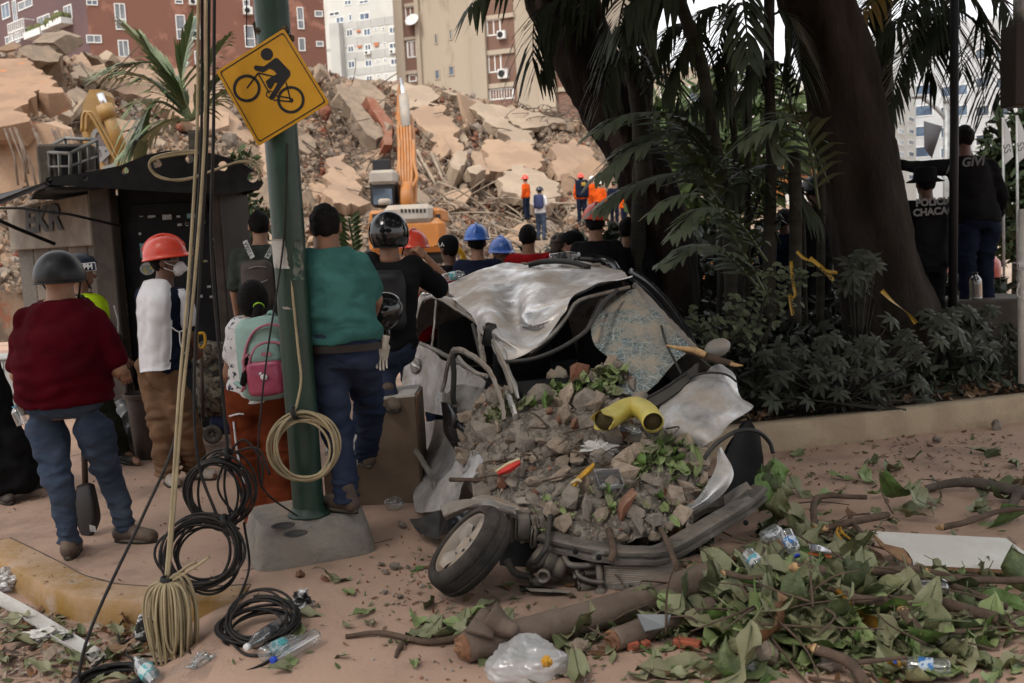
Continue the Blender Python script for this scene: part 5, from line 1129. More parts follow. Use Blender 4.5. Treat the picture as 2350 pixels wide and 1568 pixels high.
c_print=M('white_printed_cotton',(.60,.58,.58),(.05,.045,.07),scale=26,rough=.95,thr=(.56,.6),spec=.1)
c_neon=cloth('neon_yellow_vest',(.42,.62,.02),.9)
m_boot=M('brown_boot_leather',(.075,.05,.04),(.05,.035,.028),scale=9,rough=.7,dust=.55);m_shoeb=M('black_shoe',(.015,.014,.014),rough=.6,dust=.2);m_shoew=M('dusty_white_shoe',(.40,.36,.31),(.30,.26,.22),scale=10,rough=.8,dust=.4);m_sole=M('dark_sole',(.03,.03,.026),rough=.9,dust=.4)
m_hred=M('red_helmet_plastic',(.62,.045,.02),rough=.3,spec=.5,dust=.1);m_hblue=M('blue_helmet_plastic',(.03,.13,.50),rough=.3,spec=.5,dust=.1);m_hwhite=M('white_helmet_plastic',(.6,.6,.58),rough=.35,spec=.5);m_hblack=M('gloss_black_helmet',(.008,.008,.009),rough=.12,spec=.6);m_hmatt=M('scuffed_black_helmet',(.007,.0075,.009),(.012,.0125,.014),scale=12,rough=.42,spec=.35)
m_mask=M('white_mask',(.66,.66,.65),rough=.9);m_strapm=M('grey_strap',(.25,.25,.24),rough=.8)
SEC=[(.78,.12,.10),(.86,.165,.125),(.95,.172,.125),(1.05,.155,.112),(1.18,.158,.115),(1.30,.175,.12),(1.40,.165,.098),(1.455,.12,.075),(1.50,.06,.06)]
def skel(base,H,yaw):
 s=H/1.75;c,n=math.cos(yaw),math.sin(yaw)
 J=dict(pelvis=(0,0,.95),chest=(0,0,1.28),neck=(0,-.01,1.475),head=(0,.015,1.63))
 for k,g in(('L',-1),('R',1)):
  J['sh'+k]=(g*.165,0,1.405);J['el'+k]=(g*.235,-.015,1.13);J['wr'+k]=(g*.225,.07,.89);J['hip'+k]=(g*.09,0,.90);J['kn'+k]=(g*.10,.015,.50);J['an'+k]=(g*.105,-.02,.085);J['toe'+k]=(g*.125,.13,.03)
 return{k:np.array(base)+np.array((x*c+y*n,-x*n+y*c,z))*s for k,(x,y,z)in J.items()},s
HANDS={}
def hand_vf(curl):
 if curl in HANDS:return HANDS[curl]
 fg=[(-.033,.082,.0082),(-.011,.090,.0088),(.011,.086,.0086),(.032,.070,.0078)]
 def fn(p):
  d=d_rbox(p,(0,.045,0),(.042,.045,.014),.013)
  for x,L,r_ in fg:
   a=np.array((x*.95,.085,0));t1=curl*.9;b_=a+np.array((x*.12,math.cos(t1)*L*.45,-math.sin(t1)*L*.45));t2=curl*2.0;c_=b_+np.array((0,math.cos(t2)*L*.33,-math.sin(t2)*L*.33));t3=curl*2.7;e=c_+np.array((0,math.cos(t3)*L*.25,-math.sin(t3)*L*.25))
   f=np.minimum(np.minimum(d_cone(p,a,b_,r_*1.05,r_),d_cone(p,b_,c_,r_,r_*.92)),d_cone(p,c_,e,r_*.92,r_*.75));d=smin(d,f,.006)
  a=np.array((-.036,.02,-.004));b_=np.array((-.062,.055,-.012-.02*curl));e=np.array((-.058+.03*curl,.088,-.018-.03*curl))
  d=smin(d,np.minimum(d_cone(p,a,b_,.013,.0105),d_cone(p,b_,e,.0105,.0085)),.008)
  return smin(d,d_cone(p,(0,-.05,0),(0,.02,0),.027,.024),.012)
 HANDS[curl]=sdf_mesh(fn,(-.085,-.06,-.1),(.06,.2,.03),.0052);return HANDS[curl]
def mesh_join(parts):
 V,F,n=[],[],0
 for v,f in parts:
  V.append(v);F+=[[i+n for i in q]for q in(f.tolist()if isinstance(f,np.ndarray)else f)];n+=len(v)
 return np.concatenate(V),F
def folds(p,seed,amp,sc=(9,9,20)):return amp*(fbm(p*np.array(sc),3,seed)*1.3+.9*np.sin(fbm(p*np.array((4,4,5)),2,seed+9)*9))
def band(d,p,fn,w=.06):
 m=np.abs(d)<w;d=d.copy();d[m]+=fn(p[m]);return d
class Person:pass
def person(label,base,H=1.72,yaw=0.0,h=.016,ov=None,fat=1.0,skin=None,shirt=None,sleeve=.75,hem=.88,pants=None,pantw=1.0,shoe=None,head_yaw=0.0,head_pitch=0.0,hair='short',secs=None,curl=.5,foldamp=.006,group=None,hands=True,shirt_name='shirt',shorts=False,belly=0.0,neckr=.058,skirt=None):
 J,s=skel(base,H,yaw);J.update({k:np.array(v_)for k,v_ in(ov or{}).items()});skin=skin or m_skin;seed=int(abs(base[0]*91+base[1]*37))+3
 T=thing('person',label,'person',tuple(base),group);P=Person();P.t,P.J,P.s,P.yaw=T,J,s,yaw
 Rl=rotz(-yaw);bz=np.array(base)
 pel,nk=J['pelvis'],J['neck'];zs=np.array([q[0]for q in SEC])*s
 S=secs or[(z,rx*fat,ry*fat*(1.15 if fat>1.15 else 1))for z,rx,ry in SEC]
 def toloc(p):return(p-bz)@Rl
 lp,ln=toloc(pel),toloc(nk);cz=np.array((lp[2],ln[2]))
 def torso(p,off,z0,z1):
  q=toloc(p);z=q[...,2];sz=np.array([a for a,_,_ in S])*s;rx=np.interp(z,sz,[a for _,a,_ in S])*s+off;ry=np.interp(z,sz,[a for _,_,a in S])*s+off
  t=np.clip((z-cz[0])/(cz[1]-cz[0]),-.4,1.1);cx=lp[0]+(ln[0]-lp[0])*t;cyy=lp[1]+(ln[1]-lp[1])*t+belly*np.exp(-((z/s-1.08)/.13)**2)
  ry=ry+abs(belly)*.5*np.exp(-((z/s-1.08)/.13)**2)
  e=np.sqrt(((q[...,0]-cx)/rx)**2+((q[...,1]-cyy)/ry)**2);d=(e-1)*np.minimum(rx,ry)*.95
  return np.maximum(d,np.maximum(z0*s-z,z-z1*s)*.9)
 def arm(p,k,off=0,t0=0.0,t1=2.0,ru=.047,rf=.038):
  sh,el,wr=J['sh'+k],J['el'+k],J['wr'+k];f_=fat**.5
  if t1<=1:e=sh+(el-sh)*t1;return d_cone(p,sh,e,ru*s*f_*1.1+off,(ru-.006*t1)*s*f_+off*1.15)
  e=el+(wr-el)*(t1-1);return np.minimum(d_cone(p,sh,el,ru*s*f_*1.08+off,rf*s*f_*1.05+off),d_cone(p,el,e,rf*s*f_*1.05+off,.027*s+off))
 def leg(p,k,off=0,rt=.082,rk=.056,ra=.04,t1=2.0):
  a,b_,c_=J['hip'+k],J['kn'+k],J['an'+k];f_=fat**.6
  if t1<=1:return d_cone(p,a,a+(b_-a)*t1,rt*s*f_+off,rk*s*f_+off*1.2)
  return smin(d_cone(p,a,b_,rt*s*f_+off,rk*s*f_+off),d_cone(p,b_,c_,rk*s*f_+off,ra*s+off),.03)
 hy=yaw+head_yaw;Rh=rotz(-hy)@np.eye(3);hc=J['head'];hp=rotx(-head_pitch)
 def headq(p):return((p-hc)@Rh)@hp
 pts=np.array(list(J.values()));lo,hi=pts.min(0)-.25*s,pts.max(0)+.25*s;lo[2]=min(lo[2],bz[2]);
 def body(p):
  d=torso(p,-.022,.80,1.5)
  d=smin(d,d_cone(p,nk-np.array((0,0,.04*s)),hc-np.array((0,0,.05*s)),neckr*s*1.1,neckr*s),.03)
  for k in 'LR':
   d=smin(d,arm(p,k),.025);d=smin(d,leg(p,k,-.014 if pants is not None and not shorts else 0),.03);d=smin(d,d_cone(p,J['an'+k],J['toe'+k],.036*s,.03*s),.02)
  return smin(d,d_ell(headq(p),(0,0,.01*s),(.075*s,.094*s,.11*s)),.015)
 def headf(p):
  q=headq(p)/s;d=d_ell(q,(0,-.008,.02),(.076,.093,.098));d=smin(d,d_ell(q,(0,.028,-.052),(.052,.062,.062)),.03)
  d=smin(d,d_cone(q,(0,.085,-.002),(0,.108,-.03),.009,.015),.012);d=smin(d,d_cone(q,(-.02,.084,-.062),(.02,.084,-.062),.010,.010),.008)
  d=smin(d,d_cone(q,(-.035,.078,.022),(.035,.078,.022),.012,.012),.012)
  for g in(-1,1):
   d=np.maximum(d,-d_ell(q,(g*.031,.098,.004),(.017,.016,.010)));d=smin(d,d_ell(q,(g*.032,.078,.003),(.013,.013,.011)),.002)
   d=smin(d,np.maximum(d_ell(q,(g*.082,-.008,-.008),(.014,.022,.033)),-d_ell(q,(g*.095,-.002,-.008),(.008,.012,.02))),.008)
  d=smin(d,d_cone(q,(0,-.01,-.06),(0,-.02,-.17),neckr,neckr*1.08),.02);return d*s
 parts=[sdf_mesh(body,lo,hi,h*1.25)]
 hh=max(h*.55,.0075);parts.append(sdf_mesh(headf,hc-np.array((.125,.135,.2))*s,hc+np.array((.125,.135,.13))*s,hh))
 if hands and h<.03:
  for k in 'LR':
   d_=J['wr'+k]-J['el'+k];d_=d_/np.linalg.norm(d_);fw=toloc(J['wr'+k]+0)*0;up_=np.array(ov.get('palm'+k,(math.cos(yaw)*(1 if k=='L' else-1),-math.sin(yaw)*(1 if k=='L' else-1),.2)))if ov else np.array((1,0,.2));up_=-up_
   xx=np.cross(d_,up_);xx/=np.linalg.norm(xx)+1e-9;zz=np.cross(xx,d_);v_,f_=hand_vf(curl);vv=v_.copy()
   if k=='R':vv[:,0]*=-1;f_=f_[:,::-1]
   parts.append((J['wr'+k]+(vv[:,:1]*xx+vv[:,1:2]*d_+vv[:,2:3]*zz)*s*1.0,f_))
 v,f=mesh_join(parts);mesh('body',v,f,skin,T)
 if pants is not None and skirt is None:
  def fp(p):
   d=torso(p,.014*pantw,.80,min(1.035,hem+.06));z=(p-bz)[...,2]/s
   nz=fbm(p*7,2,seed);wr=.006*np.sin(z*130+nz*5)*np.clip((.30-z)/.2,0,1)+.005*np.sin(z*80+nz*6)*np.exp(-((z-.52)/.09)**2)
   for k in 'LR':d=smin(d,leg(p,k,.016*pantw,.088*(1+.2*(pantw-1)),.062*pantw**.7,.052*pantw,2.0 if not shorts else .85),.025)
   d=band(d,p,lambda q:folds(q,seed+3,foldamp*1.25));d=d+wr*1.5
   cut=(J['anL'][2]-bz[2])-.03*s if not shorts else-1
   return np.maximum(np.maximum(d,(p-bz)[...,2]-1.04*s),min(J['anL'][2],J['anR'][2])-.035*s-p[...,2])
  l2,h2=pts.min(0)-.16*s,pts.max(0)+.16*s;h2[2]=bz[2]+1.1*s;l2[2]=max(l2[2],bz[2]-.02)
  kp=np.array([J[q+k]for q in('hip','kn','an')for k in 'LR']+[J['pelvis']]);l2[:2]=kp.min(0)[:2]-.26*s*max(1,fat);h2[:2]=kp.max(0)[:2]+.26*s*max(1,fat)
  v,f=sdf_mesh(fp,l2,h2,h);P.pants=mesh('trousers',v,f,pants,T)
 if skirt is not None:P.pants=skirt(T,P)
 if shirt is not None:
  def fs(p):
   d=torso(p,.022+.004*fat+(.022 if fat>1.2 else .004),hem,1.475)
   for k in 'LR':d=smin(d,arm(p,k,.021,0,sleeve,.052),.014)
   nq=d_cone(p,nk+np.array((0,0,.03*s)),hc,.075*s,.06*s)
   w_=np.clip(1-(((p-bz)[...,2]/s)-hem)/.22,0,1)
   d=band(d,p,lambda q:folds(q,seed,foldamp*.8)+foldamp*1.0*np.clip(1-(((q-bz)[...,2]/s)-hem)/.25,0,1)*np.sin(q[...,2]*75/s+fbm(q*5,2,seed+5)*6))
   return np.maximum(d,-nq)
  kp=np.array([J[q+k]for q in('sh','el')for k in 'LR']+([J['wr'+k]for k in 'LR']if sleeve>1 else[])+[J['pelvis'],J['neck']]);l2,h2=kp.min(0)-.14*s,kp.max(0)+.12*s
  wmax=max(q[1]for q in S)*s+.05;l2[:2]=np.minimum(l2[:2],J['pelvis'][:2]-wmax);h2[:2]=np.maximum(h2[:2],J['pelvis'][:2]+wmax);l2[2]=bz[2]+hem*s-.05
  v,f=sdf_mesh(fs,l2,h2,h);P.shirt=mesh(shirt_name,v,f,shirt,T)
 if shoe is not None:
  for k in 'LR':
   a,t_=J['an'+k],J['toe'+k];d_=(t_-a)*np.array((1,1,0));L=np.linalg.norm(d_)+1e-9;d_/=L;gz0=t_[2]-.03*s
   heel=np.array((a[0],a[1],gz0+.045*s))-d_*.035*s;toe=np.array((a[0],a[1],gz0+.036*s))+d_*.165*s;mid=np.array((a[0],a[1],gz0+.06*s))+d_*.05*s
   fn=lambda p:np.maximum(smin(smin(smin(d_cone(p,heel,toe,.043*s,.036*s),d_cone(p,mid,toe,.047*s,.036*s),.02),d_cone(p,heel+np.array((0,0,.02)),np.array((a[0],a[1],a[2]+.06*s)),.044*s,.042*s),.02),d_cone(p,toe-d_*.06*s,toe,.043*s,.037*s),.02),gz0+.012-p[...,2])
   hs_=max(h*.7,.01);l2,h2=np.minimum(heel,toe)-.07*s,np.maximum(heel,toe)+.09*s;h2[2]=a[2]+.12*s;l2[2]=gz0-.02
   v,f=sdf_mesh(fn,l2,h2,hs_);so=mesh('shoe',v,f,shoe,T)
   perp=np.array((-d_[1],d_[0],0));b=MB();ring=[]
   for i in range(20):
    an_=2*math.pi*i/20;u=math.cos(an_);w_=math.sin(an_);c_=(heel+toe)/2;ring.append(c_+d_*u*.143*s+perp*w_*(.050 if u>0 else .043)*s*(1 if abs(u)<.8 else .96))
   r0=np.array(ring);r0[:,2]=gz0+.001;b.prism(r0,(0,0,1),.024*s);b.build('sole',m_sole,so)
 if hair:
  def fh(p):
   q=headq(p)/s;d=d_ell(q,(0,-.012,.025),(.086,.102,.107))+.012*fbm(p*30,3,seed)
   lim=np.maximum(q[...,1]-.062+.5*np.minimum(0,q[...,2]-.05)*-1,-.075-q[...,2]+.25*q[...,1]);face=d_ell(q,(0,.115,-.03),(.075,.065,.095));ear=np.minimum(d_ell(q,(-.088,.02,-.02),(.03,.035,.045)),d_ell(q,(.088,.02,-.02),(.03,.035,.045)))
   return np.maximum(np.maximum(d,np.maximum(lim,-face)),-ear)*s
  v,f=sdf_mesh(fh,hc-np.array((.12,.14,.13))*s,hc+np.array((.12,.12,.16))*s,max(hh,.009));mesh('hair',v,f,m_hair,T)
 P.headfwd=np.array((math.sin(hy),math.cos(hy),0));P.headr=np.array((math.cos(hy),-math.sin(hy),0));P.hc=hc;P.hy=hy;return P
def hframe(P,pitch=0.0,roll=0.0):
 f_=P.headfwd;r_=P.headr;u=np.array((0,0,1.0));Rm=np.stack([r_,f_,u],1)@eul(pitch,roll,0);return Rm
def hard_hat(P,mat,pitch=0.0,roll=0.0,dz=.035,sc=1.0,parent=None,c=None,Rm=None):
 parent=parent or P.t;c=c if c is not None else P.hc+np.array((0,0,dz*P.s));Rm=Rm if Rm is not None else hframe(P,pitch,roll);s=(P.s if P else 1)*sc;G=[]
 for th in np.linspace(0,1,13):
  row=[]
  for i in range(32):
   a=2*math.pi*i/32;e=math.sin(th*math.pi/2);z=math.cos(th*math.pi/2);k=1+.02*(abs(math.sin(a))<.18)*(th<.95);row.append((math.cos(a)*.112*e,math.sin(a)*.138*e,z*.128*k+.012*(abs(math.cos(a))<.22)*math.cos(th*1.4)))
  G.append(row)
 G.append([(math.cos(2*math.pi*i/32)*.124,math.sin(2*math.pi*i/32)*(.15 if math.sin(2*math.pi*i/32)<.2 else .15+.055*max(0,math.sin(2*math.pi*i/32))**2),-.012-.008*max(0,math.sin(2*math.pi*i/32)))for i in range(32)])
 G.append([(x*.97,y*.97,z-.006)for x,y,z in G[-1]]);G.append([(math.cos(2*math.pi*i/32)*.108,math.sin(2*math.pi*i/32)*.134,-.004)for i in range(32)])
 G=np.array(G)@Rm.T*s+c;o=mesh('hard_hat',G,grid_faces(len(G),32,True),mat,parent);auto(o,50)
 b=MB();pts=[np.array((0,math.sin(t)*.139,math.cos(t)*.136))for t in np.linspace(-1.2,1.25,12)];b.tube([p@Rm.T*s+c for p in pts],.011*s,6);b.build('ridge',mat,o)
 return o
def shell_helmet(P,mat,pitch=0.0,roll=0.0,dz=.03,low=1.75,sc=1.0,r3=(.128,.148,.138),parent=None,c=None,Rm=None,rim=True):
 parent=parent or P.t;c=c if c is not None else P.hc+np.array((0,0,dz*P.s));Rm=Rm if Rm is not None else hframe(P,pitch,roll);s=(P.s if P else 1)*sc;G=[]
 for t in np.linspace(.001,1,18):
  row=[]
  for i in range(36):
   a=2*math.pi*i/36;fr_=max(0,math.sin(a));e=t*(low-.62*fr_**1.5*(low>1.6));row.append((math.cos(a)*r3[0]*math.sin(e),math.sin(a)*r3[1]*math.sin(e),r3[2]*math.cos(e)))
  G.append(row)
 G.append([(x*.93,y*.93,z-.002)for x,y,z in G[-1]]);G.append([(x*.9,y*.9,z+.05)for x,y,z in G[-1]])
 G=np.array(G)@Rm.T*s+c;o=mesh('helmet',G,grid_faces(len(G),36,True),mat,parent)
 if rim:b=MB();b.tube([tuple(q)for q in np.concatenate([G[17],G[17][:1]])],.006*s,6,cap=False);b.build('rim',m_black,o)
 for g in(-1,1):
  b=MB();p0=np.array((g*.118,.01,-.03))@Rm.T*s+c;p1=np.array((g*.06,.06,-.15))@Rm.T*s+c;b.tube([p0,(p0+p1)/2+np.array((0,0,-.01)),p1],.006,5);b.build('strap',m_black,o)
 return o
def feet(P1,P2,z=0):return gz(*P1,z),gz(*P2,z)
def soft_bag(name,parent,c,half,rot,mat,r_=.06,amp=.006,seed=1,h=.014,bulge=.03):
 c=np.array(c);fn=lambda p:d_rbox(p,c,half,r_,rot)+folds(p,seed,amp)-bulge*np.exp(-((((p-c)@rot)[...,0]/half[0])**2+(((p-c)@rot)[...,2]/half[2])**2)*1.2)
 e=np.array(half).max()*1.3+.06;v,f=sdf_mesh(fn,c-e,c+e,h);return mesh(name,v,f,mat,parent)
fl,frr=gz(157,1283),gz(297,1247);d0=(fl.y+frr.y)/2;bs=np.array(((fl.x+frr.x)/2-.12,d0,0));J_=lambda x,y,dd=0.0:A(x,y,d0+dd)
SECF=[(.78,.13,.12),(.86,.205,.17),(.95,.228,.185),(1.05,.230,.20),(1.18,.222,.19),(1.30,.205,.155),(1.40,.172,.105),(1.46,.115,.08),(1.51,.062,.062)]
p1=person('person in a maroon T-shirt and black helmet standing with folded arms',bs,1.72,.12,.015,secs=SECF,fat=1.24,shirt=c_maroon,sleeve=.78,hem=.885,pants=c_jean,pantw=.85,shoe=m_boot,skin=m_skin2,foldamp=.008,hair=None,neckr=.07,ov=dict(pelvis=J_(150,950),neck=J_(140,692),head=J_(137,640),shL=J_(70,736),shR=J_(214,736),elL=J_(40,862,-.02),elR=J_(274,848,.0),wrL=J_(95,865,.30),wrR=J_(205,860,.32),hipL=J_(108,985),hipR=J_(212,985),knL=A(137,1105,fl.y+.02),knR=A(253,1095,frr.y+.02),anL=np.array((fl.x,fl.y+.03,.09)),anR=np.array((frr.x-.03,frr.y+.03,.09)),toeL=np.array((fl.x-.04,fl.y+.19,.03)),toeR=np.array((frr.x+.12,frr.y+.0,.03))))
shell_helmet(p1,m_hmatt,dz=.012,low=1.78,r3=(.132,.152,.150))
b=MB();nk=p1.J['neck'];b.tube(crom([nk+np.array((math.cos(a)*.083,math.sin(a)*.083,.012+.012*math.sin(a)))for a in np.linspace(0,6.283,17)],2),.005,5,cap=False);b.build('neck_cord',m_tape,p1.t)
def jean_pocket(P,x,y,w_,h_,d,ang=0.0):
 c=at(x,y,d);G=[]
 for i in range(7):
  row=[]
  for j in range(7):row.append(at(x+(i/6-.5)*w_,y+(j/6-.5)*h_+ang*(i/6-.5)*w_,d+.10*(abs(i/6-.5)*1.2)**2*2))
  G.append(row)
 return G
d0=7.6;bs=np.array((A(222,1080,d0)[0],d0,0));J_=lambda x,y,dd=0.0:A(x,y,d0+dd)
p2=person('person in a dark tactical helmet and neon yellow vest behind the maroon shirt',bs,1.66,1.05,.018,shirt=c_olive,sleeve=.98,hem=.84,pants=c_olive,shoe=m_shoeb,skin=m_skin,hair=None,ov=dict(elR=J_(268,790,-.05),wrR=J_(285,850,-.02),elL=J_(240,790,.2),wrL=J_(275,820,.2),anR=np.array(gz(222,1070))+np.array((0,0,.09)),toeR=np.array(gz(250,1075))+np.array((0,0,.03)),anL=np.array(gz(285,1062))+np.array((0,0,.09)),toeL=np.array(gz(318,1070))+np.array((0,0,.03)),knR=J_(225,960,.05),knL=J_(250,960,.1)),curl=.7)
hm=shell_helmet(p2,M('navy_helmet',(.016,.02,.035),(.026,.03,.045),scale=14,rough=.45),dz=.03,low=1.65)
vv=[A(185,690,d0-.22),A(235,676,d0-.2),A(255,705,d0-.1),A(200,760,d0-.24)]
def vest(p):
 q=p;return None
sheet('vest',patch_pts([[A(178,676,d0-.14),A(200,673,d0-.17),A(228,676,d0-.13),A(246,690,d0-.05)],[A(180,720,d0-.2),A(205,720,d0-.22),A(235,720,d0-.17),A(252,722,d0-.08)],[A(180,780,d0-.22),A(205,780,d0-.24),A(235,780,d0-.19),A(252,780,d0-.1)]],5,5),c_neon,p2.t,th=.008)
b=MB();b.tube(crom([A(262,702,d0-.12),A(272,745,d0-.16),A(266,800,d0-.14)],4),.008,5);b.build('strap',m_strapm,p2.t)
pp=A(203,613,d0-.158);b=MB();b.bbox(tuple(pp),(.10,.006,.052),.002,roty(-.06));pt_=b.build('patch',M('navy_patch',(.02,.03,.08),rough=.7),hm);b=MB();b.bbox(tuple(pp+np.array((0,.003,0))),(.11,.004,.062),.002,roty(-.06));b.build('patch_border',m_mask,hm)
lettering('print','PM',.056,tuple(pp+np.array((0,-.006,0))),(1,0,.06),(-.06,0,1),m_mask,hm,bold=.0015)
fl,frr=gz(388,1112),gz(452,1112);d0=7.05;bs=np.array((A(385,1100,d0)[0],d0,0));J_=lambda x,y,dd=0.0:A(x,y,d0+dd)
p3=person('person in a red hard hat, white mask and white bib turning to look right',bs,1.70,.75,.015,shirt=c_navy,sleeve=.7,hem=.87,pants=c_khaki,pantw=1.35,shoe=m_shoew,skin=m_skin3,head_yaw=.65,foldamp=.007,curl=.6,ov=dict(pelvis=J_(382,845),neck=J_(370,655),head=J_(380,602),shL=J_(335,682,.05),shR=J_(415,685,-.02),elR=J_(437,770,-.02),wrR=J_(450,805,.1),elL=J_(345,790,.25),wrL=J_(400,800,.3),anL=np.array(gz(388,1110))+np.array((0,0,.09)),toeL=np.array(gz(400,1118))+np.array((0,0,.03)),anR=np.array(gz(448,1098))+np.array((0,0,.09)),toeR=np.array(gz(492,1102))+np.array((0,0,.03)),knL=J_(375,985,.02),knR=J_(430,980,.05)))
hard_hat(p3,m_hred,pitch=.12,dz=.048,sc=1.12)
b=MB()
G=patch_pts([[J_(330,645,.02),J_(352,640,-.06),J_(378,642,-.08),J_(392,655,-.06)],[J_(313,690,-.02),J_(345,690,-.18),J_(378,690,-.20),J_(396,690,-.14)],[J_(316,770,-.03),J_(345,770,-.19),J_(372,770,-.21),J_(394,770,-.16)],[J_(322,855,-.05),J_(345,852,-.20),J_(370,851,-.22),J_(391,847,-.18)]],8,8)
G=G+np.array((0,-1,0))*folds(G,5,.008,(14,14,4))[...,None];sheet('bib',G,c_white,p3.t,th=.006)
b=MB();b.tube(crom([J_(392,750,-.16),J_(412,762,-.14),J_(432,748,-.1)],4),.005,5);b.tube(crom([J_(412,762,-.14),J_(414,790,-.15),J_(424,812,-.14)],4),.005,5);b.build('bib_tie',c_white,p3.t)
fn=lambda p:np.maximum(d_cone(p,p3.J['shR']+np.array((0,-.005,.0)),p3.J['shR']+(p3.J['elR']-p3.J['shR'])*.62,.078,.076),-1)+folds(p,4,.004);q=p3.J['shR'];v,f=sdf_mesh(fn,q-.3,q+.2,.014);mesh('sleeve',v,f,c_white,p3.t)
mq=lambda p:(((p-p3.hc)@rotz(-p3.hy)))/p3.s;fn=lambda p:np.maximum(np.maximum(smin(d_ell(mq(p),(0,.078,-.052),(.054,.050,.055)),d_cone(mq(p),(0,.11,-.02),(0,.135,-.055),.02,.018),.02),.035-mq(p)[...,1]),mq(p)[...,2]-.0+.0);v,f=sdf_mesh(fn,p3.hc-.17,p3.hc+.17,.008);mesh('mask',v,f,m_mask,p3.t)
Rm=hframe(p3);b=MB();tp3=lambda q:np.array(q)@Rm.T*p3.s+p3.hc
b.tube([tp3((.05,.075,-.03)),tp3((.082,.03,-.012)),tp3((.088,-.005,.01))],.003,4);b.tube([tp3((.05,.07,-.075)),tp3((.085,-.01,-.035))],.003,4);b.build('mask_loop',m_mask,p3.t)
b=MB();b.tube([tp3((.06,.098,.005)),tp3((.088,.03,.008)),tp3((.088,-.01,.005))],.003,4);b.build('glasses',m_strapm,p3.t)
v,f=hand_vf(.6);fn=lambda p:d_ell(p,p3.J['wr'+'R']+np.array((.01,.02,-.05)),(.04,.045,.075))+.004*fbm(p*40,2,3);q=p3.J['wrR'];
d0=6.9;bs=np.array((A(-30,1150,d0)[0],d0,0))
def robe(T,P):
 fn=lambda p:np.maximum(smin(d_cone(p,bs+np.array((0,0,1.0)),bs+np.array((.10,0,.25)),.15,.24),d_cone(p,bs+np.array((.05,0,.5)),bs+np.array((.25,-.02,.16)),.17,.13),.1),.03+.10*(p[...,0]-bs[0])-p[...,2])+folds(p,8,.014,(14,14,3))
 v,f=sdf_mesh(fn,bs+np.array((-.4,-.4,0)),bs+np.array((.55,.4,1.15)),.02);return mesh('long_dress',v,f,c_black,T)
person('person in a long black dress walking out at the left edge',bs,1.65,1.3,.022,shirt=c_black,pants=c_black,shoe=m_shoeb,skirt=robe,hem=.95,ov=dict(anR=np.array(gz(62,1128))+np.array((0,0,.1)),toeR=np.array(gz(98,1112))+np.array((0,0,.03)),anL=np.array(gz(8,1150))+np.array((0,0,.09)),toeL=np.array(gz(22,1158))+np.array((0,0,.03))))
d0=8.4;tp=at(598,486,d0);bs=np.array((tp.x-.02,d0,tp.z-1.76));J_=lambda x,y,dd=0.0:A(x,y,d0+dd)
p5=person('person in a grey-green T-shirt with a taupe backpack behind the pole',bs,1.76,-.1,.016,shirt=c_green,sleeve=.82,pants=c_pale,shorts=True,shoe=m_shoew,skin=m_skin2,ov=dict(shL=J_(548,590),elL=J_(538,668),wrL=J_(545,730,.05)))
m_taupe=M('taupe_nylon',(.075,.058,.052),(.06,.047,.042),scale=9,rough=.55,bump=.3)
bp=thing('backpack','small taupe backpack with white lettered straps','backpack',tuple(J_(592,700,-.2)));soft_bag('bag',bp,J_(592,650,-.19),(.12,.07,.185),np.eye(3),m_taupe,.05,.004,3)
for pts in(((571,616),(592,612),(612,614)),((575,650),(600,648),(615,642))):b=MB();b.tube(crom([J_(x,y,-.29)for x,y in pts],4),.004,5);b.build('zip',m_galv,bp)
m_strapw=M('white_strap',(.5,.5,.49),rough=.8)
for i,(a,c_)in enumerate((((562,553),(580,592)),((632,556),(612,592)))):
 P0,P1=J_(*a,-.135),J_(*c_,-.21);dd=(P1-P0)/np.linalg.norm(P1-P0);w_=np.cross(dd,(0,-1,0));b=MB();b.prism([P0-w_*.022,P0+w_*.022,P1+w_*.022,P1-w_*.022],(0,-1,0),.008);s_=b.build('strap',m_strapw,bp,smooth=False);lettering('print','Y LOLA',.042,tuple((P0+P1)/2+np.array((0,-.012,0))),tuple(dd if i else-dd),tuple(np.cross((0,-1,0),dd if i else-dd)),m_print,bp,bold=.0008)
d0=5.95;bs=np.array((A(590,1210,d0)[0],d0,0));J_=lambda x,y,dd=0.0:A(x,y,d0+dd)
p6=person('person in rust trousers and a printed white shirt carrying a mint backpack',bs,1.52,-.35,.014,shirt=c_print,sleeve=.45,hem=.9,pants=c_rust,pantw=1.75,shoe=m_shoeb,skin=m_skin,foldamp=.007,hair=None,ov=dict(neck=J_(583,752),head=J_(580,694),pelvis=J_(592,890),shL=J_(545,775),elL=J_(522,862,.02),wrL=J_(545,905,.22),shR=J_(632,775),hipL=J_(562,905),hipR=J_(628,905),knL=J_(575,1050,.02),knR=J_(640,1050),anL=J_(603,1185),anR=J_(655,1165),toeL=J_(590,1208,.1),toeR=J_(660,1190,.12)))
fn=lambda p:smin(np.maximum(d_ell(p,p6.hc+np.array((.005,-.01,.02)),(.092,.108,.118)),-d_ell(p,p6.hc+np.array((-.09,.09,-.06)),(.085,.075,.10))),np.minimum(d_cone(p,J_(594,705,-.12),J_(582,785,-.27),.03,.036),d_cone(p,J_(582,785,-.27),J_(558,880,-.33),.036,.018)),.012)+.004*fbm(p*np.array((50,50,12)),2,3)
q=p6.hc;v,f=sdf_mesh(fn,q-np.array((.2,.42,.56)),q+np.array((.16,.16,.18)),.0095);mesh('hair',v,f,m_hair,p6.t)
b=MB();b.lathe([(.03,-.008),(.034,0),(.03,.008),(.02,0)],12,tuple(J_(594,704,-.115)),(.1,-.6,-.5),close=True);b.build('hair_band',M('lime_band',(.30,.55,.03),rough=.6),p6.t)
b=MB();b.tube([J_(545,688,.02),J_(552,684,-.02),J_(562,690,-.03)],.003,4);b.build('glasses',m_strapm,p6.t)
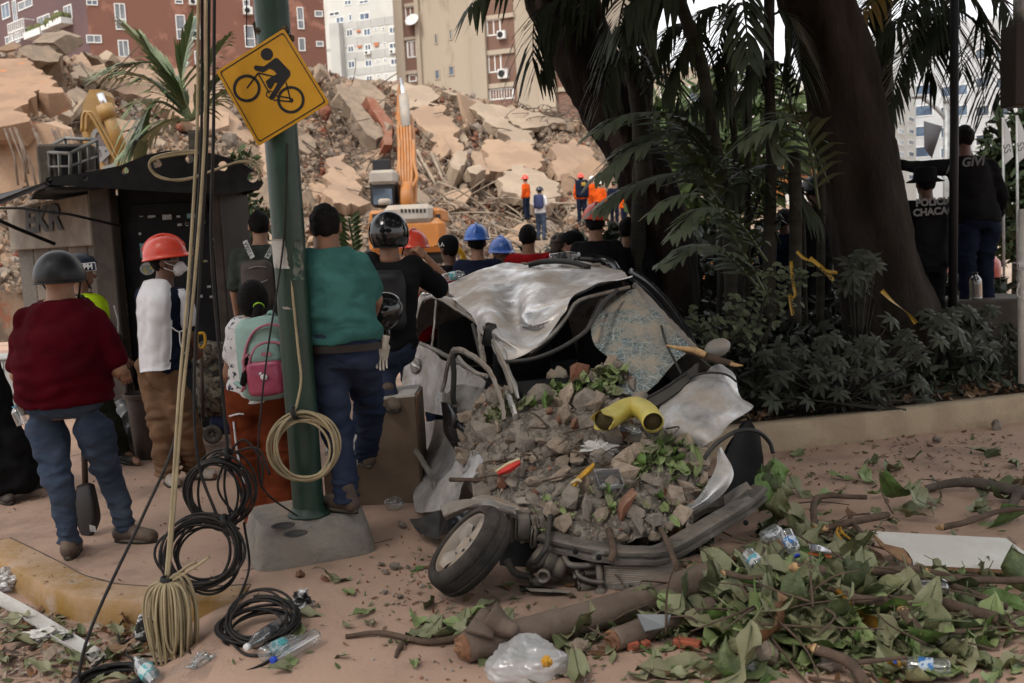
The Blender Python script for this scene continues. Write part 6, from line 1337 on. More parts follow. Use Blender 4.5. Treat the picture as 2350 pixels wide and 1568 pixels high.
b=MB();b.tube([J_(526,956,-.12),J_(548,950,-.135),J_(560,951,-.14)],.006,4);b.tube(crom([J_(536,968,-.11),J_(545,1040,-.11),J_(562,1110,-.10)],4),.006,4);b.build('white_piping',c_white,p6.t)
m_mint=M('mint_nylon',(.27,.40,.36),(.22,.34,.31),scale=6,rough=.6);m_pink=M('pink_nylon',(.46,.17,.22),(.40,.14,.19),scale=6,rough=.6);m_pinkv=M('glossy_pink_pocket',(.36,.07,.12),(.30,.055,.10),scale=8,rough=.2)
bp=thing('backpack','mint and pink school backpack above the rust trousers','backpack',tuple(J_(600,905,-.2)));soft_bag('bag',bp,J_(604,822,-.21),(.135,.085,.235),roty(-.06),m_mint,.07,.004,3,.013)
soft_bag('front_pocket',bp,J_(610,868,-.30),(.105,.035,.10),roty(-.04),m_pinkv,.03,.003,4,.011,.01);soft_bag('top_pocket',bp,J_(609,806,-.295),(.095,.03,.07),roty(-.04),m_mint,.03,.003,5,.011,.01)
for pts in(((562,895),(560,820),(580,765),(615,745),(650,750)),((575,890),(573,830),(590,795),(620,785),(650,790)),((555,900),(565,860),(557,830),(570,812))):b=MB();b.tube(crom([J_(x,y,-.325)for x,y in pts],5),.008,6);b.build('piping',m_pink,bp)
b=MB();b.tube(crom([J_(610,730,-.12),J_(622,716,-.18),J_(634,732,-.16)],4),.012,6);b.build('handle',m_mint,bp)
for x in(562,628):b=MB();b.tube(crom([J_(x,762,-.20),J_(x-4,742,-.10),J_(x-8,756,.05)],4),.022,6);b.build('strap',m_mint,bp)
b=MB();b.tube(crom([J_(560,892,-.2),J_(540,880,-.1),J_(528,900,.0)],4),.014,6);b.build('strap_tail',m_mint,bp)
b=MB();b.ell(J_(606,866,-.352),(.022,.008,.018),10,6);b.ell(J_(598,858,-.352),(.010,.006,.010),8,5);b.build('badge',m_mask,bp)
lettering('print','kids',.035,tuple(J_(611,812,-.335)),(1,0,.05),(-.05,0,1),m_pink,bp,bold=.002)
d0=5.42;f0=gz(797,1180,.235);bs=np.array((A(775,1180,d0)[0],d0,.235));J_=lambda x,y,dd=0.0:A(x,y,d0+dd)
SECT=[(.78,.14,.12),(.86,.195,.14),(.95,.20,.145),(1.05,.188,.14),(1.18,.188,.138),(1.30,.20,.13),(1.40,.18,.10),(1.46,.12,.078),(1.50,.065,.065)]
p7=person('person in a teal T-shirt standing on the pole base, back turned',bs,1.70,.05,.014,secs=SECT,fat=1.15,shirt=c_teal,sleeve=.72,hem=.945,pants=c_jeand,shoe=m_boot,skin=m_skin,foldamp=.007,neckr=.065,ov=dict(neck=J_(752,585),head=J_(748,520),pelvis=J_(790,800),shL=J_(722,610),shR=J_(822,612),elL=J_(715,700,.08),wrL=J_(730,740,.28),elR=J_(862,688,.05),wrR=J_(850,740,.28),hipL=J_(752,830),hipR=J_(832,830),knL=J_(775,985),knR=J_(848,940,.35),anL=np.array((f0.x,f0.y+.03,.33)),toeL=np.array((f0.x-.09,f0.y+.10,.265)),anR=J_(842,1040,.70),toeR=J_(836,1052,.82)))
b=MB();pc=p7.J['pelvis'];nb=28;Gb=[]
for dz_ in(-.005,.034):
 row=[]
 for i in range(nb):a=2*math.pi*i/nb;row.append((pc[0]+math.cos(a)*.226-.005,pc[1]+math.sin(a)*.172,pc[2]+dz_-.0))
 Gb.append(row)
mesh('belt',np.array(Gb),grid_faces(2,nb,True),M('black_belt',(.02,.014,.011),rough=.5),p7.t)
d0=6.55;tp=at(893,492,d0);bs=np.array((A(895,900,d0)[0],d0,tp.z-1.74));J_=lambda x,y,dd=0.0:A(x,y,d0+dd)
p8=person('person in black with a glossy black helmet leaning on the wrecked car roof',bs,1.70,.35,.015,shirt=c_black,sleeve=.85,pants=c_jeand,shoe=m_boot,skin=m_skin,hair=None,fat=1.08,ov=dict(neck=J_(895,585),head=J_(892,535),pelvis=J_(890,790),shL=J_(850,605),shR=J_(945,612),elL=J_(845,700,.15),wrL=J_(880,730,.35),elR=J_(1018,668,.25),wrR=J_(968,662,.55),knR=J_(880,860,-.02),anR=J_(892,912,-.16),toeR=J_(905,935,-.28),knL=J_(838,900,.05),anL=J_(832,992,.02),toeL=J_(830,1030,-.02),hipL=J_(862,805),hipR=J_(915,805)),curl=.95)
shell_helmet(p8,m_hblack,dz=.0,low=2.25,r3=(.132,.152,.150));soft_bag('backpack',p8.t,J_(888,690,-.16),(.115,.06,.19),np.eye(3),M('black_nylon',(.010,.010,.011),rough=.6),.05,.005,7)
b=MB();b.lathe([(0,0),(.022,.002),(.022,.006),(0,.007)],14,tuple(J_(897,690,-.245)),(0,-1,0));b.build('badge',m_hred,p8.t)
ch=thing('helmet','glossy black motorcycle helmet hanging at the elbow of the teal T-shirt','helmet',tuple(A(880,720,5.75)));cc=A(877,715,5.72)
class _Q:pass
q=_Q();q.s=1.0;q.t=ch;shell_helmet(q,m_hblack,parent=ch,c=cc,Rm=eul(.5,.9,.3),sc=.9,r3=(.12,.135,.14));b=MB();b.tube(crom([A(885,745,5.7),A(892,770,5.7),A(878,790,5.7)],4),.012,6);b.build('chin_bar',m_hblack,ch)
gl=thing('work_glove','pale work glove tucked into the jeans pocket below the teal T-shirt','glove',tuple(A(886,790,5.4)));v,f=hand_vf(.3);Rg=eul(R(-88),.25,.5);mesh('glove',(v*.85)@Rg.T+A(882,790,5.40),f,M('pale_glove',(.42,.38,.32),(.34,.31,.26),scale=12,rough=.95),gl)
def crowd(label,x,ytop,d,H=1.72,yaw=0.0,**k):
 tp=at(x,ytop,d);bs=np.array((tp.x,d,tp.z-H));return person(label,bs,H,yaw,k.pop('h',.022),**k)
J9=lambda x,y,dd=0.0:A(x,y,8.2+dd)
p9=crowd('person in red helmet lifting a hand beside the glossy black helmet',948,545,8.2,1.70,.3,shirt=c_red,pants=c_navy,shoe=m_shoeb,hair=None,ov=dict(shR=J9(1000,640),elR=J9(1038,652,-.05),wrR=J9(975,588,-.12)),curl=.8,h=.018);hard_hat(p9,m_hred,dz=.05,sc=1.05)
v,f=hand_vf(.8);
p10=crowd('person in a black baseball cap and black shirt beside blue helmets',1030,545,9.6,1.70,-.7,shirt=c_black,pants=c_navy,shoe=m_shoeb,skin=m_skin3)
Rm=hframe(p10);b=MB();c_=p10.hc+np.array((0,0,.035))
Gc=np.array([[(math.cos(a)*.098*math.sin(t*1.57),math.sin(a)*.112*math.sin(t*1.57),.11*math.cos(t*1.57)**.7)for a in np.linspace(0,6.283,25)[:-1]]for t in np.linspace(.01,1,9)]);b.add(Gc.reshape(-1,3)@Rm.T+c_,grid_faces(9,24,True));cp=b.build('cap',c_black,p10.t);b=MB();b.prism([np.array((math.cos(a)*.09,.06+.12*max(0,math.sin(a)),.0))@Rm.T+c_ for a in np.linspace(0,3.1416,12)],(0,0,1),.008);b.build('peak',c_black,cp)
lettering('print','LA',.05,tuple(A(1012,562,9.45)),(1,0,0),(0,0,1),m_mask,cp,bold=.002)
b=MB();b.tube(crom([A(1050,570,9.9),A(1062,585,9.9),A(1062,605,9.9),A(1055,625,9.9)],4),.03,7);tag(b.build('yellow_hose',M('yellow_rubber',(.6,.33,.02),rough=.5)),'short yellow hose over a shoulder behind the black cap','hose')
p11=crowd('person in a blue hard hat and navy shirt, the taller blue helmet',1093,530,9.4,1.70,0,shirt=c_navy,pants=c_navy,shoe=m_shoeb);hard_hat(p11,m_hblue,dz=.05,sc=1.08)
p12=crowd('person in a blue hard hat turned toward the camera, the lower blue helmet',1148,560,9.8,1.62,2.7,shirt=c_red,pants=c_navy,shoe=m_shoeb,skin=m_skin2);hard_hat(p12,m_hblue,dz=.05,sc=1.12)
p13=crowd('bareheaded person in a bright red T-shirt behind the car roof',1210,517,9.6,1.72,.25,shirt=c_red,pants=c_navy,shoe=m_shoeb)
p14=crowd('bareheaded person in a black top between the red T-shirt and the peaked cap',1282,540,10.5,1.64,.6,shirt=c_black,pants=c_navy,shoe=m_shoeb,skin=m_skin2)
fn=lambda p:d_ell(p,p14.hc+np.array((0,-.01,-.02)),(.11,.12,.16))+.02*fbm(p*22,2,4);v,f=sdf_mesh(fn,p14.hc-.22,p14.hc+.2,.016);mesh('curls',v,f,M('curly_brown_hair',(.03,.018,.012),(.05,.03,.02),scale=40,rough=.7),p14.t)
p15=crowd('person in a dark peaked cap looking sideways near the red helmet',1317,538,9.8,1.68,-1.3,shirt=c_black,pants=c_navy,shoe=m_shoeb,skin=m_skin2);Rm=hframe(p15);c_=p15.hc+np.array((0,0,.04));b=MB();b.add(Gc.reshape(-1,3)*1.05@Rm.T+c_,grid_faces(9,24,True));cp=b.build('cap',c_black,p15.t);b=MB();b.prism([np.array((math.cos(a)*.09,.06+.13*max(0,math.sin(a)),.0))@Rm.T+c_ for a in np.linspace(0,3.1416,12)],(0,0,1),.008);b.build('peak',c_black,cp)
p16=crowd('person in a red hard hat and black jacket beside the leaning tree',1365,482,9.2,1.78,.2,shirt=c_black,sleeve=1.9,pants=c_navy,shoe=m_shoeb);hard_hat(p16,m_hred,dz=.05,sc=1.02,roll=.1)
p17=crowd('dark clothed person standing right of the black jacket',1440,500,9.4,1.72,.4,shirt=c_black,sleeve=1.9,pants=c_navy,shoe=m_shoeb)
def worker(label,x,yt,yb,d,yaw,sh,pa,hat=None,sleeve=1.9,**k):
 H=px(yb-yt,d);tp=at(x,yb,d);p=person(label,np.array((tp.x,d,tp.z)),H,yaw,.04,shirt=sh,pants=pa,shoe=m_shoeb,sleeve=sleeve,hands=False,group='rescue workers on the rubble',foldamp=.004,**k)
 if hat:hard_hat(p,hat,dz=.05,sc=1.1)
 return p
q1=worker('rescue worker in an orange jacket and red helmet standing alone',1210,408,505,31.5,-1.0,c_orange,c_navy,m_hred)
q2=worker('person in a white T-shirt with a small navy backpack on the rubble',1243,432,552,32,.5,c_white,c_jean,None,.8);shell_helmet(q2,m_hblack,dz=.02,low=1.6);soft_bag('backpack',q2.t,q2.J['chest']+np.array((-.05,-.2,.0)),(.15,.08,.22),np.eye(3),M('navy_nylon',(.03,.04,.10),rough=.7),.06,.004,7,.03)
q3=worker('rescue worker with a dark vest and red helmet, first of the cluster',1337,404,515,32,.1,c_orange,c_navy,m_hred);soft_bag('vest',q3.t,q3.J['chest']+np.array((.02,-.04,-.02)),(.20,.15,.28),np.eye(3),c_navy,.08,.004,7,.03);b=MB();b.bbox(q3.J['chest']+np.array((.06,-.22,.12)),(.14,.02,.12),.01);b.build('badge',m_tape,q3.t)
worker('orange clad rescue worker with a white helmet in the cluster',1361,409,500,33,.2,c_orange,c_orange,m_hwhite)
worker('crouching orange clad rescue worker with a white helmet nearest the palms',1379,419,515,31,.1,c_orange,c_navy,m_hwhite)
worker('dark clothed rescue worker between the cluster and the palms',1411,418,515,31.5,.3,c_navy,c_navy,None)
worker('orange clad worker half hidden by the leaning tree',1434,440,520,31,-.6,c_orange,c_navy,None)
worker('orange clad worker glimpsed through palm leaves, on the left',1545,420,520,31,.2,c_orange,c_navy,m_hred);worker('orange clad worker glimpsed through palm leaves, on the right',1577,425,520,31,-.2,c_orange,c_navy,m_hwhite)
wl=thing('low_wall','dark low wall under the person in the lettered jacket','wall',(at(2260,700,9.4).x,9.4,0));b=MB();zt=at(2240,688,9.3).z;b.bbox((at(2275,700,9.4).x,9.55,zt/2),(px(190,9.4),.7,zt),.02);b.build('masonry',m_kpost,wl,smooth=False)
d0=9.5;J_=lambda x,y,dd=0.0:A(x,y,d0+dd);tp=at(2211,292,d0);bs=np.array((A(2240,600,d0)[0],d0,tp.z-1.76))
p18=person('person in a dark lettered jacket bracing an arm on the thick tree',bs,1.76,-.25,.018,shirt=c_black,sleeve=1.92,hem=.86,pants=c_navy,shoe=m_shoeb,skin=m_skin3,fat=1.12,hair='short',ov=dict(head=J_(2210,320),neck=J_(2218,358),pelvis=J_(2245,500),shL=J_(2180,385),elL=J_(2110,385,-.05),wrL=J_(2062,378,-.15),shR=J_(2270,385),elR=J_(2300,450),wrR=J_(2290,500,.2),hipL=J_(2220,525),hipR=J_(2270,525)))
lettering('print','GIVI',.115,tuple(J_(2232,372,-.185)),(1,0,.04),(-.04,0,1),M('grey_print',(.12,.12,.125),rough=.7),p18.t,bold=.004,shear=.2)
b=MB();b.tube(crom([J_(2192,345,-.12),J_(2183,370,-.16),J_(2172,400,-.15)],4),.006,5);b.build('piping',m_strapm,p18.t)
d0=9.1;J_=lambda x,y,dd=0.0:A(x,y,d0+dd);tp=at(2125,392,d0);bs=np.array((tp.x,d0,tp.z-1.70))
p19=person('person in a dark brimmed hat with white police lettering across the back',bs,1.70,-.1,.018,shirt=c_black,sleeve=.9,hem=.86,pants=c_black,shoe=m_shoeb,skin=m_skin3,hair='short',fat=1.12)
b=MB();Rm=hframe(p19);c_=p19.hc+np.array((0,0,.05));b.lathe([(0,.10),(.075,.10),(.098,.085),(.105,.0),(.165,-.03),(.162,-.036),(.10,-.01)],24,tuple(c_));b.build('bucket_hat',c_black,p19.t)
mp_=M('white_print',(.18,.18,.18),rough=.8);lettering('print','POLICIA',.088,tuple(J_(2143,464,-.19)),(1,0,.03),(-.03,0,1),mp_,p19.t,bold=.004);lettering('print','CHACAO',.088,tuple(J_(2144,486,-.19)),(1,0,.03),(-.03,0,1),mp_,p19.t,bold=.004)
p20=crowd('dark figure in a helmet standing in shade left of the thick tree',1868,412,10.3,1.72,-.3,shirt=c_black,sleeve=1.9,pants=c_black,shoe=m_shoeb,skin=m_skin3);shell_helmet(p20,m_hmatt,dz=.02,low=1.7)
p21=crowd('dark clothed person in the shade behind the palm stems',1800,480,10.8,1.70,.4,shirt=c_navy,pants=c_navy,shoe=m_shoeb,skin=m_skin3)
sh_=thing('shovel','black shovel blade between the blue jeans of the maroon T-shirt, with a sticker','shovel',tuple(gz(205,1235)));ds=5.9
rows=[[at(176,1116,ds),at(190,1110,ds-.02),at(204,1108,ds-.03),at(217,1112,ds)],[at(172,1150,ds),at(190,1150,ds-.03),at(212,1150,ds-.04),at(226,1152,ds)],[at(175,1190,ds),at(192,1190,ds-.03),at(215,1190,ds-.04),at(231,1188,ds)],[at(183,1222,ds),at(197,1225,ds-.02),at(210,1224,ds-.03),at(222,1216,ds)],[at(192,1234,ds),at(198,1236,ds-.01),at(204,1235,ds-.01),at(212,1230,ds)]]
sheet('blade',patch_pts(rows,5,5),M('black_steel',(.012,.012,.013),rough=.45,spec=.5),sh_,th=.004);b=MB();b.tube([at(196,1112,ds),at(192,1000,ds+.05),at(185,880,ds+.1)],.019,8);b.build('shaft',M('dark_wood',(.06,.04,.028),rough=.7),sh_)
b=MB();b.prism([at(205,1204,ds-.05),at(219,1208,ds-.045),at(221,1222,ds-.04),at(207,1220,ds-.045)],(0,-1,0),.002);b.build('sticker',m_stick[0],sh_,smooth=False)
yh_=thing('garden_fork','tool with yellow D-handle leaning beside the camouflage bag','tool',tuple(at(466,880,8.3)));b=MB();b.tube(crom([at(453,766,8.3),at(468,766,8.3),at(471,788,8.3),at(462,800,8.3),at(452,788,8.3),at(453,766,8.3)],5),.012,7,cap=False);b.build('grip',M('yellow_plastic',(.55,.30,.02),rough=.5),yh_);b=MB();b.tube([at(462,800,8.3),at(466,960,8.3)],.015,7);b.build('shaft',M('dark_wood',(.06,.04,.028),rough=.7),yh_)
m_camo=M('digital_camouflage',(.13,.105,.075),(.035,.03,.025),scale=22,rough=.9,thr=(.47,.53),c3=(.21,.19,.15),s3=15,thr3=(.56,.6))
cb=thing('camouflage_backpack','camouflage rucksack strapped to a small trolley','rucksack',tuple(gz(490,1015)));soft_bag('bag',cb,at(490,870,8.55),(.14,.12,.32),np.eye(3),m_camo,.07,.012,3);soft_bag('pocket',cb,at(490,905,8.42),(.115,.06,.14),np.eye(3),m_camo,.05,.008,4)
c=at(488,997,8.4);b=MB();b.lathe([(.035,-.02),(.068,-.022),(.082,-.012),(.082,.012),(.068,.022),(.035,.02)],24,tuple(c),(0,-1,.05),close=True);w_=b.build('wheel',M('grey_plastic_wheel',(.10,.09,.08),rough=.7,dust=.4),cb);b=MB()
for k in range(6):a=k*1.047;b.tube([c+Vector((math.cos(a)*.012,0,math.sin(a)*.012)),c+Vector((math.cos(a)*.062,0,math.sin(a)*.062))],.011,5)
b.ell(c,(.02,.02,.02),8,6);b.build('spokes',M('grey_plastic_wheel',(.10,.09,.08)),w_)
b=MB();b.tube([at(465,995,8.5),at(462,800,8.65)],.012,6);b.tube([at(515,995,8.5),at(512,800,8.65)],.012,6);b.tube([at(465,985,8.5),at(515,985,8.5)],.012,6);b.build('trolley_frame',m_galv,cb)
soft_bag('blue_crate',cb,at(522,960,8.6),(.12,.12,.12),np.eye(3),M('navy_nylon',(.03,.04,.10),rough=.7),.03,.004,9)
# ================================================================ the crushed silver car
m_silver=M('dusty_silver_paint',(.68,.68,.69),(.56,.56,.57),scale=4,rough=.24,metal=.75,spec=.5,dust=.85,dustc=(.34,.265,.20),c3=(.50,.46,.41),s3=9,thr3=(.5,.72),bump=.12,bscale=30)
m_silver2=M('grimy_silver_paint',(.66,.655,.65),(.50,.485,.47),scale=4,rough=.27,metal=.65,spec=.5,dust=.6,dustc=(.27,.21,.16),c3=(.27,.22,.175),s3=3.5,thr3=(.54,.68),bump=.5,bscale=22)
m_silverd=M('dirty_silver_trim',(.30,.285,.265),(.22,.20,.18),scale=6,rough=.5,metal=.45,dust=.7,dustc=(.27,.215,.165),c3=(.15,.13,.115),s3=9)
m_steel=M('bare_dirty_steel',(.15,.138,.125),(.09,.083,.076),scale=6,rough=.45,metal=.5,dust=.55,dustc=(.22,.175,.135),c3=(.30,.29,.28),s3=9,thr3=(.58,.68),bump=.3,bscale=30)
m_alu=M('dusty_alloy',(.36,.325,.29),(.29,.255,.225),scale=8,rough=.65,metal=.2,dust=1.0,dustc=(.31,.24,.18))
m_eng=M('grimy_engine_metal',(.14,.125,.11),(.09,.08,.07),scale=9,rough=.6,metal=.2,dust=.6,dustc=(.21,.17,.13))
m_tyre=M('worn_tyre',(.016,.015,.015),(.028,.026,.024),scale=9,rough=.85,spec=.15,dust=.4,dustc=(.17,.135,.11),bump=.2,bscale=60)
m_cabin=M('cabin_shade_black',(.008,.008,.008),rough=.9)  # near-black colour paints in the shade of the car's inside
m_rubber=M('black_rubber_seal',(.02,.02,.02),rough=.5,dust=.4,dustc=(.14,.12,.10))
m_gloss=M('black_gloss_trim',(.012,.012,.014),rough=.2,spec=.6)
m_fill=M('brick_dust_and_gravel',(.33,.285,.235),(.15,.13,.11),scale=16,rough=1,bump=1.6,bscale=45,c3=(.32,.22,.16),s3=6,thr3=(.6,.72))
def glass_mat():
 m=bpy.data.materials.new('shattered_windscreen');m.use_nodes=True;n,l=m.node_tree.nodes,m.node_tree.links;b=n['Principled BSDF'];tc=n.new('ShaderNodeTexCoord')
 vo=n.new('ShaderNodeTexVoronoi');vo.feature='DISTANCE_TO_EDGE';vo.inputs['Scale'].default_value=75;l.new(tc.outputs['Object'],vo.inputs['Vector'])
 v2=n.new('ShaderNodeTexVoronoi');v2.feature='DISTANCE_TO_EDGE';v2.inputs['Scale'].default_value=22;l.new(tc.outputs['Object'],v2.inputs['Vector'])
 mn=n.new('ShaderNodeMath');mn.operation='MINIMUM';l.new(vo.outputs['Distance'],mn.inputs[0]);l.new(v2.outputs['Distance'],mn.inputs[1])
 cr=n.new('ShaderNodeMapRange');cr.inputs[1].default_value=.0;cr.inputs[2].default_value=.05;cr.inputs[3].default_value=.95;cr.inputs[4].default_value=0;l.new(mn.outputs[0],cr.inputs[0])
 no=n.new('ShaderNodeTexNoise');no.inputs['Scale'].default_value=5;no.inputs['Detail'].default_value=8;no.inputs['Roughness'].default_value=.75;l.new(tc.outputs['Object'],no.inputs['Vector'])
 du=n.new('ShaderNodeMapRange');du.inputs[1].default_value=.42;du.inputs[2].default_value=.60;l.new(no.outputs['Fac'],du.inputs[0])
 mx=n.new('ShaderNodeMix');mx.data_type='RGBA';mx.inputs[6].default_value=(.15,.20,.205,1);mx.inputs[7].default_value=(.58,.66,.66,1);l.new(cr.outputs[0],mx.inputs[0])
 m2=n.new('ShaderNodeMix');m2.data_type='RGBA';l.new(du.outputs[0],m2.inputs[0]);l.new(mx.outputs[2],m2.inputs[6]);m2.inputs[7].default_value=(.36,.30,.23,1);l.new(m2.outputs[2],b.inputs['Base Color'])
 al=n.new('ShaderNodeMapRange');al.inputs[3].default_value=.50;al.inputs[4].default_value=.95;sm=n.new('ShaderNodeMath');sm.operation='MAXIMUM';l.new(du.outputs[0],sm.inputs[0]);l.new(cr.outputs[0],sm.inputs[1]);l.new(sm.outputs[0],al.inputs[0]);l.new(al.outputs[0],b.inputs['Alpha'])
 rg=n.new('ShaderNodeMapRange');rg.inputs[3].default_value=.12;rg.inputs[4].default_value=.8;l.new(du.outputs[0],rg.inputs[0]);l.new(rg.outputs[0],b.inputs['Roughness'])
 bp=n.new('ShaderNodeBump');bp.inputs['Strength'].default_value=.5;bp.inputs['Distance'].default_value=.006;l.new(mn.outputs[0],bp.inputs['Height']);l.new(bp.outputs[0],b.inputs['Normal']);return m
m_wind=glass_mat()
def _fs(y):t=max(0.0,min(1.0,(y-1140)/130));return .21*t*t*(3-2*t)
def c(x,y,d):Y=550.8+y/2.783;return at(899.6+x/2.783,Y,d-_fs(Y))
def bq(x,y,d):Y=917.9+y/2.612;return at(899.6+x/2.612,Y,d-_fs(Y))
CAR=thing('wrecked_car','crushed silver hatchback with its bonnet buried in rubble','car',(at(1330,1200,6.2).x,6.2,0))
def crumple(G,amp,seed,sc=3.0,sharp=1.0):
 rs=np.random.RandomState(seed);lo,hi=G.reshape(-1,3).min(0),G.reshape(-1,3).max(0);q=G+.10/sc*np.stack([fbm(G*sc*1.5,2,seed+i)for i in range(3)],-1);r_=0
 for m_,wt in((sc*.75,1.0),(sc*1.9,.22)):
  nP=max(4,int(np.prod(np.sort((hi-lo)*m_)[1:])*.9));C_=G.reshape(-1,3)[rs.randint(0,G.shape[0]*G.shape[1],nP)];D_=np.stack([np.linalg.norm(q-c_,axis=-1)for c_ in C_],-1);D_.sort(-1);w_=rs.rand(nP);r_=r_+wt*((D_[...,0]*1.5-.15*D_[...,1])*m_-.6)
 r_=r_+.16*fbm(G*sc*3.5,3,seed+4)
 n=np.cross(np.gradient(G,axis=0).reshape(-1,3),np.gradient(G,axis=1).reshape(-1,3)).reshape(G.shape);n/=np.linalg.norm(n,axis=-1,keepdims=True)+1e-9
 if np.mean(np.sum(n*(np.array(CAM)-G),-1))<0:n=-n
 return G+n*(r_*amp)[...,None]
def csheet(name,rows,mat,nu=9,nv=9,amp=.01,seed=1,sc=3.0,th=.004,par=None,fn=c):
 G=patch_pts([[fn(*p)for p in r]for r in rows],nu,nv)
 if amp:G=crumple(G,amp,seed,sc)
 return auto(sheet(name,G,mat,par or CAR,th),17)
def ctube(name,pts,r_,mat,n=8,sub=6,par=None,sx=1.0,fn=c):
 prof=par is None and mat in(m_silver,m_silverd)and not isinstance(r_,list);P=crom([fn(*p)for p in pts],sub)
 if prof:P[1:-1]+=.07*r_*np.random.RandomState(len(pts)+int(pts[0][0])).normal(size=(len(P)-2,3))
 b=MB();b.tube(P,r_*.92 if prof else r_,6 if prof else n,sx=.6 if prof and sx==1 else sx);return b.build(name,mat,par or CAR,smooth=not prof)
roof=csheet('roof',[[(225,312,7.9),(450,222,7.95),(700,168,8.0),(950,146,8.0),(1200,124,8.0),(1405,190,7.8)],[(330,352,7.5),(520,292,7.5),(720,236,7.55),(960,205,7.6),(1230,182,7.65),(1455,228,7.5)],[(430,420,7.1),(590,372,7.0),(735,342,7.2),(930,300,7.05),(1230,262,7.2),(1492,252,7.2)],[(520,492,6.75),(630,470,6.6),(775,432,6.95),(860,420,6.6),(1120,338,6.85),(1520,270,6.9)],[(600,612,6.4),(690,600,6.2),(800,545,6.6),(890,540,6.3),(1100,420,6.5),(1535,282,6.75)],[(705,772,6.1),(850,712,6.05),(985,612,6.15),(1098,485,6.3),(1190,372,6.4),(1545,292,6.65)]],m_silver,16,16,.045,4,3.0)
csheet('rear_door',[[(100,645,7.75),(220,692,7.4),(340,765,7.0),(470,822,6.6),(600,905,6.2)],[(74,760,7.75),(200,800,7.4),(330,862,7.0),(440,922,6.6),(570,985,6.2)],[(64,930,7.7),(180,962,7.35),(300,1005,6.95),(400,1035,6.6),(530,1060,6.2)],[(130,1060,7.5),(200,1085,7.3),(290,1110,6.95),(390,1130,6.6),(500,1140,6.2)]],m_silver2,12,12,.03,9,3)
csheet('sill_panel',[[(170,1165,7.2),(240,1160,6.9),(330,1150,6.5),(430,1180,6.1)],[(190,1290,7.0),(250,1290,6.7),(340,1290,6.3),(470,1330,5.9)],[(165,1420,6.7),(240,1440,6.4),(360,1450,6.0),(480,1460,5.6)],[(150,1580,6.35),(230,1600,6.0),(330,1580,5.7),(440,1560,5.35)],[(170,1740,6.1),(240,1750,5.8),(330,1720,5.5),(430,1680,5.2)]],m_silver2,10,10,.032,14,4)
csheet('wing_remnant',[[(520,1340,5.7),(560,1360,5.6),(590,1385,5.55)],[(470,1440,5.6),(520,1450,5.5),(560,1470,5.45)],[(430,1520,5.5),(480,1540,5.4),(520,1560,5.35)]],m_silver,6,6,.012,17,5)
csheet('front_wing',[[(1950,842,6.0),(2030,797,6.0),(2100,792,6.0),(2165,852,6.0)],[(1850,930,5.85),(1980,900,5.75),(2110,900,5.7),(2225,965,5.8)],[(1730,1082,5.65),(1900,1050,5.5),(2080,1060,5.45),(2302,1072,5.6)],[(1742,1195,5.5),(1890,1200,5.35),(2030,1190,5.3),(2160,1165,5.4)],[(1925,1345,5.35),(1985,1325,5.25),(2050,1290,5.2),(2095,1245,5.25)]],m_silver,14,14,.034,21,4.2)
csheet('wing_edge',[[(1948,290,5.2),(1935,420,5.1),(1850,560,5.0),(1738,655,4.95)],[(1965,285,5.18),(1995,440,5.05),(1890,585,4.96),(1748,675,4.92)],[(1978,282,5.2),(2052,455,5.08),(1935,605,5.0),(1762,692,4.95)]],m_silver,9,6,.010,25,6,fn=bq)
ctube('spoiler',[(1180,118,8.1),(1290,125,8.15),(1390,150,8.1),(1440,215,7.95)],.045,m_gloss,par=CAR,sx=.5);ctube('roof_trim',[(870,160,7.9),(980,138,7.9),(1130,140,7.75),(1260,175,7.6)],.022,m_rubber)
csheet('tailgate',[[(230,320,7.95),(500,225,8.05),(900,150,8.15),(1390,165,8.05)],[(110,640,8.0),(500,640,8.3),(900,640,8.4),(1500,640,8.3)],[(70,950,7.9),(500,1000,8.3),(900,1000,8.4),(1600,1000,8.3)]],m_silverd,6,6,.02,31,2)
csheet('far_side',[[(1440,230,7.9),(1540,300,6.9),(1900,700,6.3),(2150,860,6.0)],[(1560,500,8.0),(1700,560,7.1),(1950,900,6.5),(2200,960,6.1)],[(1560,900,8.0),(1700,950,7.2),(2000,1150,6.5),(2290,1090,5.9)]],m_silverd,6,6,.02,33,2)
csheet('roof_side_rail',[[(225,312,7.88),(330,352,7.48),(430,420,7.08),(520,492,6.73),(580,570,6.45)],[(205,340,7.9),(305,360,7.55),(418,430,7.14),(528,510,6.76),(570,585,6.5)],[(190,362,7.85),(288,370,7.6),(408,442,7.2),(530,530,6.8),(560,605,6.55)]],m_silver2,8,4,.008,34,5)
csheet('rear_quarter',[[(215,316,7.95),(160,430,8.0),(112,560,8.0),(88,660,7.85)],[(228,345,7.88),(172,420,7.92),(132,550,7.92),(112,652,7.8)],[(238,374,7.8),(186,412,7.85),(152,545,7.85),(140,648,7.78)]],m_silver2,7,4,.01,35,5)
csheet('front_pillar',[[(560,505,6.7),(610,610,6.42),(690,770,6.08),(750,910,5.85),(785,1015,5.72)],[(585,510,6.62),(645,620,6.32),(722,775,6.0),(780,910,5.78),(808,1010,5.66)],[(600,540,6.6),(680,640,6.3),(745,790,6.02),(800,915,5.8),(818,1005,5.7)]],m_silver2,8,5,.014,36,5)
csheet('inner_door',[[(330,985,6.45),(420,930,6.3),(520,935,6.2),(620,960,6.0)],[(340,1060,6.4),(430,1020,6.2),(530,1030,6.1),(640,1060,5.9)],[(370,1150,6.3),(450,1110,6.1),(550,1110,6.0),(660,1130,5.85)]],m_silverd,7,6,.02,37,5)
ctube('window_frame',[(140,645,7.75),(160,520,7.8),(190,405,7.8),(232,372,7.75),(300,372,7.6),(420,442,7.2),(545,528,6.75),(560,580,6.6),(575,700,6.5),(590,790,6.4)],.021,m_silverd)
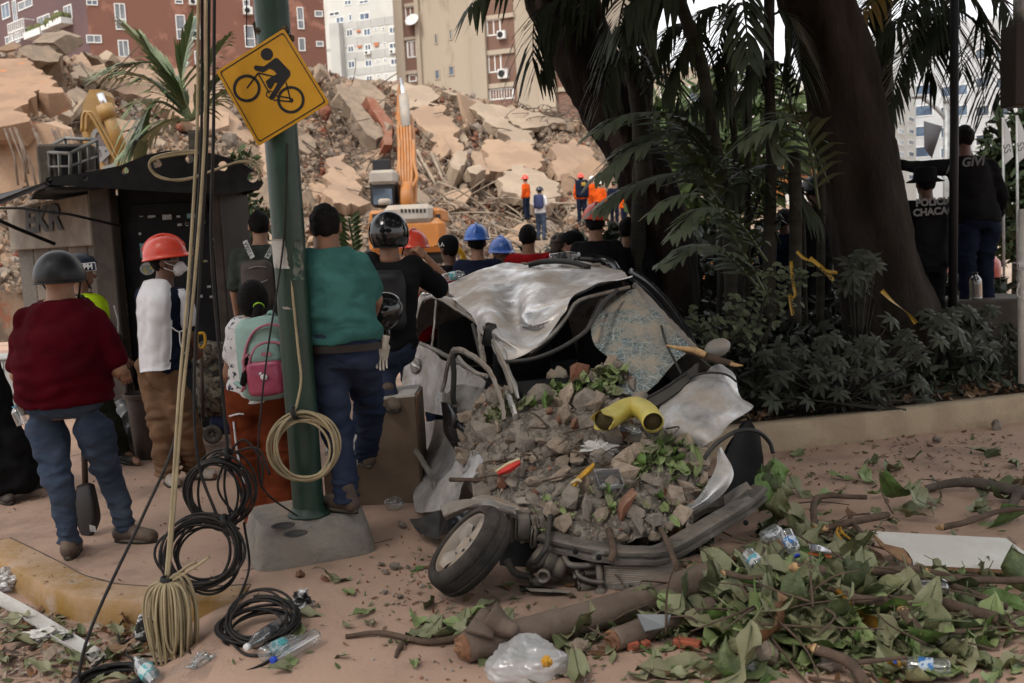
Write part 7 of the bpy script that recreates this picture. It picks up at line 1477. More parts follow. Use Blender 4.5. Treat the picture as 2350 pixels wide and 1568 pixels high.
ctube('window_frame',[(192,345,7.85),(260,345,7.75),(330,365,7.6),(450,430,7.2),(560,520,6.75)],.017,m_silver);ctube('window_sill',[(140,648,7.75),(250,692,7.4),(360,748,7.0),(480,815,6.6)],.02,m_silverd)
ctube('window_pillar',[(282,385,7.65),(272,540,7.5),(255,690,7.4)],.018,m_silverd);ctube('window_pillar',[(520,540,6.85),(545,640,6.7),(580,780,6.5)],.017,m_rubber)
ctube('rear_pillar',[(215,325,7.95),(165,430,8.0),(125,540,8.0),(95,650,7.85)],.035,m_silver)
ctube('roof_rail',[(360,350,7.5),(480,430,7.1),(560,475,6.8)],.014,m_rubber)
ctube('door_pillar',[(572,500,6.7),(610,590,6.45),(660,680,6.2),(720,800,5.95),(770,920,5.8),(800,1010,5.7)],[.02]*31,m_silverd,sx=.55)
ctube('door_pillar',[(630,620,6.38),(680,740,6.1),(740,880,5.85),(770,990,5.72)],.022,m_silverd)
b=MB();b.bbox(tuple(c(620,605,6.30)),(.075,.05,.15),.012,roty(.25));b.build('belt_mount',m_rubber,CAR);b=MB();[b.tube([c(585+12*k,575,6.28),c(583+12*k,548,6.28)],.006,5)for k in range(4)];b.build('bolt_row',m_steel,CAR)
ctube('bent_door_frame',[(320,970,6.35),(345,860,6.3),(375,740,6.2),(405,702,6.1),(460,712,6.0),(560,775,5.9),(630,850,5.8),(675,960,5.7),(705,1060,5.6),(715,1150,5.55)],.022,m_silverd,sx=.6)
ctube('bent_door_frame',[(385,730,6.2),(395,860,6.2),(390,1000,6.2),(400,1050,6.2)],.018,m_rubber);ctube('door_strut',[(420,745,6.05),(470,800,6.0),(540,850,5.95),(610,870,5.85)],.016,m_silverd)
ctube('door_strut',[(330,975,6.3),(335,1040,6.25),(345,1090,6.25)],.022,m_silverd);ctube('pillar_foot',[(735,985,5.75),(765,1060,5.65),(790,1130,5.6)],.03,m_silver,sx=.6)
csheet('speaker_grille',[[(325,1035,6.2),(360,1045,6.1),(400,1075,6.05)],[(330,1140,6.15),(390,1130,6.0),(470,1170,5.95)],[(335,1230,6.1),(400,1230,5.98),(492,1235,5.9)],[(395,1340,6.0),(415,1350,5.95),(430,1360,5.92)]],m_gloss,6,6,.008,41,6,.02)
b=MB()
for k in range(7):b.tube([c(362+13*k,1190+6*k,5.93),c(385+13*k,1285+6*k,5.90)],.004,4)
for k in range(6):b.tube([c(362+4*k,1205+17*k,5.93),c(462-4*k,1225+14*k,5.88)],.004,4)
b.build('grille_bars',m_rubber,CAR)
q=MB();q.lathe([(.062,0),(.066,.008),(.05,.012),(.0,.004)],20,tuple(c(150,802,7.50)),(-.75,-.6,.1));q.build('handle_recess',m_silverd,CAR);q=MB();q.tube([c(128,790,7.44),c(172,822,7.40)],.014,8);q.build('door_handle',m_silver,CAR)
ctube('right_pillar',[(1545,292,6.68),(1640,390,6.5),(1760,520,6.35),(1860,620,6.2),(1945,715,6.1)],.032,m_silverd);ctube('door_seal',[(1525,205,7.2),(1650,292,7.0),(1790,450,6.75),(1890,610,6.5),(1925,690,6.4)],.034,m_gloss,sx=.6);ctube('door_seal',[(1520,235,7.25),(1640,330,7.0),(1780,490,6.75),(1880,640,6.5)],.018,m_gloss)
ctube('header_rail',[(860,745,6.15),(930,690,6.15),(1030,600,6.2),(1120,480,6.35),(1195,392,6.45),(1330,350,6.55),(1500,312,6.65)],.020,m_rubber);ctube('header_lip',[(880,720,6.1),(1020,605,6.15),(1110,500,6.3),(1180,395,6.4),(1320,350,6.5),(1520,300,6.6)],.012,m_silverd)
ctube('hanging_seal',[(715,778,6.0),(800,775,5.95),(920,755,5.95),(1080,690,5.98),(1230,590,6.05),(1300,490,6.15),(1350,400,6.3),(1440,320,6.5)],.013,m_rubber);ctube('hanging_seal',[(1240,590,6.15),(1290,470,6.3),(1340,380,6.45)],.010,m_rubber)
csheet('windscreen',[[(1330,420,6.62),(1410,370,6.65),(1480,335,6.66),(1560,318,6.62)],[(1275,555,6.45),(1390,500,6.42),(1550,450,6.42),(1690,455,6.42)],[(1295,670,6.30),(1420,640,6.22),(1620,610,6.22),(1830,600,6.22)],[(1375,745,6.15),(1470,760,6.05),(1640,750,6.05),(1900,690,6.1)],[(1465,830,6.02),(1540,860,5.92),(1660,850,5.92),(1800,790,6.0)],[(1430,960,5.85),(1500,985,5.80),(1600,985,5.80),(1700,900,5.88)]],m_wind,9,9,.014,51,4,.006)
ctube('wiper',[(1720,550,6.28),(1750,660,6.1),(1800,760,5.95),(1850,860,5.85)],.008,m_rubber);ctube('wiper',[(1590,1030,5.72),(1720,960,5.75),(1880,850,5.8)],.009,m_rubber);csheet('scuttle',[[(1580,1040,5.72),(1720,960,5.75),(1900,820,5.85),(1960,780,5.95)],[(1640,1080,5.62),(1780,1000,5.65),(1900,900,5.75),(1960,850,5.85)]],m_rubber,6,5,.01,55,5,.01)
b=MB();b.ell(c(2078,690,6.1),(.085,.07,.055),18,12,eul(0,-.35,.2));v_=b.v[0];mr=b.build('mirror',M('grey_mirror_shell',(.26,.25,.24),(.22,.21,.20),scale=6,rough=.35,spec=.5,dust=.5),CAR);b=MB();b.tube([c(2010,760,6.1),c(2060,720,6.1)],.03,8);b.build('mirror_arm',m_rubber,mr);ctube('strap',[(1880,895,5.78),(1960,858,5.74),(2060,848,5.68),(2140,862,5.72),(2200,905,5.78)],.007,m_rubber)
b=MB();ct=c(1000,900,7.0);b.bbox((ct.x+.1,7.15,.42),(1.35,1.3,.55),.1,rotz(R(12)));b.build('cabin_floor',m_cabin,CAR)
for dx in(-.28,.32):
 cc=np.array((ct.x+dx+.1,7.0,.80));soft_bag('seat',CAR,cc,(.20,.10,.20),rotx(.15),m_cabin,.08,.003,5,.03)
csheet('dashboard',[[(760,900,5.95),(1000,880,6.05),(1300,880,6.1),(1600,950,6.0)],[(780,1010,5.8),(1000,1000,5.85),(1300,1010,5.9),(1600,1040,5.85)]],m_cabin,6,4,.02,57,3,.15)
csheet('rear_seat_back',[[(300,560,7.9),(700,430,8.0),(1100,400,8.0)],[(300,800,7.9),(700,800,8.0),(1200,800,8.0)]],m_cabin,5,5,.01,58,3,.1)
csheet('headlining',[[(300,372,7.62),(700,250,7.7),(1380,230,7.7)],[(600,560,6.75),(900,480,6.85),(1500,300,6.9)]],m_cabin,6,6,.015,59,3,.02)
def sweep(name,pts,prof,mat,fn=bq,sub=8,par=None,amp=.004,seed=3):
 P=crom([fn(*p)for p in pts],sub);T=np.gradient(P,axis=0);T/=np.linalg.norm(T,axis=1,keepdims=True);S=np.cross(T,(0,0,1));S/=np.linalg.norm(S,axis=1,keepdims=True);U=np.cross(S,T)
 if np.mean(S[:,1])>0:S=-S
 G=np.stack([P+S*a+np.array((0,0,1))*b_ for a,b_ in prof],1);G=G+amp*fbm(G*8,3,seed)[...,None];n=len(prof);m=len(P)
 return mesh(name,G,[tuple(q_)for q_ in grid_faces(m,n,True)]+[tuple(range(n)),tuple((m-1)*n+k for k in range(n-1,-1,-1))],mat,par or CAR,smooth=False)
bm_=sweep('bumper_beam',[(900,845,4.95),(1000,865,4.88),(1150,905,4.82),(1320,930,4.78),(1500,938,4.76),(1620,930,4.78),(1760,860,4.85),(1950,745,4.95),(2120,640,5.05),(2215,560,5.15)],[(-.05,-.036),(.02,-.038),(.034,-.03),(.034,-.012),(.018,-.007),(.018,.006),(.034,.012),(.034,.028),(.02,.037),(-.05,.04)],m_steel,amp=.008)
for x,y,d in((1100,908,4.77),(2120,735,5.0),(1240,945,4.73)):b=MB();b.lathe([(.014,0),(.014,.006),(0,.006)],12,tuple(bq(x,y,d)),(0,-1,.1));b.build('painted_bolt_hole',m_cabin,bm_)  # raised dark discs; black stands for the shade in bolt holes
sweep('beam_bracket',[(1760,730,5.08),(1860,660,5.12),(1960,640,5.14),(2080,600,5.2)],[(-.05,-.012),(.03,-.012),(.03,.02),(.01,.03),(-.05,.03)],m_steel,seed=6,amp=.012);csheet('beam_end',[[(1990,570,5.15),(2060,520,5.18),(2125,490,5.2)],[(2000,640,5.08),(2080,600,5.08),(2170,545,5.12)],[(2080,640,5.05),(2140,610,5.05),(2205,570,5.1)]],m_silverd,6,6,.014,61,8,.006,fn=bq)
sweep('radiator_support',[(500,600,5.2),(600,615,5.12),(740,655,5.05),(860,680,5.0),(960,715,4.97)],[(-.05,-.012),(.025,-.012),(.035,.0),(.02,.022),(-.05,.018)],m_alu,seed=9,amp=.012)
csheet('support_plate',[[(735,590,5.02),(800,575,5.0),(880,588,5.0),(960,640,4.98)],[(745,620,4.98),(810,612,4.95),(890,625,4.95),(955,690,4.93)]],m_alu,6,5,.012,63,7,.006,fn=bq);csheet('support_plate',[[(985,670,4.98),(1050,690,4.95),(1110,715,4.93)],[(975,720,4.93),(1040,740,4.9),(1095,745,4.9)]],m_alu,5,5,.01,64,7,.006,fn=bq)
for(x,y,d,s_,a_)in((712,760,4.98,(.05,.06,.16),.1),(780,760,4.96,(.08,.07,.13),.05),(855,745,4.95,(.06,.05,.10),-.1),(850,820,4.95,(.035,.04,.12),.1),(900,770,4.95,(.05,.05,.15),-.1),(745,700,5.0,(.10,.08,.05),.1)):b=MB();b.bbox(tuple(bq(x,y,d)),s_,.012,eul(.1,a_,.2));b.build('headlamp_bracket',m_eng,CAR)
b=MB();b.tube(crom([bq(700,730,4.94),bq(790,715,4.92),bq(880,725,4.92)],4),.007,6);b.build('pipe',m_steel,CAR);b=MB();b.tube(crom([bq(965,610,4.95),bq(950,690,4.88),bq(935,790,4.82),bq(925,880,4.78),bq(870,965,4.78),bq(835,975,4.8)],6),.013,8);b.build('hose',m_rubber,CAR)
for pts,r_ in((((840,1000,4.9),(880,950,4.85),(905,915,4.9)),.036),(((915,1040,4.86),(950,975,4.86),(985,930,4.9)),.034),(((985,1060,4.84),(1010,1000,4.84),(1035,945,4.9)),.032)):b=MB();b.tube([bq(*p)for p in pts],r_,14);b.build('pipe',m_eng,CAR)
b=MB();cc=bq(910,1050,4.8);b.lathe([(.034,0),(.034,.03),(.026,.032),(.022,.03),(.02,-.02),(0,-.02)],18,tuple(cc),(-.15,-1,.05));b.build('pipe_mouth',m_steel,CAR)
for pts,r_ in((((1030,940,4.85),(1060,985,4.8),(1130,995,4.8),(1230,985,4.82)),.016),(((690,960,5.0),(740,1040,4.95),(840,1060,4.9)),.018),(((1110,1000,4.82),(1115,1050,4.78),(1180,1085,4.76),(1270,1095,4.76)),.012),(((1100,1040,4.82),(1100,1075,4.8)),.014)):b=MB();b.tube(crom([bq(*p)for p in pts],5),r_,8);b.build('pipe',m_steel,CAR)
for(x,y,d,s_)in((1190,1030,4.84,(.09,.05,.035)),(1170,1120,4.8,(.10,.06,.05)),(1120,1090,4.82,(.03,.05,.10)),(860,1090,4.85,(.06,.05,.04))):b=MB();b.bbox(tuple(bq(x,y,d)),s_,.01,eul(.2,.15,.2));b.build('mounting',m_eng,CAR)
rd=thing('x',None,None)if False else None
csheet('radiator',[[(1262,992,4.83),(1420,988,4.80),(1580,985,4.80),(1720,960,4.85)],[(1265,1065,4.80),(1420,1062,4.77),(1580,1055,4.77),(1715,1010,4.82)],[(1270,1140,4.78),(1420,1132,4.75),(1580,1110,4.75),(1700,1055,4.8)]],m_steel,8,8,.004,66,5,.03,fn=bq)
for k in range(13):
 t_=(k+.5)/13;b=MB();P=[bq(x,(992+(1140-992)*t_)if x<1300 else(988+(1132-988)*t_)if x<1500 else(985+(1110-985)*t_)if x<1650 else(962+(1055-962)*t_),dd-.004)for x,dd in((1268,4.80),(1420,4.765),(1580,4.765),(1705,4.815))];b.tube(crom(P,5),.0042,4);b.build('radiator_fin',m_alu,CAR)
b=MB();b.tube([bq(1240,985,4.8),bq(1252,1150,4.76)],.017,10);b.ell(bq(1250,1155,4.75),(.032,.03,.022),10,7);b.build('radiator_tank',m_eng,CAR)
csheet('undertray',[[(760,1105,4.9),(1000,1125,4.85),(1300,1165,4.82),(1660,1120,4.9)],[(770,1130,4.8),(1000,1150,4.75),(1300,1185,4.72),(1660,1140,4.8)]],m_gloss,6,4,.006,68,5,.01,fn=bq)
csheet('torn_flap',[[(800,1120,4.78),(900,1130,4.75),(1080,1140,4.74)],[(830,1140,4.72),(930,1148,4.7),(1060,1150,4.7)]],m_silverd,5,4,.006,69,6,.003,fn=bq)
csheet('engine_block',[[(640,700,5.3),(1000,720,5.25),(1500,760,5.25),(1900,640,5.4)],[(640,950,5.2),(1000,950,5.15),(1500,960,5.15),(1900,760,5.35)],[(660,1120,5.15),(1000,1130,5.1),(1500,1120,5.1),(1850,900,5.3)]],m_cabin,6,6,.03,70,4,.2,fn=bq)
ctube('bent_pipe',[(145,1345,6.3),(200,1420,6.15),(250,1510,6.0),(280,1600,5.85),(275,1700,5.75)],.028,m_silverd);csheet('torn_wing',[[(290,650,5.4),(340,640,5.3),(430,600,5.25),(500,610,5.2)],[(285,740,5.35),(330,720,5.2),(400,680,5.15),(470,660,5.12)],[(280,830,5.3),(310,800,5.15),(370,760,5.1),(420,720,5.1)]],m_gloss,6,6,.015,72,5,.005,fn=bq);csheet('torn_wing',[[(105,715,5.7),(190,690,5.6),(290,670,5.5)],[(120,745,5.6),(200,735,5.5),(285,760,5.4)],[(160,800,5.55),(220,820,5.45),(280,840,5.35)]],m_rubber,6,6,.02,73,6,.006,fn=bq)
csheet('arch_liner_shade',[[(2060,200,5.5),(2150,130,5.6),(2210,220,5.7)],[(2000,330,5.35),(2120,330,5.6),(2230,380,5.6)],[(1960,480,5.25),(2100,470,5.5),(2220,520,5.5)],[(1930,600,5.2),(2060,590,5.4),(2190,620,5.4)]],m_cabin,6,6,.02,75,4,.02,fn=bq)  # inner wing sheet; its black holds the wheel well's shade
ctube('loose_cable',[(1840,460,5.15),(1880,340,5.15),(1960,250,5.2),(2080,185,5.25),(2190,190,5.3),(2260,250,5.35),(2285,320,5.35)],.012,m_rubber,fn=bq)
csheet('bonnet_edge',[[(300,655,5.02),(420,600,4.95),(560,585,4.88),(640,615,4.85),(740,640,4.85)],[(310,690,4.95),(440,640,4.86),(560,625,4.8),(650,650,4.78),(745,680,4.8)],[(330,715,4.98),(450,668,4.9),(570,655,4.84),(650,680,4.82),(740,715,4.84)]],m_silverd,6,6,.02,77,6,.006,fn=bq)
wn_=Vector((-.68,-.15,.715)).normalized();wc=at(1078,1263,4.55);wx,wy,_=frame(wn_)
W=MB();RT,RW=.285,.074
SC_=.81;prof=[(.205,RW*.75),(.215,RW*.98),(.240,RW),(.264,RW*.92),(.278,RW*.70),(.285,RW*.52),(.285,RW*.40),(.279,RW*.38),(.279,RW*.33),(.285,RW*.31),(.286,0.03),(.280,.028),(.280,.022),(.286,.02),(.286,-.02),(.280,-.022),(.280,-.028),(.286,-.03),(.285,-RW*.52),(.278,-RW*.72),(.262,-RW*.92),(.240,-RW),(.215,-RW*.98),(.205,-RW*.75)]
W.lathe([(a*SC_,h)for a,h in prof],56,tuple(wc),tuple(wn_),close=True);wo=auto(W.build('wheel',m_tyre,CAR),40)
b=MB();b.lathe([(.207,RW*.72),(.212,RW*.82),(.203,RW*.82),(.192,RW*.55),(.186,-RW*.7),(.207,-RW*.72)][:0]or[(a*SC_,h)for a,h in((.207,RW*.72),(.212,RW*.82),(.203,RW*.82),(.192,RW*.55),(.186,-RW*.7),(.207,-RW*.72))],44,tuple(wc),tuple(wn_),close=True);auto(b.build('rim',m_alu,wo),40)
for k in range(5):
 a=2*math.pi*k/5+.35;u=wx*math.cos(a)+wy*math.sin(a);s_=wn_.cross(u);ps=[]
 for rr,w_,h_ in((.03,.040,RW*.50),(.10,.032,RW*.56),(.155,.038,RW*.62),(.197,.060,RW*.68)):
  cc=wc+u*rr*SC_+wn_*h_;ps.append([cc-s_*w_-wn_*.022,cc-s_*w_*.75,cc+s_*w_*.75,cc+s_*w_-wn_*.022])
 G=np.array([[tuple(q)for q in r_]for r_ in ps]);sheet('spoke',G,m_alu,wo,th=.018)
b=MB();b.lathe([(.052,RW*.2),(.05,RW*.58),(.038,RW*.64),(.028,RW*.6),(0,RW*.58)],20,tuple(wc),tuple(wn_));b.build('hub',m_alu,wo);b=MB();b.lathe([(.155,-.02),(.155,-.01),(0,-.01)],28,tuple(wc),tuple(wn_));b.build('brake_disc',m_cabin,wo)
for k in range(5):a=2*math.pi*k/5+.97;b=MB();b.lathe([(.011,RW*.60),(.011,RW*.645),(0,RW*.645)],8,tuple(wc+(wx*math.cos(a)+wy*math.sin(a))*.044-wn_*.004),tuple(wn_));b.build('wheel_bolt',m_cabin,wo)
MR=[[(640,985,6.12),(850,955,6.15),(1080,880,6.15),(1300,825,6.12),(1470,860,5.98),(1720,1120,5.68)],[(560,1010,5.95),(800,1000,5.95),(1050,985,5.95),(1300,985,5.9),(1560,1060,5.75),(1800,1180,5.55)],[(470,1110,5.95),(700,1110,5.75),(950,1120,5.65),(1250,1120,5.6),(1560,1170,5.5),(1790,1290,5.4)],[(440,1230,5.85),(650,1250,5.6),(920,1250,5.5),(1250,1250,5.42),(1580,1290,5.35),(1900,1380,5.25)],[(470,1390,5.65),(680,1400,5.45),(950,1390,5.35),(1250,1390,5.28),(1600,1420,5.2),(1930,1480,5.15)],[(560,1530,5.4),(740,1530,5.28),(980,1530,5.18),(1280,1530,5.1),(1600,1560,5.05),(1900,1580,5.08)],[(600,1640,5.2),(780,1650,5.1),(1020,1700,5.0),(1320,1720,4.92),(1620,1730,4.9),(1860,1690,5.0)],[(760,1740,5.05),(900,1780,4.98),(1120,1830,4.9),(1380,1860,4.85),(1640,1850,4.85),(1850,1760,4.95)],[(820,1850,5.05),(960,1900,4.98),(1180,1930,4.92),(1400,1950,4.87),(1640,1930,4.87),(1840,1830,4.97)]]
MR=[[(r_[0][0]-10,r_[0][1]+70,r_[0][2]+.05),(r_[0][0]+45,r_[0][1]+15,r_[0][2])]+r_[1:]+[(r_[-1][0]+70,r_[-1][1]+60,r_[-1][2]+.05)]for r_ in MR]
MG=patch_pts([[c(*p)for p in r_]for r_ in MR],9,9);MGd=MG+np.array((0,0,1))*(.075*fbm(MG*5,4,81)+.02*fbm(MG*18,3,82))[...,None]
tag(sheet('rubble',MGd,m_fill,None,th=.12),'gravel and dust heaped over the car bonnet','rubble',kind='stuff')
k=random.Random(77)
def on_mound(u,v):
 i=min(MGd.shape[0]-1,int(u*(MGd.shape[0]-1)));j=min(MGd.shape[1]-1,int(v*(MGd.shape[1]-1)));return MGd[i,j]
def near_mound(P):
 d=np.linalg.norm(MGd-np.array(P),axis=-1);return MGd[np.unravel_index(np.argmin(d),d.shape)]
big=[(1390,1260,5.30,.105,'broad grey concrete lump just below the yellow pipe',0),(1560,1330,5.2,.12,'smooth brown slab of render under the yellow pipe mouth',1),(1470,1390,5.15,.07,'tan stone beside the brown slab of render',1),(1050,1320,5.32,.11,'long tan masonry piece in the middle of the bonnet',1),(960,1290,5.4,.10,'brick-shaped tan fragment upper centre of the bonnet',1),(880,1400,5.32,.075,'upright pinkish stone left of the white tissue',1),(1110,1140,5.55,.085,'tan block near the windscreen base',1),(1160,1200,5.5,.08,'fragment of red brick with mortar below the windscreen',2),(1080,1160,5.55,.05,'small red brick corner by the windscreen base',2),(1010,1110,5.6,.045,'tiny red brick bit in green leaves',2)]
bigB=[(1360,570,4.98,.14,'largest rough grey concrete boulder at the front of the bonnet',0),(1140,545,5.0,.10,'square tan brick chunk beside the grey boulder',1),(1400,440,5.1,.13,'wide tan flagstone piece behind the clear tray',1),(1265,705,4.86,.10,'flat pale tan stone at the front edge of the heap',1),(1560,570,5.05,.11,'grey-brown concrete piece right of the boulder',0),(1580,830,4.86,.05,'angular tan stone resting on the bumper beam',1),(1780,770,4.95,.065,'brown gritty lump near the bent beam bracket',0),(725,520,5.18,.10,'grey concrete piece above the wheel',0),(650,500,5.2,.055,'pointed red brick sliver above the wheel',2),(850,520,5.15,.08,'brown masonry fragment in the middle front',1),(850,555,5.08,.045,'red brick shard below the brown fragment',2),(1010,580,5.05,.08,'grey lump left of the square tan chunk',0),(1020,400,5.25,.08,'rough brown lump in the heap centre',1),(940,400,5.28,.055,'grey triangular stone behind the watermelon',0),(840,440,5.25,.045,'red brick piece near the watermelon rind',2),(1150,660,4.95,.06,'loose grey pebble cluster stone at front',0),(1900,410,5.15,.055,'grey stone on the silver wing strip',0)]
BIGPX=[(899.6+x/2.783,550.8+y/2.783)for x,y,*_ in big]+[(899.6+x/2.612,917.9+y/2.612)for x,y,*_ in bigB]
for i,(x,y,d,s_,lab,mi)in enumerate(big+bigB):
 p=np.array(c(x,y,d)if i<len(big)else bq(x,y,d));g_=near_mound(p);p=p*.5+g_*.5+np.array((0,-.01,s_*.25));s_*=.78;o=inst('stone' if mi!=2 else 'brick_piece',CH[(i*5+2)%18][mi],None,m4(p,srot(k),s_));tag(o,lab,'stone' if mi!=2 else 'brick piece','rubble pieces on the car bonnet')
n_=0
while n_<255:
 u,v=k.random(),k.random();p=on_mound(u,v);s_=.014+.105*k.random()**2.6;w_=k.random();mi=0 if w_<.5 else 1 if w_<.91 else 2
 o=inst('stone' if mi!=2 else 'brick_piece',CH[k.randrange(18)][mi],None,m4(p+np.array((0,-.005,s_*.4)),srot(k),s_));tag(o,'small grey or tan stone among the rubble on the car bonnet' if mi!=2 else 'small red brick fragment among the rubble on the car bonnet','stone' if mi!=2 else 'brick piece','small stones on the bonnet' if mi!=2 else 'small brick pieces on the bonnet');n_+=1
mbs=[MB(),MB(),MB()]
for _ in range(1500):
 u,v=k.random(),k.random();p=on_mound(u,v);v_,f_=CHV[k.randrange(18)];mbs[k.randrange(3)if k.random()<.4 else 0].add(v_@srot(k).T*(.005+.012*k.random())+p+np.array((0,0,.006)),f_)
for b,mm in zip(mbs,(m_conc,m_bconc2,m_brick)):tag(b.build('gravel',mm,smooth=False),'fine grit strewn over the bonnet rubble','gravel',kind='stuff')
yp=thing('yellow_pipe','yellow plastic pipe elbow with two open broken ends on the rubble','pipe',tuple(c(1480,1150,5.45)));P=crom([c(1345,1158,5.16),c(1405,1128,5.26),c(1480,1085,5.37),c(1560,1068,5.38),c(1630,1105,5.27),c(1668,1165,5.12)],6);ro=.058
b=MB();b.tube(P,ro,26,cap=False);b.tube(P,ro-.006,26,cap=False);nP=len(P)
v0,v1=b.v[0],b.v[1];b.v[0][:26]+=np.array([[.0,0,0]])+(P[0]-P[1])/np.linalg.norm(P[0]-P[1])*(.03*np.sin(np.arange(26)*.9)+.02*np.sin(np.arange(26)*.24))[:,None];b.v[1][:26]=b.v[0][:26]+(P[0]-b.v[0][:26])*.1
for e in(0,(nP-1)*26):b.f+=[[e+i,e+(i+1)%26,nP*26+e+(i+1)%26,nP*26+e+i]for i in range(26)];b.mi+=[0]*26
b.build('pipe',M('weathered_yellow_pvc',(.60,.50,.10),(.50,.41,.10),scale=4,rough=.4,spec=.5,dust=.45,dustc=(.30,.25,.15)),yp)
b=MB();b.tube([P[0]+(P[1]-P[0])*.6,P[2]],ro-.0075,20);b.build('dark_inside',M('pipe_bore_shade',(.06,.045,.02),rough=1),yp);b=MB();b.tube([P[-1]+(P[-2]-P[-1])*.8,P[-3]],ro-.0075,20);b.build('dark_inside',M('pipe_bore_shade',(.06,.045,.02)),yp)  # dark plugs in the bore; their colour stands for the shade inside
def crumpled(name,label,cat,p,s,mat,seed,flat=(1,1,.6),amp=.5,n=26):
 V=[];q_=np.random.RandomState(seed)
 for i in range(n+1):
  for j in range(n):t=math.pi*i/n;a=2*math.pi*j/n;V.append((math.sin(t)*math.cos(a),math.sin(t)*math.sin(a),math.cos(t)))
 V=np.array(V);V=V*(1+amp*(np.abs(fbm(V*2.2+seed,3,seed))*1.6-.5))[:,None]*np.array(flat)*s;return tag(mesh(name,V+np.array(p),grid_faces(n+1,n,True),mat),label,cat)
m_tissue=M('white_tissue',(.62,.60,.57),(.5,.48,.45),scale=12,rough=.95)
p=near_mound(c(1310,1345,5.25));crumpled('tissue','crumpled white tissue in the middle of the bonnet rubble','tissue',p+np.array((0,-.02,.045)),.085,m_tissue,3,(1.2,.9,.5),.8)
wm=thing('watermelon_rind','red watermelon slice on the rubble above the wheel','watermelon',tuple(bq(700,410,5.2)));G=patch_pts([[bq(625,432,5.17),bq(690,390,5.15),bq(765,358,5.17)],[bq(635,445,5.13),bq(700,415,5.10),bq(768,375,5.13)],[bq(650,452,5.15),bq(710,435,5.13),bq(765,392,5.15)]],6,5);sheet('flesh',G,M('melon_red',(.62,.045,.03),(.52,.035,.03),scale=14,rough=.4),wm,th=.02);b=MB();b.tube(crom([bq(625,430,5.17),bq(690,386,5.15),bq(765,354,5.17)],6),.009,6);b.build('rind',M('melon_rind',(.55,.48,.30),rough=.6),wm)
by=M('banana_yellow',(.52,.27,.02),(.30,.16,.03),scale=12,rough=.55)
bp_=thing('banana_peel','yellow banana peel lying beside the clear tray','banana peel',tuple(bq(1130,470,5.0)));G=patch_pts([[bq(1050,560,4.95),bq(1075,500,4.97),bq(1140,430,5.0),bq(1205,375,5.04)],[bq(1062,565,4.92),bq(1100,500,4.93),bq(1165,440,4.96),bq(1215,385,5.0)],[bq(1075,575,4.94),bq(1125,490,4.96),bq(1185,440,4.99),bq(1218,400,5.02)]],6,5);sheet('skin',G,by,bp_,th=.006);ctube('skin',[(1075,500,4.94),(1110,480,4.93),(1135,490,4.93)],.008,M('banana_inside',(.52,.42,.25),rough=.7),par=bp_,fn=bq)
m_clear=clear_mat('clear_plastic');ty=thing('clear_tray','clear plastic food tray beside the yellow peel','tray',tuple(bq(1290,490,4.98)))
b=MB();rot=eul(.75,.1,.35);cc=np.array(bq(1288,488,4.95));[b.bbox(cc+np.array(o_)@rot.T,s_,.004,rot)for o_,s_ in(((0,0,0),(.13,.10,.004)),((0,.05,.018),(.14,.004,.04)),((0,-.05,.018),(.14,.004,.04)),((.068,0,.018),(.004,.10,.04)),((-.068,0,.018),(.004,.10,.04)))];b.build('tray',clear_mat('clear_tray_plastic',(.85,.85,.88),.4,.12,.12),ty)
def bottle(label,p0,p1,r_,capc,labc,grp=None,dent=.0,seed=0,mat=None,txt=None):
 p0,p1=Vector(p0),Vector(p1);ax=(p1-p0);L=ax.length;ax.normalize();t=thing('plastic_bottle',label,'bottle',tuple(p0),grp)
 prof=[(.0,.004),(r_*.7,0),(r_*.97,.01*L),(r_,.06*L)]+[(r_*(1-.05*(i%2)),L*(.08+.035*i))for i in range(16)]+[(r_,.66*L),(r_*.9,.75*L),(r_*.55,.86*L),(r_*.38,.90*L),(r_*.38,.955*L)]
 b=MB();b.lathe(prof,20,tuple(p0),tuple(ax));v=b.v[0]
 if dent:b.v[0]=v+dent*fbm(v*14,2,seed)[:,None]*np.array((1,1,.6))
 b.build('body',mat or clear_mat('bottle_plastic',(.93,.96,.98),.35,.07,.06),t)
 if capc:b=MB();b.lathe([(r_*.46,.94*L),(r_*.46,L),(r_*.40,L*1.005),(0,L*1.005)],16,tuple(p0),tuple(ax));b.build('cap',M('cap_'+capc,dict(blue=(.02,.06,.42),white=(.6,.6,.6),lightblue=(.10,.35,.55),black=(.02,.02,.02))[capc],rough=.45),t)
 if labc:b=MB();b.lathe([(r_*1.012,.30*L),(r_*1.02,.31*L),(r_*1.02,.55*L),(r_*1.012,.56*L)],20,tuple(p0),tuple(ax));b.build('label',M('label_'+labc,dict(blue=(.03,.13,.34),teal=(.08,.33,.36),black=(.03,.03,.035),white=(.5,.5,.5))[labc],dict(blue=(.40,.46,.52),teal=(.45,.5,.5),black=(.10,.10,.10),white=(.1,.3,.35))[labc],scale=35,rough=.5,thr=(.5,.55)),t)
 return t
bottle('clear water bottle with a teal label lying at the left of the car roof',c(322,245,7.85),c(468,212,7.9),.034,None,'teal',dent=.006,seed=3);bottle('clear bottle with a dark label lying on top of the car roof',c(1005,118,7.9),c(1200,92,7.9),.036,'white','black',dent=.006,seed=5);bottle('crumpled bluish bottle under the yellow pipe',c(1480,1190,5.35),c(1590,1235,5.25),.032,None,None,dent=.014,seed=6,mat=clear_mat('bluish_plastic',(.62,.74,.8),.4,.1,.1))
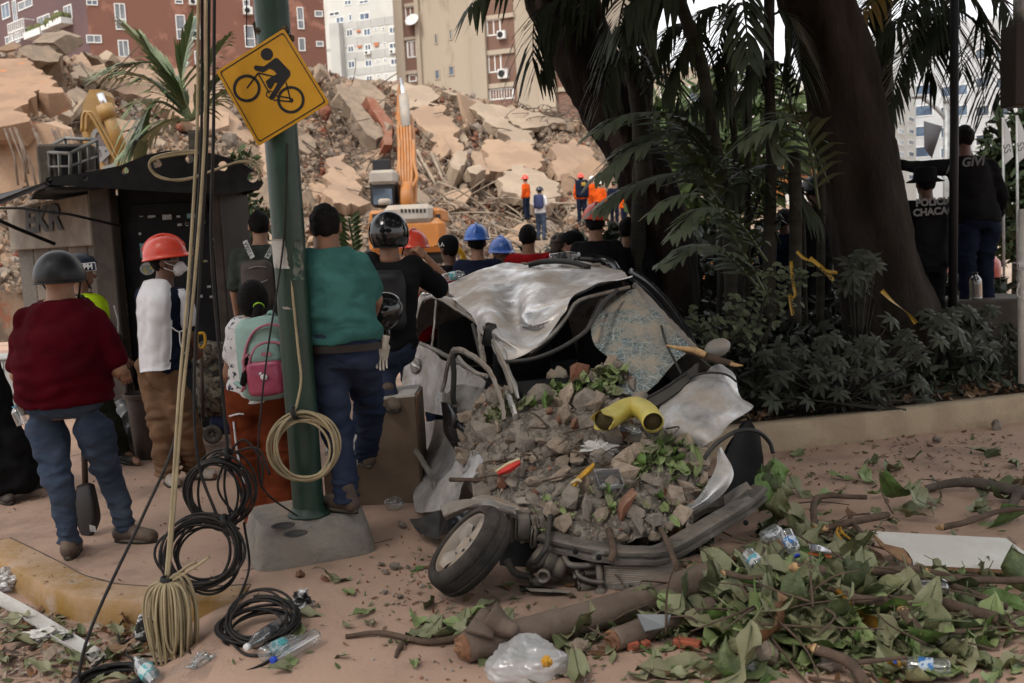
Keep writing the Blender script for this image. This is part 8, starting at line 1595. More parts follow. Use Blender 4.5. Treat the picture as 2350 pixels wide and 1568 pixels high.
for(x,y,d,s_,lab)in((850,152,7.85,.045,'small grey stone on the edge of the car roof'),(1300,160,7.8,.06,'grey lump of concrete at the rear of the car roof'),(1390,218,7.6,.08,'flat tan plaster piece on the car roof corner'),(1235,180,7.65,.05,'dark twisted scrap on the car roof')):tag(inst('stone',CH[int(x)%18][1 if 'tan' in lab else 0],None,m4(np.array(c(x,y,d)),eul(.2,.1,x),s_)),lab,'stone')
sk_=thing('broken_branch','freshly snapped branch lying across the car mirror','branch',tuple(c(2000,740,5.9)));ctube('stick',[(1850,700,5.9),(1980,735,5.9),(2060,760,5.88),(2180,792,5.85)],[.012]*2+[.02]*6+[.024]*6+[.018]*5,m_bark2 if False else M('twig_bark',(.11,.075,.055),(.08,.055,.04),scale=12,rough=1,bump=.5),par=sk_);m_wood=M('split_wood',(.56,.36,.18),(.44,.27,.13),scale=20,rough=.9,stretch=(1,1,1));b=MB();b.tube([c(2160,790,5.84),c(2200,800,5.84),c(2243,803,5.83)],[.014,.012,.003],6);b.build('split_end',m_wood,sk_);b=MB();b.tube(crom([c(1750,672,5.92),c(1830,690,5.9),c(1930,705,5.88),c(2000,735,5.87)],5),[.004,.006,.008,.010,.012,.013,.015,.016,.017,.018,.02,.022,.022,.022,.021,.02],7);b.build('split_end',m_wood,sk_)
# ================================================================ leaves, branches and litter
lg=[]
for nm,c1,c2,tw in(('green_fallen_leaf',(0.0924,0.119,0.0475),(0.0594,0.0792,0.033),(0.198,0.205,0.112)),('olive_fallen_leaf',(0.145,0.148,0.066),(0.099,0.106,0.0502),(0.224,0.218,0.125)),('pale_fallen_leaf',(0.224,0.231,0.125),(0.172,0.178,0.095),(0.132,0.152,0.066)),('fresh_fallen_leaf',(0.112,0.191,0.0462),(0.0792,0.139,0.0343),(0.211,0.264,0.106)),('brown_fallen_leaf',(.20,.10,.045),(.14,.07,.035),(.22,.13,.07)),('yellow_fallen_leaf',(.48,.25,.03),(.38,.17,.03),(.42,.25,.06))):lg.append(M(nm,c1,c2,scale=9,rough=.48,spec=.45,vary=.3,two=tw,bump=.4,bscale=22))
def big_leaf(seed,W=.42,curl=.25,fold=.3,wave=.06):
 q=random.Random(seed);n,m=11,7;G=np.zeros((n,m,3));bend=q.uniform(-.12,.12);cu=q.uniform(-.1,curl);tw=q.uniform(-.5,.5);ph=q.uniform(0,6)
 for i in range(n):
  t=i/(n-1);w=W*.5*(math.sin(math.pi*min(1,.04+t*.95)**.85)+.02)
  for j in range(m):
   s_=(j/(m-1)-.5)*2;x=t-.5;y=s_*w+bend*math.sin(t*3);z=fold*abs(s_)*w+cu*(t-.5)**2*2+wave*math.sin(t*11+ph+s_*2)*abs(s_)+tw*(t-.5)*s_*w+.03*q.uniform(-1,1)*abs(s_)
   G[i,j]=(x,y*(1+.08*q.uniform(-1,1)*(abs(s_)>.9)),z)
 b=MB();b.add(G.reshape(-1,3),grid_faces(n,m));b.tube([(-.72,bend*0,cu*.5),(-.5,0,cu*.5),(0,bend,.0),(.45,0,cu*.45)],[.012,.013,.009,.003],4);return b
LV=[[me_of(big_leaf(i,(.42,.5,.36,.55,.46)[i%5],(.2,.5,.1,.8,.35)[i%5],(.35,.15,.6,.3,.8)[i%5],(.05,.09,.04,.1,.07)[i%5]),'leaf',mm)for i in range(10)]for mm in lg]
k=random.Random(31)
def heap(x,y):
 """height of the leaf heap at a photo position"""
 h=.13*math.exp(-((x-1790)/240)**2-((y-1370)/80)**2)+.08*math.exp(-((x-2050)/300)**2-((y-1400)/90)**2)+.06*math.exp(-((x-1950)/350)**2-((y-1180)/70)**2);return h
LAB=('green','olive','pale green','bright green','brown','yellow')
def put_leaf(x,y,z,L,mi,where,grp,tilt=.5,yaw=None,lab=None):
 p=gz(x,y,z+.012);o=inst('fallen_leaf',LV[mi][k.randrange(10)],None,m4(np.array(p),eul(k.gauss(0,tilt),k.gauss(0,tilt),k.uniform(0,6.28)if yaw is None else yaw),L));tag(o,lab or 'large %s fallen leaf %s'%(LAB[mi],where),'leaf',grp);return o
def pick():w=k.random();return 0 if w<.42 else 1 if w<.66 else 2 if w<.82 else 3 if w<.96 else 4 if w<.985 else 5
n_=0
HEAPM=[MB()for _ in range(4)]
LVV=[(np.array([tuple(q.co)for q in me.vertices]),[tuple(q.vertices)for q in me.polygons])for me in LV[0]]
while n_<470:
 x,y=k.gauss(1860,250),k.gauss(1375,90)
 if not(1500<x<2400 and 1190<y<1560)or(x<1700 and y<1300)or(x<1620 and y<1400):continue
 if 1985<x<2360 and 1205<y<1320:continue
 h=heap(x,y);n_+=1
 if n_%4:v_,f_=LVV[k.randrange(10)];HEAPM[min(3,pick())].add(v_@eul(k.gauss(0,.6),k.gauss(0,.6),k.uniform(0,6.28)).T*k.uniform(.09,.21)+np.array(gz(x,y,h*k.uniform(.2,.9)+.01)),f_);continue
 put_leaf(x,y,h*k.uniform(.6,1.1),k.uniform(.19,.36),pick(),'in the heap of broken branches','leaves in the heap',.55)
for b,mm in zip(HEAPM,lg):tag(b.build('fallen_leaves',mm),'mass of torn green leaves filling the heap of branches','fallen leaves',kind='stuff')
for _ in range(24):
 x,y=k.uniform(1790,2360),k.uniform(1040,1200);put_leaf(x,y,heap(x,y)*.7,k.uniform(.12,.22),pick(),'scattered below the planter wall','leaves below the planter wall',.35)
for _ in range(34):
 x,y=k.uniform(960,1560),k.uniform(1380,1560)
 if y>1540 and x<1300:continue
 put_leaf(x,y,.0,k.uniform(.10,.22),pick(),'around the fallen log','leaves around the log',.3)
for _ in range(20):
 x,y=k.uniform(2000,2360),k.uniform(1440,1565);put_leaf(x,y,.01,k.uniform(.13,.24),pick(),'at the lower right corner','leaves at lower right',.4)
for _ in range(20):x,y=k.uniform(0,330),k.uniform(1405,1560);put_leaf(x,y,-.115,k.uniform(.08,.17),k.choice((0,1,1,2,4)),'in the gutter under the yellow kerb','leaves in the gutter',.25)
for _ in range(14):x,y=k.uniform(560,980),k.uniform(1290,1540);put_leaf(x,y,0,k.uniform(.07,.16),pick(),'lying on open pavement near the pole base','leaves near the pole base',.25)
for(x,y,L,mi,lab)in((2060,1140,.30,3,'upright broad green leaf standing behind the white board'),(2110,1150,.30,0,'second broad upright leaf behind the white board'),(1965,1280,.30,1,'broad flat olive leaf left of the white board'),(1780,1440,.26,4,'long brown curled leaf below the leaf heap'),(1650,1340,.30,2,'big pale leaf in front of the radiator end'),(1440,1390,.28,2,'folded grey-green leaf standing on the log'),(1560,1400,.26,0,'dark leaf draped over the log'),(2250,1165,.26,0,'green leaf under the grey forked branch'),(1330,1445,.24,1,'olive leaf along the log'),(1700,1545,.36,1,'long narrow leaf at the bottom picture edge')):
 put_leaf(x,y,heap(x,y)+.05,L,mi,'','large single leaves',.55,lab=lab)
for(x,y,d,L)in((2260,470,5.35,.22),(2300,560,5.3,.24),(2250,600,5.25,.24),(2330,480,5.35,.2),(2290,650,5.25,.22),(2240,540,5.3,.2),(2340,620,5.3,.22)):
 o=inst('fallen_leaf',LV[k.choice((0,1,3))][k.randrange(10)],None,m4(np.array(bq(x,y,d)),eul(k.uniform(-.4,.4),1.2+k.uniform(-.3,.3),1.57+k.uniform(-.5,.5)),L));tag(o,'drooping leaf hanging beside the torn front wing','leaf','leaves hanging by the wing')
for i in range(54):
 if i<24:p=near_mound(c(k.uniform(1000,1500),k.uniform(800,1060),5.95))+np.array((0,-.03,.04));w_='on the dashboard behind the windscreen frame';L=k.uniform(.09,.16)
 elif i<34:p=near_mound(c(k.uniform(540,960),k.uniform(980,1150),5.7))+np.array((0,0,.03));w_='at the left of the bonnet rubble';L=k.uniform(.10,.17)
 elif i<54:p=near_mound(c(k.uniform(1600,1900),k.uniform(1330,1600),5.2))+np.array((0,-.02,.06));w_='at the right of the bonnet rubble';L=k.uniform(.10,.18)
 else:p=near_mound(c(k.uniform(900,1650),k.uniform(1750,1930),4.95))+np.array((0,-.03,.03));w_='along the bumper beam';L=k.uniform(.08,.13)
 o=inst('fallen_leaf',LV[k.choice((0,3,3,1))][k.randrange(10)],None,m4(p,eul(k.gauss(0,.7),k.gauss(0,.7),k.uniform(0,6)),L));tag(o,'crumpled green leaf '+w_,'leaf','leaves on the car')
HM=[MB()for _ in range(4)]
for i in range(150):
 if i<40:q_=c(k.uniform(1000,1500),k.uniform(820,1080),5.9)
 elif i<60:q_=c(k.uniform(520,1000),k.uniform(990,1180),5.7)
 elif i<120:q_=c(k.uniform(1560,1950),k.uniform(1280,1640),5.2)
 else:q_=c(k.uniform(900,1800),k.uniform(1600,1940),5.0)
 v_,f_=LVV[k.randrange(10)];HM[k.choice((0,1,3,3))].add(v_@eul(k.gauss(0,.6),k.gauss(0,.6),k.uniform(0,6.28)).T*k.uniform(.05,.13)+near_mound(q_)+np.array((0,-.02,.035)),f_)
for b,mm in zip(HM,lg):tag(b.build('fallen_leaves',mm),'torn leaves mixed into the rubble on the bonnet','fallen leaves',kind='stuff')
def shreds(n,fx,mats,zf,smin_,smax_,name,label):
 bs_=[MB()for _ in mats]
 for _ in range(n):
  x,y=fx();p=np.array(gz(x,y,zf(x,y)));s_=k.uniform(smin_,smax_);R_=eul(k.gauss(0,.35),k.gauss(0,.35),k.uniform(0,6.28));w=k.uniform(.2,.5);j=k.choice(range(len(mats)))
  bs_[j].add(np.array([(-1,0,0),(-.2,-w,.1),(.5,-w*.8,.05),(1,0,.15),(.3,w,.08),(-.5,w*.7,0)])*s_@R_.T+p+np.array((0,0,.006)),[(0,1,2,3),(0,3,4,5)])
 for b,mm in zip(bs_,mats):tag(b.build(name,mm,smooth=False),label,'leaf litter',kind='stuff')
shreds(1500,lambda:(k.gauss(1850,280),k.gauss(1390,95)),lg[:5],lambda x,y:heap(x,y)*.8,.015,.06,'leaf_litter','torn leaf shreds filling the heap of branches')
shreds(460,lambda:k.choice(((k.gauss(1000,90),k.gauss(1330,60)),(k.uniform(700,2350),k.gauss(1480,50)),(k.gauss(1150,160),k.gauss(1430,40)),(k.uniform(520,2350),1170+400*k.random()))),[lg[0],lg[1],lg[4],M('dry_chip',(.16,.10,.07),rough=1)],lambda x,y:0.0,.006,.026,'leaf_litter','small leaf crumbs scattered across the pavement')
shreds(260,lambda:(k.uniform(20,560),k.uniform(1050,1370)),[lg[4],M('dry_chip',(.16,.10,.07),rough=1)],lambda x,y:0.002,.005,.016,'leaf_litter','dry leaf crumbs on the pavement behind the kerb')
shreds(420,lambda:(k.uniform(-20,360),k.uniform(1400,1568)),[lg[1],lg[4],m_conc],lambda x,y:-.125,.01,.05,'leaf_litter','trodden leaf crumbs in the gutter')
shreds(320,lambda:(k.uniform(1780,2350),k.uniform(990,1130)),[lg[0],lg[4],M('dry_chip',(.16,.10,.07),rough=1)],lambda x,y:0.0,.008,.04,'leaf_litter','dry leaf crumbs along the planter wall')
def smp(q,n):
 u=q.uniform(.2,L_,n);v=q.uniform(.16,1.0,n);w=W0+wd_*u[:,None]+wn*v[:,None];w[:,2]=.20+q.rand(n)*.05;return w
tag(leaf_cloud(1500,5,smp,.04,lg[4],'leaf_litter',up=.1),'dry brown leaves on the planter soil','leaf litter',kind='stuff')
mbs=[MB(),MB()]
for _ in range(420):
 x,y=k.choice(((k.gauss(960,70),k.gauss(1330,55)),(k.uniform(850,1900),k.uniform(1400,1568)),(k.uniform(1800,2350),k.uniform(1000,1100)),(k.uniform(0,330),k.uniform(1380,1568))));v_,f_=CHV[k.randrange(18)];s_=k.uniform(.004,.014);zz=-.12 if x<340 else 0
 mbs[k.random()<.4].add(v_@srot(k).T*s_+np.array(gz(x,y,zz))+np.array((0,0,s_*.5)),f_)
for b,mm in zip(mbs,(m_conc,m_brick)):tag(b.build('grit',mm,smooth=False),'tiny stones scattered on the pavement','grit',kind='stuff')
zz5=lambda x,y:(734.3+x/2.8446,1239.2+y/2.8446);zz3=lambda x,y:(1560.5+x/2.5956,963.8+y/2.5956);zz4=lambda x,y:(x/2.977,1147.5+y/2.977)
for(x,y,s_,lab)in((*zz5(400,172),.032,'grey stone near the flat tyre, nearest the pole base'),(*zz5(490,195),.045,'biggest grey stone in front of the tyre'),(*zz5(430,228),.03,'grey stone below the biggest stone by the tyre'),(*zz5(580,188),.02,'small bluish stone close to the tyre'),(*zz5(610,205),.02,'small stone right beside the tyre edge'),(*zz5(425,355),.022,'lone grey pebble on open pavement'),(*zz5(523,385),.024,'dark grey pebble farther along the pavement'),(*zz5(340,548),.022,'pebble beside the thin branch'),(*zz5(1690,740),.055,'pale rounded stone right of the plastic bag'),(*zz3(550,1470),.085,'tan stone at the bottom right litter'),(*zz3(880,1500),.09,'flat grey stone at the bottom right litter'),(*zz3(260,1330),.06,'tan plaster lump near the red brick'),(*zz3(365,1487),.03,'whitish pebble at the bottom'),(*zz3(1530,135),.06,'grey stone in front of the planter wall'),(2285,985,.07,'grey stone at the far right by the planter wall'),(925,1212,.05,'glassy grey lump between the cabinet and the tyre'),(*zz4(350,1080),.055,'stone in the gutter near the metal strip'),(*zz4(260,690),.04,'grey chip beneath the kerb')):
 zz=-.12 if x<340 else 0;tag(inst('stone',CH[int(x)%18][0 if 'grey' in lab or 'blu' in lab else 1],None,m4(np.array(gz(x,y,zz))+np.array((0,0,s_*.45)),eul(.2,.3,x),s_)),lab,'stone')
for(x,y,lab)in((692,1326,'dark red lump left of its twin near the pole base'),(747,1334,'dark red lump right of its twin near the pole base')):tag(inst('brick_lump',CH[int(x)%18][2],None,m4(np.array(gz(x,y))+np.array((0,0,.015)),eul(.2,.3,x),.034)),lab,'lump')
b_r=M('clean_red_brick',(.36,.10,.055),(.30,.085,.05),scale=20,rough=.95,bump=.4)
for(x,y,sz,an,lab)in((1578,1488,(.11,.045,.035),-.5,'half red brick at the lower edge of the leaf heap'),(1452,1492,(.05,.035,.035),.2,'red brick cube right of the plastic bag'),(1482,1488,(.035,.03,.03),.7,'tiny red brick bit beside the brick cube'),(1435,1480,(.03,.03,.025),1.1,'small red brick crumb above the brick cube')):b=MB();p=gz(x,y);b.bbox((p.x,p.y,sz[2]/2+.002),sz,.004,rotz(an));tag(b.build('brick_piece',b_r,smooth=False),lab,'brick piece')
m_log=M('smooth_log_bark',(.155,.115,.09),(.12,.088,.068),scale=5,rough=.95,bump=.5,bscale=30,c3=(.23,.10,.055),s3=7,thr3=(.66,.72))
m_twig=M('twig_bark',(.11,.075,.055),(.08,.055,.04),scale=12,rough=1,bump=.5)
def branch(label,pts,r0,r1,mat=None,ends=True,grp=None,name='branch',subs=()):
 P=crom([gz(x,y,z)for x,y,z in pts],8);t=thing(name,label,'branch' if name!='log' else 'log',tuple(P[0]),grp);rr=np.linspace(r0,r1,len(P));b=MB();b.tube(P,list(rr),12 if r0>.03 else 8);v=b.v[0];b.v[0]=v+(.12*r0*fbm(v*22,3,int(pts[0][0])))[:,None]*np.array((1,1,1));b.build('stem',mat or m_twig,t)
 if ends and r0>.012:
  b=MB();d_=Vector(P[0]-P[1]).normalized();b.lathe([(r0*.97,-.01),(r0*.85,.015),(r0*.6,.006),(r0*.45,.03),(r0*.2,.012),(0,.02)],12,tuple(P[0]),tuple(d_));b.v[0]=b.v[0]+r0*.5*fbm(b.v[0]*40,2,3)[:,None]*np.array(d_);b.build('split_end',m_wood if r0<.03 else M('old_split_wood',(.26,.14,.075),(.17,.085,.05),scale=25,rough=1),t)
 for s_ in subs:b=MB();b.tube(crom([gz(x,y,z)for x,y,z in s_],6),list(np.linspace(r1*.9,r1*.35,6*(len(s_)-1)+1)),6);b.build('side_shoot',mat or m_twig,t)
 return t
branch('thick smooth log lying in front of the radiator',[(1068,1487,.06),(1250,1442,.065),(1430,1393,.07),(1560,1350,.08),(1640,1322,.09)],.062,.075,m_log,name='log',subs=([(1100,1460,.11),(1110,1425,.16),(1118,1405,.2)],[(1118,1412,.18),(1150,1435,.14),(1185,1447,.13)]))
branch('shorter log at the edge of the leaf heap',[(1408,1470,.045),(1470,1448,.05),(1560,1415,.055),(1640,1395,.06)],.047,.05,m_log,name='log')
branch('thin crooked branch pointing left across the pavement',[(793,1461,.012),(868,1452,.02),(931,1464,.018),(987,1473,.02),(1058,1460,.025),(1118,1412,.08)],.010,.018,subs=([(935,1466,.012),(915,1490,.01),(908,1508,.008)],))
branch('grey forked branch at the right edge above the white board',[tuple(zz3(1450,412))+(.03,),tuple(zz3(1600,380))+(.05,),tuple(zz3(1760,375))+(.07,),tuple(zz3(1900,405))+(.07,),tuple(zz3(2080,445))+(.06,)],.022,.042,M('grey_branch_bark',(.12,.095,.08),(.09,.072,.06),scale=9,rough=1,bump=.5),subs=([tuple(zz3(2020,430))+(.07,),tuple(zz3(1990,480))+(.03,),tuple(zz3(1955,530))+(.01,)],))
for i,(pts,r0,r1,lab)in enumerate((([(800,640,.06),(800,490,.10),(860,455,.10),(1110,462,.08)],.016,.012,'bent twig arching over the leaves behind the bottles'),([(870,650,.05),(1020,610,.08),(1240,565,.08)],.02,.016,'splintered branch above the white board corner'),([(770,950,.14),(1020,1060,.12),(1250,1085,.10),(1500,1080,.08),(1890,1180,.06)],.02,.022,'long branch running under the dark bottle'),([(1080,905,.12),(1250,900,.12),(1440,888,.10)],.019,.019,'short branch along the lower edge of the white board'),([(1480,905,.08),(1700,950,.07),(2060,955,.05)],.015,.014,'thin branch right of the short branch below the board'),([(1580,970,.07),(1780,1050,.06),(1950,1115,.04)],.015,.013,'diagonal twig below the white board'),([(1330,1140,.09),(1370,1200,.07),(1425,1275,.05)],.022,.02,'stubby stick pointing at the viewer in the heap'),([(810,1365,.06),(1000,1440,.04),(1110,1575,.02)],.018,.018,'branch running to the bottom picture edge'),([(1050,1445,.04),(1200,1430,.04),(1350,1415,.04)],.010,.006,'thin straight twig near the blue label bottle'),([(690,885,.17),(770,895,.16),(860,905,.15)],.024,.022,'freshly broken pale stick in the heap'),([(1560,640,.05),(1700,610,.06),(1900,545,.06),(2049,530,.05)],.016,.012,'branch across the leaves right of the broad leaves'),([(1490,1250,.05),(1650,1265,.04),(1720,1255,.03)],.010,.007,'thin twig in the lower right leaves'),([(270,910,.19),(400,940,.2),(520,935,.2)],.012,.009,'curved twig on top of the leaf heap'),([(1010,590,.08),(1100,690,.08),(1150,740,.07)],.010,.008,'curved thin stick left of the white board'))):branch(lab,[tuple(zz3(x,y))+(z+.045,)for x,y,z in pts],r0*1.15,r1*1.15)
for i,(pts,r_,lab)in enumerate((([(1590,740,4.88),(1640,830,4.78),(1680,930,4.7),(1715,1030,4.66)],.014,'brown stick leaning from the rubble over the bumper beam'),([(1300,780,4.86),(1320,860,4.78),(1325,920,4.72),(1310,970,4.7)],.018,'stubby broken stick hanging over the bumper'),([(350,478,5.5),(450,480,5.4),(580,485,5.3)],.013,'thin stick poking out left of the watermelon'),([(1490,600,5.0),(1520,700,4.9),(1530,800,4.85)],.015,'dark strip of wood in the front of the heap'),([(1640,250,5.2),(1740,290,5.2),(1870,330,5.2)],.010,'reddish twig beside the silver wing'))):t=thing('stick',lab,'stick',tuple(bq(*pts[0])));ctube('stem',pts,r_,m_twig,par=t,fn=bq)
b=MB()
for i in range(110):
 if i<34:p=near_mound(c(k.uniform(560,1900),k.uniform(1000,1900),5.3))+np.array((0,-.01,.05));L=k.uniform(.08,.26)
 else:x,y=k.gauss(1900,250),k.gauss(1370,85);p=np.array(gz(x,y,heap(x,y)+k.uniform(.01,.07)));L=k.uniform(.1,.5)
 d_=np.array((k.gauss(0,1),k.gauss(0,.8),k.gauss(0,.15)));d_*=L/np.linalg.norm(d_);m_=p+d_*.5+np.array((k.gauss(0,.03),k.gauss(0,.03),k.uniform(0,.03)));b.tube(crom([p,m_,p+d_],4),list(np.linspace(.006,.0025,9)),5)
tag(b.build('twigs',m_twig),'thin broken twigs strewn over the leaves and the bonnet rubble','twigs',kind='stuff')
bd=thing('white_board','broken white laminate board lying on the branches at the right','board',tuple(gz(2200,1265,.1)));poly=[(1998,1219),(2150,1227),(2308,1235),(2345,1262),(2400,1290),(2400,1311),(2250,1305),(2096,1297),(2094,1285),(2085,1270),(2073,1258),(2050,1254),(2030,1249)]
pz=[gz(x,y,.16-(y-1219)*.0011)for x,y in poly];b=MB();b.prism([p-Vector((0,0,.018))for p in pz],(0,0,1),.018);b.mi=[0]+[1]+[0]*len(pz);b.build('panel',[M('chipboard_edge',(.24,.14,.075),(.18,.10,.06),scale=30,rough=1),M('white_laminate',(.56,.56,.53),(.50,.49,.46),scale=3,rough=.45,dust=.25,c3=(.36,.33,.28),s3=5,thr3=(.66,.76))],bd,smooth=False)
b=MB();q=[gz(x,y,.135-(y-1249)*.0008)for x,y in((2000,1222),(2030,1252),(2072,1262),(2092,1290),(2090,1300),(2060,1285),(2020,1255))];b.prism(q,(0,0,1),.008);b.build('torn_layer',M('chipboard_edge',(.24,.14,.075)),bd,smooth=False)
B3=lambda x,y,z:gz(*zz3(x,y),z);B4=lambda x,y,z:gz(*zz4(x,y),z)
bottle('clear bottle with a blue label propped in the leaf heap',B3(625,665,.26),B3(700,815,.17),.033,'blue','blue',dent=.006,seed=1);bottle('clear label-less bottle half buried in the leaf heap',B3(400,790,.22),B3(505,905,.16),.033,None,'white',dent=.008,seed=2);bottle('crushed clear bottle behind the blue label bottle',B3(500,700,.18),B3(600,660,.20),.036,None,None,dent=.016,seed=3);bottle('large dark clear bottle lying under the white board',B3(1580,1010,.10),B3(1215,1000,.12),.045,'white',None,dent=.004,seed=4,mat=clear_mat('dark_clear',(.55,.58,.55),.35,.08,.04));bottle('clear bottle with a blue label lying at the lower right',B3(1610,1490,.04),B3(1275,1455,.04),.036,'blue','blue',dent=.003,seed=5)
bottle('clear bottle with a black label lying by the flat cable coil',B4(1960,830,.04),B4(1680,1010,.04),.033,'white','black',dent=.004,seed=6);bottle('clear bottle with a blue cap, front one of two side by side',B4(2160,925,.04),B4(1860,1100,.036),.034,'blue',None,dent=.004,seed=7);bottle('clear bottle with a teal label lying behind the blue capped bottle',B4(1790,1060,.036),B4(2060,935,.036),.032,None,'teal',dent=.005,seed=8);bottle('crushed clear bottle standing at the bottom edge by the cream hank',B4(1070,1260,-.10),B4(930,1070,-.02),.036,None,'teal',dent=.010,seed=9)
bottle('small bottle with a light blue cap in the jeans pocket under the maroon T-shirt',A(52,975,5.36),A(33,932,5.36),.030,'lightblue',None);bottle('big clear water bottle on the dark low wall at the right',at(2240,688,9.05),at(2238,625,9.05),.055,'black',None,mat=clear_mat('dark_clear',(.55,.58,.55),.35,.08,.04))
def bag(name,label,cat,poly_c,rx,ry,rz,mat,seed,amp=.35,z=0):p=gz(*poly_c,z);return crumpled(name,label,cat,np.array(p)+np.array((0,0,rz*.8)),1.0,mat,seed,(rx,ry,rz),amp,44)
gb=gz(1208,1535);V=[]
for i in range(41):
 for j in range(64):t=math.pi*.5*i/40*1.12;a=2*math.pi*j/64;V.append((math.sin(t)*math.cos(a),math.sin(t)*math.sin(a),max(-.05,math.cos(t))))
V=np.array(V);rr=1+.22*fbm(V*1.6,2,3)+.16*(np.abs(fbm(V*3.4+5,2,8))-.3)+.05*np.abs(fbm(V*8,2,4));V=V*rr[:,None]*np.array((.165,.14,.115));tag(mesh('plastic_bag',V+np.array(gb)+np.array((0,0,.004)),grid_faces(41,64,True),clear_mat('milky_polythene',(.80,.80,.81),.3,.22,.34)),'crumpled translucent white plastic bag at the bottom edge','plastic bag')
bag('yellow_flower','orange-yellow peel stuck on the plastic bag','peel',(1255,1528),.02,.018,.02,by,7,.5,.13)
bag('paper','crumpled white paper in the gutter beside the metal strip','paper',(95,1468),.09,.05,.03,m_tissue,9,.8,-.12);bag('plastic_bag','white plastic bag against the kerb at the left edge','plastic bag',(8,1352),.10,.08,.06,clear_mat('milky_polythene',(.86,.86,.86),.25,.2,.38),11,.7,-.12);bag('foil_scrap','crumpled black and silver foil beside the flat cable coil','foil',(693,1398),.045,.04,.05,M('black_silver_foil',(.03,.03,.03),(.5,.5,.5),scale=12,rough=.3,metal=.5,thr=(.5,.54)),13,.8);bag('clear_scrap','clear plastic scrap beside the cream hank','plastic scrap',(465,1530),.05,.05,.03,m_clear,15,.8,-.03);bag('plastic_tub','faint clear plastic tub in front of the rusty cabinet','plastic tub',(903,1170),.06,.05,.05,m_clear,17,.3);bag('foil_scrap','silver foil ball at the bottom of the leaf litter','foil',zz3(440,1512),.028,.028,.024,M('silver_foil',(.5,.5,.52),rough=.3,metal=.8),19,.7);bag('foil_scrap','silver foil scrap among leaves on the bonnet','foil',(10,10),.001,.001,.001,M('silver_foil',(.5,.5,.52)),21)if False else None
sheet_=patch_pts([[B3(770,738,.22),B3(830,745,.24),B3(900,775,.20)],[B3(768,780,.19),B3(830,785,.22),B3(905,800,.18)],[B3(770,795,.17),B3(835,805,.18),B3(895,815,.16)]],6,6);cb_=thing('snack_wrapper','silver snack wrapper with an orange edge in the leaf heap','wrapper',tuple(B3(830,780,.2)));sheet('foil',crumple(sheet_,.006,4,12),M('silver_foil',(.5,.5,.52),rough=.3,metal=.8),cb_,th=.003);b=MB();b.tube(crom([B3(770,797,.172),B3(835,807,.182),B3(897,817,.162)],5),.007,5);b.build('edge',M('orange_print',(.55,.14,.03),rough=.5),cb_)
for(pts,lab)in((((960,630),(945,680),(985,735)),'yellow split peel left of the white board'),(((255,1165),(240,1215),(190,1268)),'curved yellow banana peel below the leaf heap'),(((50,1170),(75,1215),(140,1240)),'thin yellow peel beside the curved banana peel'),(((965,980),(1010,968),(1050,1000)),'pale yellow peel in the middle of the heap')):
 P=crom([B3(x,y,.10 if y<1100 else .05)for x,y in pts],5);t=thing('banana_peel',lab,'banana peel',tuple(P[0]))
 for s_ in((-.012,0),(.0,.01),(.014,-.004)):b=MB();b.tube(P+np.array((s_[0],s_[1],abs(s_[0])))*np.linspace(.2,1.6,len(P))[:,None],list(np.interp(np.linspace(0,1,len(P)),[0,.5,1],[.004,.012,.004])),6,sx=.5);b.build('strip',by,t)
gt=thing('metal_strip','long bent white metal profile lying in the gutter','metal strip',tuple(gz(100,1440,-.12)));P=crom([gz(-30,1362,-.09),gz(60,1412,-.10),(gz(150,1468,-.10)),gz(228,1514,-.11)],8);T=np.gradient(P,axis=0);T/=np.linalg.norm(T,axis=1,keepdims=True);S=np.cross(T,(0,0,1));G=np.stack([P-S*.035+np.array((0,0,.02)),P-S*.033,P+S*.03,P+S*.034+np.array((0,0,.018))],1);sheet('profile',G,M('white_metal',(.52,.51,.49),(.42,.40,.38),scale=5,rough=.5,dust=.4),gt,th=.003,smooth=False)
b=MB();p=gz(330,1432,-.03);b.bbox((p.x,p.y,-.05),(.075,.06,.11),.008,eul(.1,.3,.2));tag(b.build('carton',M('black_white_carton',(.03,.03,.03),(.5,.5,.5),scale=9,rough=.6,thr=(.52,.55)),smooth=False),'small black and white carton behind the cream hank','carton')
sp=gz(1486,1425,.12);b=MB();b.prism([gz(1462,1412,.14),gz(1540,1412,.14),gz(1530,1440,.10),gz(1480,1450,.08)],(0,-.3,1),.004);tag(b.build('plastic_shard',M('grey_shard',(.16,.17,.18),rough=.4),smooth=False),'dark grey plastic shard beside the log','shard')
# ================================================================ excavators
m_exo=M('orange_excavator_paint',(.37,.135,.025),(.31,.115,.025),scale=2,rough=.5,dust=.5,dustc=(.30,.21,.145));m_exy=M('yellow_excavator_paint',(.26,.15,.035),(.21,.12,.033),scale=2,rough=.5,dust=.45,dustc=(.40,.29,.20));m_exg=M('grey_excavator_cover',(.30,.28,.25),(.25,.23,.21),scale=3,rough=.8,dust=.6);m_chrome=M('hydraulic_chrome',(.6,.6,.6),rough=.2,metal=.9)
def z2p(x,y,d):return at(697.6+x/2.977,y/2.977,d)
EX=thing('excavator','orange excavator seen from behind at the foot of the rubble','excavator',(z2p(690,1500,27).x,27,0));de=26.0
def wbox(name,x0,y0,x1,y1,d0,dep,mat,bev=.05,par=None):
 a,e=z2p(x0,y0,d0),z2p(x1,y1,d0);b=MB();b.bbox(((a.x+e.x)/2,d0+dep/2,(a.z+e.z)/2),(abs(e.x-a.x),dep,abs(a.z-e.z)),bev);return b.build(name,mat,par or EX,smooth=False)
wbox('counterweight',430,1510,965,1720,de,1.2,m_exo,.15);wbox('engine_deck',440,1440,950,1520,de+.2,2.6,m_exo,.08);wbox('engine_cover',540,1405,880,1520,de-.05,1.6,m_exg,.12)
for k_ in range(7):wbox('cover_vent',660+26*k_,1428,675+26*k_,1452,de-.075,.05,m_black,.005)
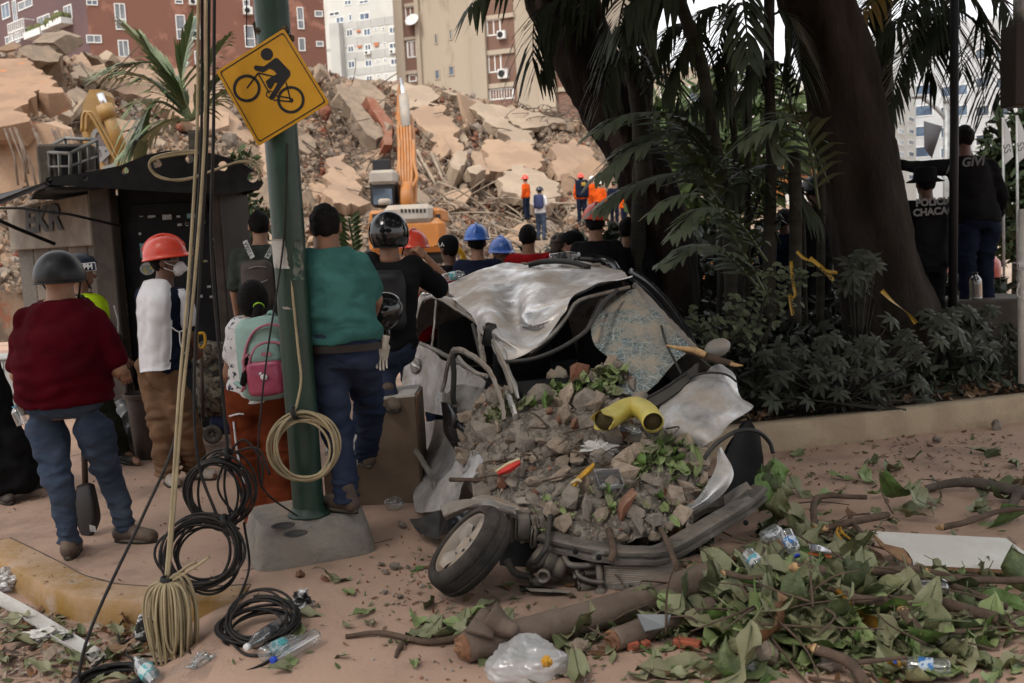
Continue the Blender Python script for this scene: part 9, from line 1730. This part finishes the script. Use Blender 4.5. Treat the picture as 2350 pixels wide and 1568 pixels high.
wbox('side_vent',465,1465,508,1510,de+.18,.04,m_black,.005);wbox('side_vent',900,1465,935,1520,de+.18,.04,m_black,.005)
cab_=wbox('cab',440,1170,620,1410,de+1.4,1.7,m_black,.1);wbox('cab_roof',440,1165,628,1255,de+1.3,1.9,m_exg,.08);wbox('cab_window',470,1295,605,1395,de+1.37,.05,m_glassd,.01,cab_);wbox('mirror_box',465,1092,595,1190,de+2.5,.2,m_black,.03);wbox('track',400,1690,560,1800,de+.3,3.6,m_black,.15);wbox('track',820,1690,980,1800,de+.3,3.6,m_black,.15);b=MB();b.lathe([(0,.0),(.17,0),(.17,.12),(.12,.16),(0,.16)],16,tuple(z2p(552,1400,de+.6)));b.build('exhaust_cap',m_exg,EX)
b=MB();b.prism([z2p(650,1400,de+2.0),z2p(760,1400,de+2.0),z2p(765,1250,de+2.6),z2p(750,900,de+4.5),z2p(735,800,de+5),z2p(640,800,de+5),z2p(632,900,de+4.5),z2p(640,1250,de+2.6)],(0,1,0),.5);b.build('boom',m_exo,EX,smooth=False)
for x in(655,675,695,715,735):b=MB();b.tube(crom([z2p(x+(700-x)*.3,1340,de+1.85),z2p(x,1200,de+2.3),z2p(x-5,1000,de+3.6),z2p(x-12,860,de+4.4)],5),.045,6);b.build('boom_hose',m_exo,EX)
for g_ in(-1,1):b=MB();b.tube(crom([z2p(700,1330,de+1.8),z2p(700+g_*70,1220,de+2.2),z2p(700+g_*52,1120,de+2.8),z2p(700+g_*48,960,de+3.8)],5),.05,6);b.build('boom_hose',m_exo,EX)
b=MB();b.lathe([(.42,-.15),(.5,-.1),(.5,.1),(.42,.15)],18,tuple(z2p(705,1365,de+1.9)),(1,0,0));b.build('boom_pivot',m_exo,EX)
b=MB();b.prism([z2p(628,820,de+5),z2p(660,820,de+5),z2p(662,560,de+6.5),z2p(645,548,de+6.5),z2p(632,700,de+5.6)],(0,1,0),.3);b.build('dipper_arm',m_exo,EX,smooth=False);b=MB();b.tube([z2p(700,880,de+4.4),z2p(680,660,de+5.4)],.15,10);b.build('cylinder',m_exg,EX);b=MB();b.tube([z2p(680,660,de+5.4),z2p(662,545,de+6.3)],.07,8);b.build('piston',m_chrome,EX)
def z1q(x,y,d):return at(x/2.977,y/2.977,d)
EY=thing('excavator','yellow excavator arm with a hydraulic cylinder behind the kiosk','excavator',(z1q(700,1500,18).x,18,0));dy_=18.0
b=MB();b.prism([z1q(565,720,dy_),z1q(610,612,dy_),z1q(690,612,dy_),z1q(715,650,dy_),z1q(715,830,dy_),z1q(650,830,dy_),z1q(640,1060,dy_),z1q(575,1050,dy_),z1q(560,900,dy_)],(0,1,0),.45);b.build('dipper_arm',m_exy,EY,smooth=False)
b=MB();b.prism([z1q(560,790,dy_-.1),z1q(620,800,dy_-.1),z1q(700,900,dy_-.1),z1q(870,1120,dy_-.1),z1q(880,1300,dy_-.1),z1q(760,1300,dy_-.1),z1q(640,1060,dy_-.1)],(0,1,0),.5);b.build('boom',m_exy,EY,smooth=False);b=MB();b.tube([z1q(725,750,dy_-.3),z1q(835,1040,dy_-.3)],.11,14);b.lathe([(.14,-.12),(.14,.12)],14,tuple(z1q(728,765,dy_-.3)),(.3,0,-1));b.build('cylinder',m_exy,EY);b=MB();b.tube([z1q(682,640,dy_-.3),z1q(722,740,dy_-.3)],.06,10);b.build('piston',m_chrome,EY)
for off in(0,30):b=MB();b.tube(crom([z1q(560+off,900,dy_-.2),z1q(570+off,780,dy_-.2),z1q(620+off,790,dy_-.2),z1q(740+off,1000,dy_-.2),z1q(820+off,1150,dy_-.2)],5),.03,6);b.build('hose',m_exy,EY)
b=MB();b.prism([z1q(655,850,dy_-.14),z1q(745,960,dy_-.14),z1q(740,1130,dy_-.14),z1q(670,1080,dy_-.14)],(0,-1,0),.02);b.build('decal',M('worn_grey_decal',(.12,.10,.10),rough=.8),EY,smooth=False);lettering('print','CAT',.42,tuple(z1q(712,1030,dy_-.18)),(.25,0,-.95),(.95,0,.25),mp_,EY,bold=.015)
b=MB();b.bbox((z1q(760,1500,19).x,19.5,1.0),(2.6,3.0,1.9),.2);b.build('body',m_exy,EY,smooth=False)
def z3p(x,y,d):return at(1376.9+x/2.415,y/2.415,d)
EZ=thing('excavator','orange excavator half hidden behind the palm stems','excavator',(z3p(1000,1100,20).x,20,0));b=MB();b.prism([z3p(900,870,20),z3p(1060,860,20),z3p(1240,900,20),z3p(1240,1000,20),z3p(1080,970,20),z3p(1010,1120,20),z3p(920,1110,20),z3p(900,1000,20)],(0,1,0),.5);b.build('boom',m_exo,EZ,smooth=False);b=MB();b.bbox((z3p(1000,1200,20).x,20.6,.7),(3.0,1.6,1.6),.2);b.build('body',m_exo,EZ,smooth=False);lettering('print','ARGO',.28,tuple(z3p(1190,950,19.95)),(1,0,-.1),(.1,0,1),m_print,EZ,bold=.01)
rc=thing('parked_car','red car glimpsed between the thick tree and the brimmed hat','car',(z3p(1700,1100,18).x,18,0));fn=lambda p:smin(d_rbox(p,(z3p(1700,1100,18).x,18,.62),(.85,1.9,.38),.2),d_rbox(p,(z3p(1700,1100,18).x,18.2,1.15),(.68,1.0,.32),.22),.15);v,f=sdf_mesh(fn,(z3p(1700,1100,18).x-1.2,15.8,0),(z3p(1700,1100,18).x+1.2,20.2,1.7),.08);mesh('body',v,f,M('red_car_paint',(.28,.05,.035),rough=.3,coat=.5),rc);b=MB();b.bbox((z3p(1700,1100,18).x,17.22,1.18),(1.1,.05,.34),.05,rotx(-.3));b.build('windscreen',m_glassd,rc)
for dx in(-.7,.7):
 for dyy in(-1.2,1.2):b=MB();b.lathe([(.0,-.1),(.3,-.1),(.32,0),(.3,.1),(0,.1)],18,(z3p(1700,1100,18).x+dx,18+dyy,.32),(1,0,0));b.build('wheel',m_tyre,rc)
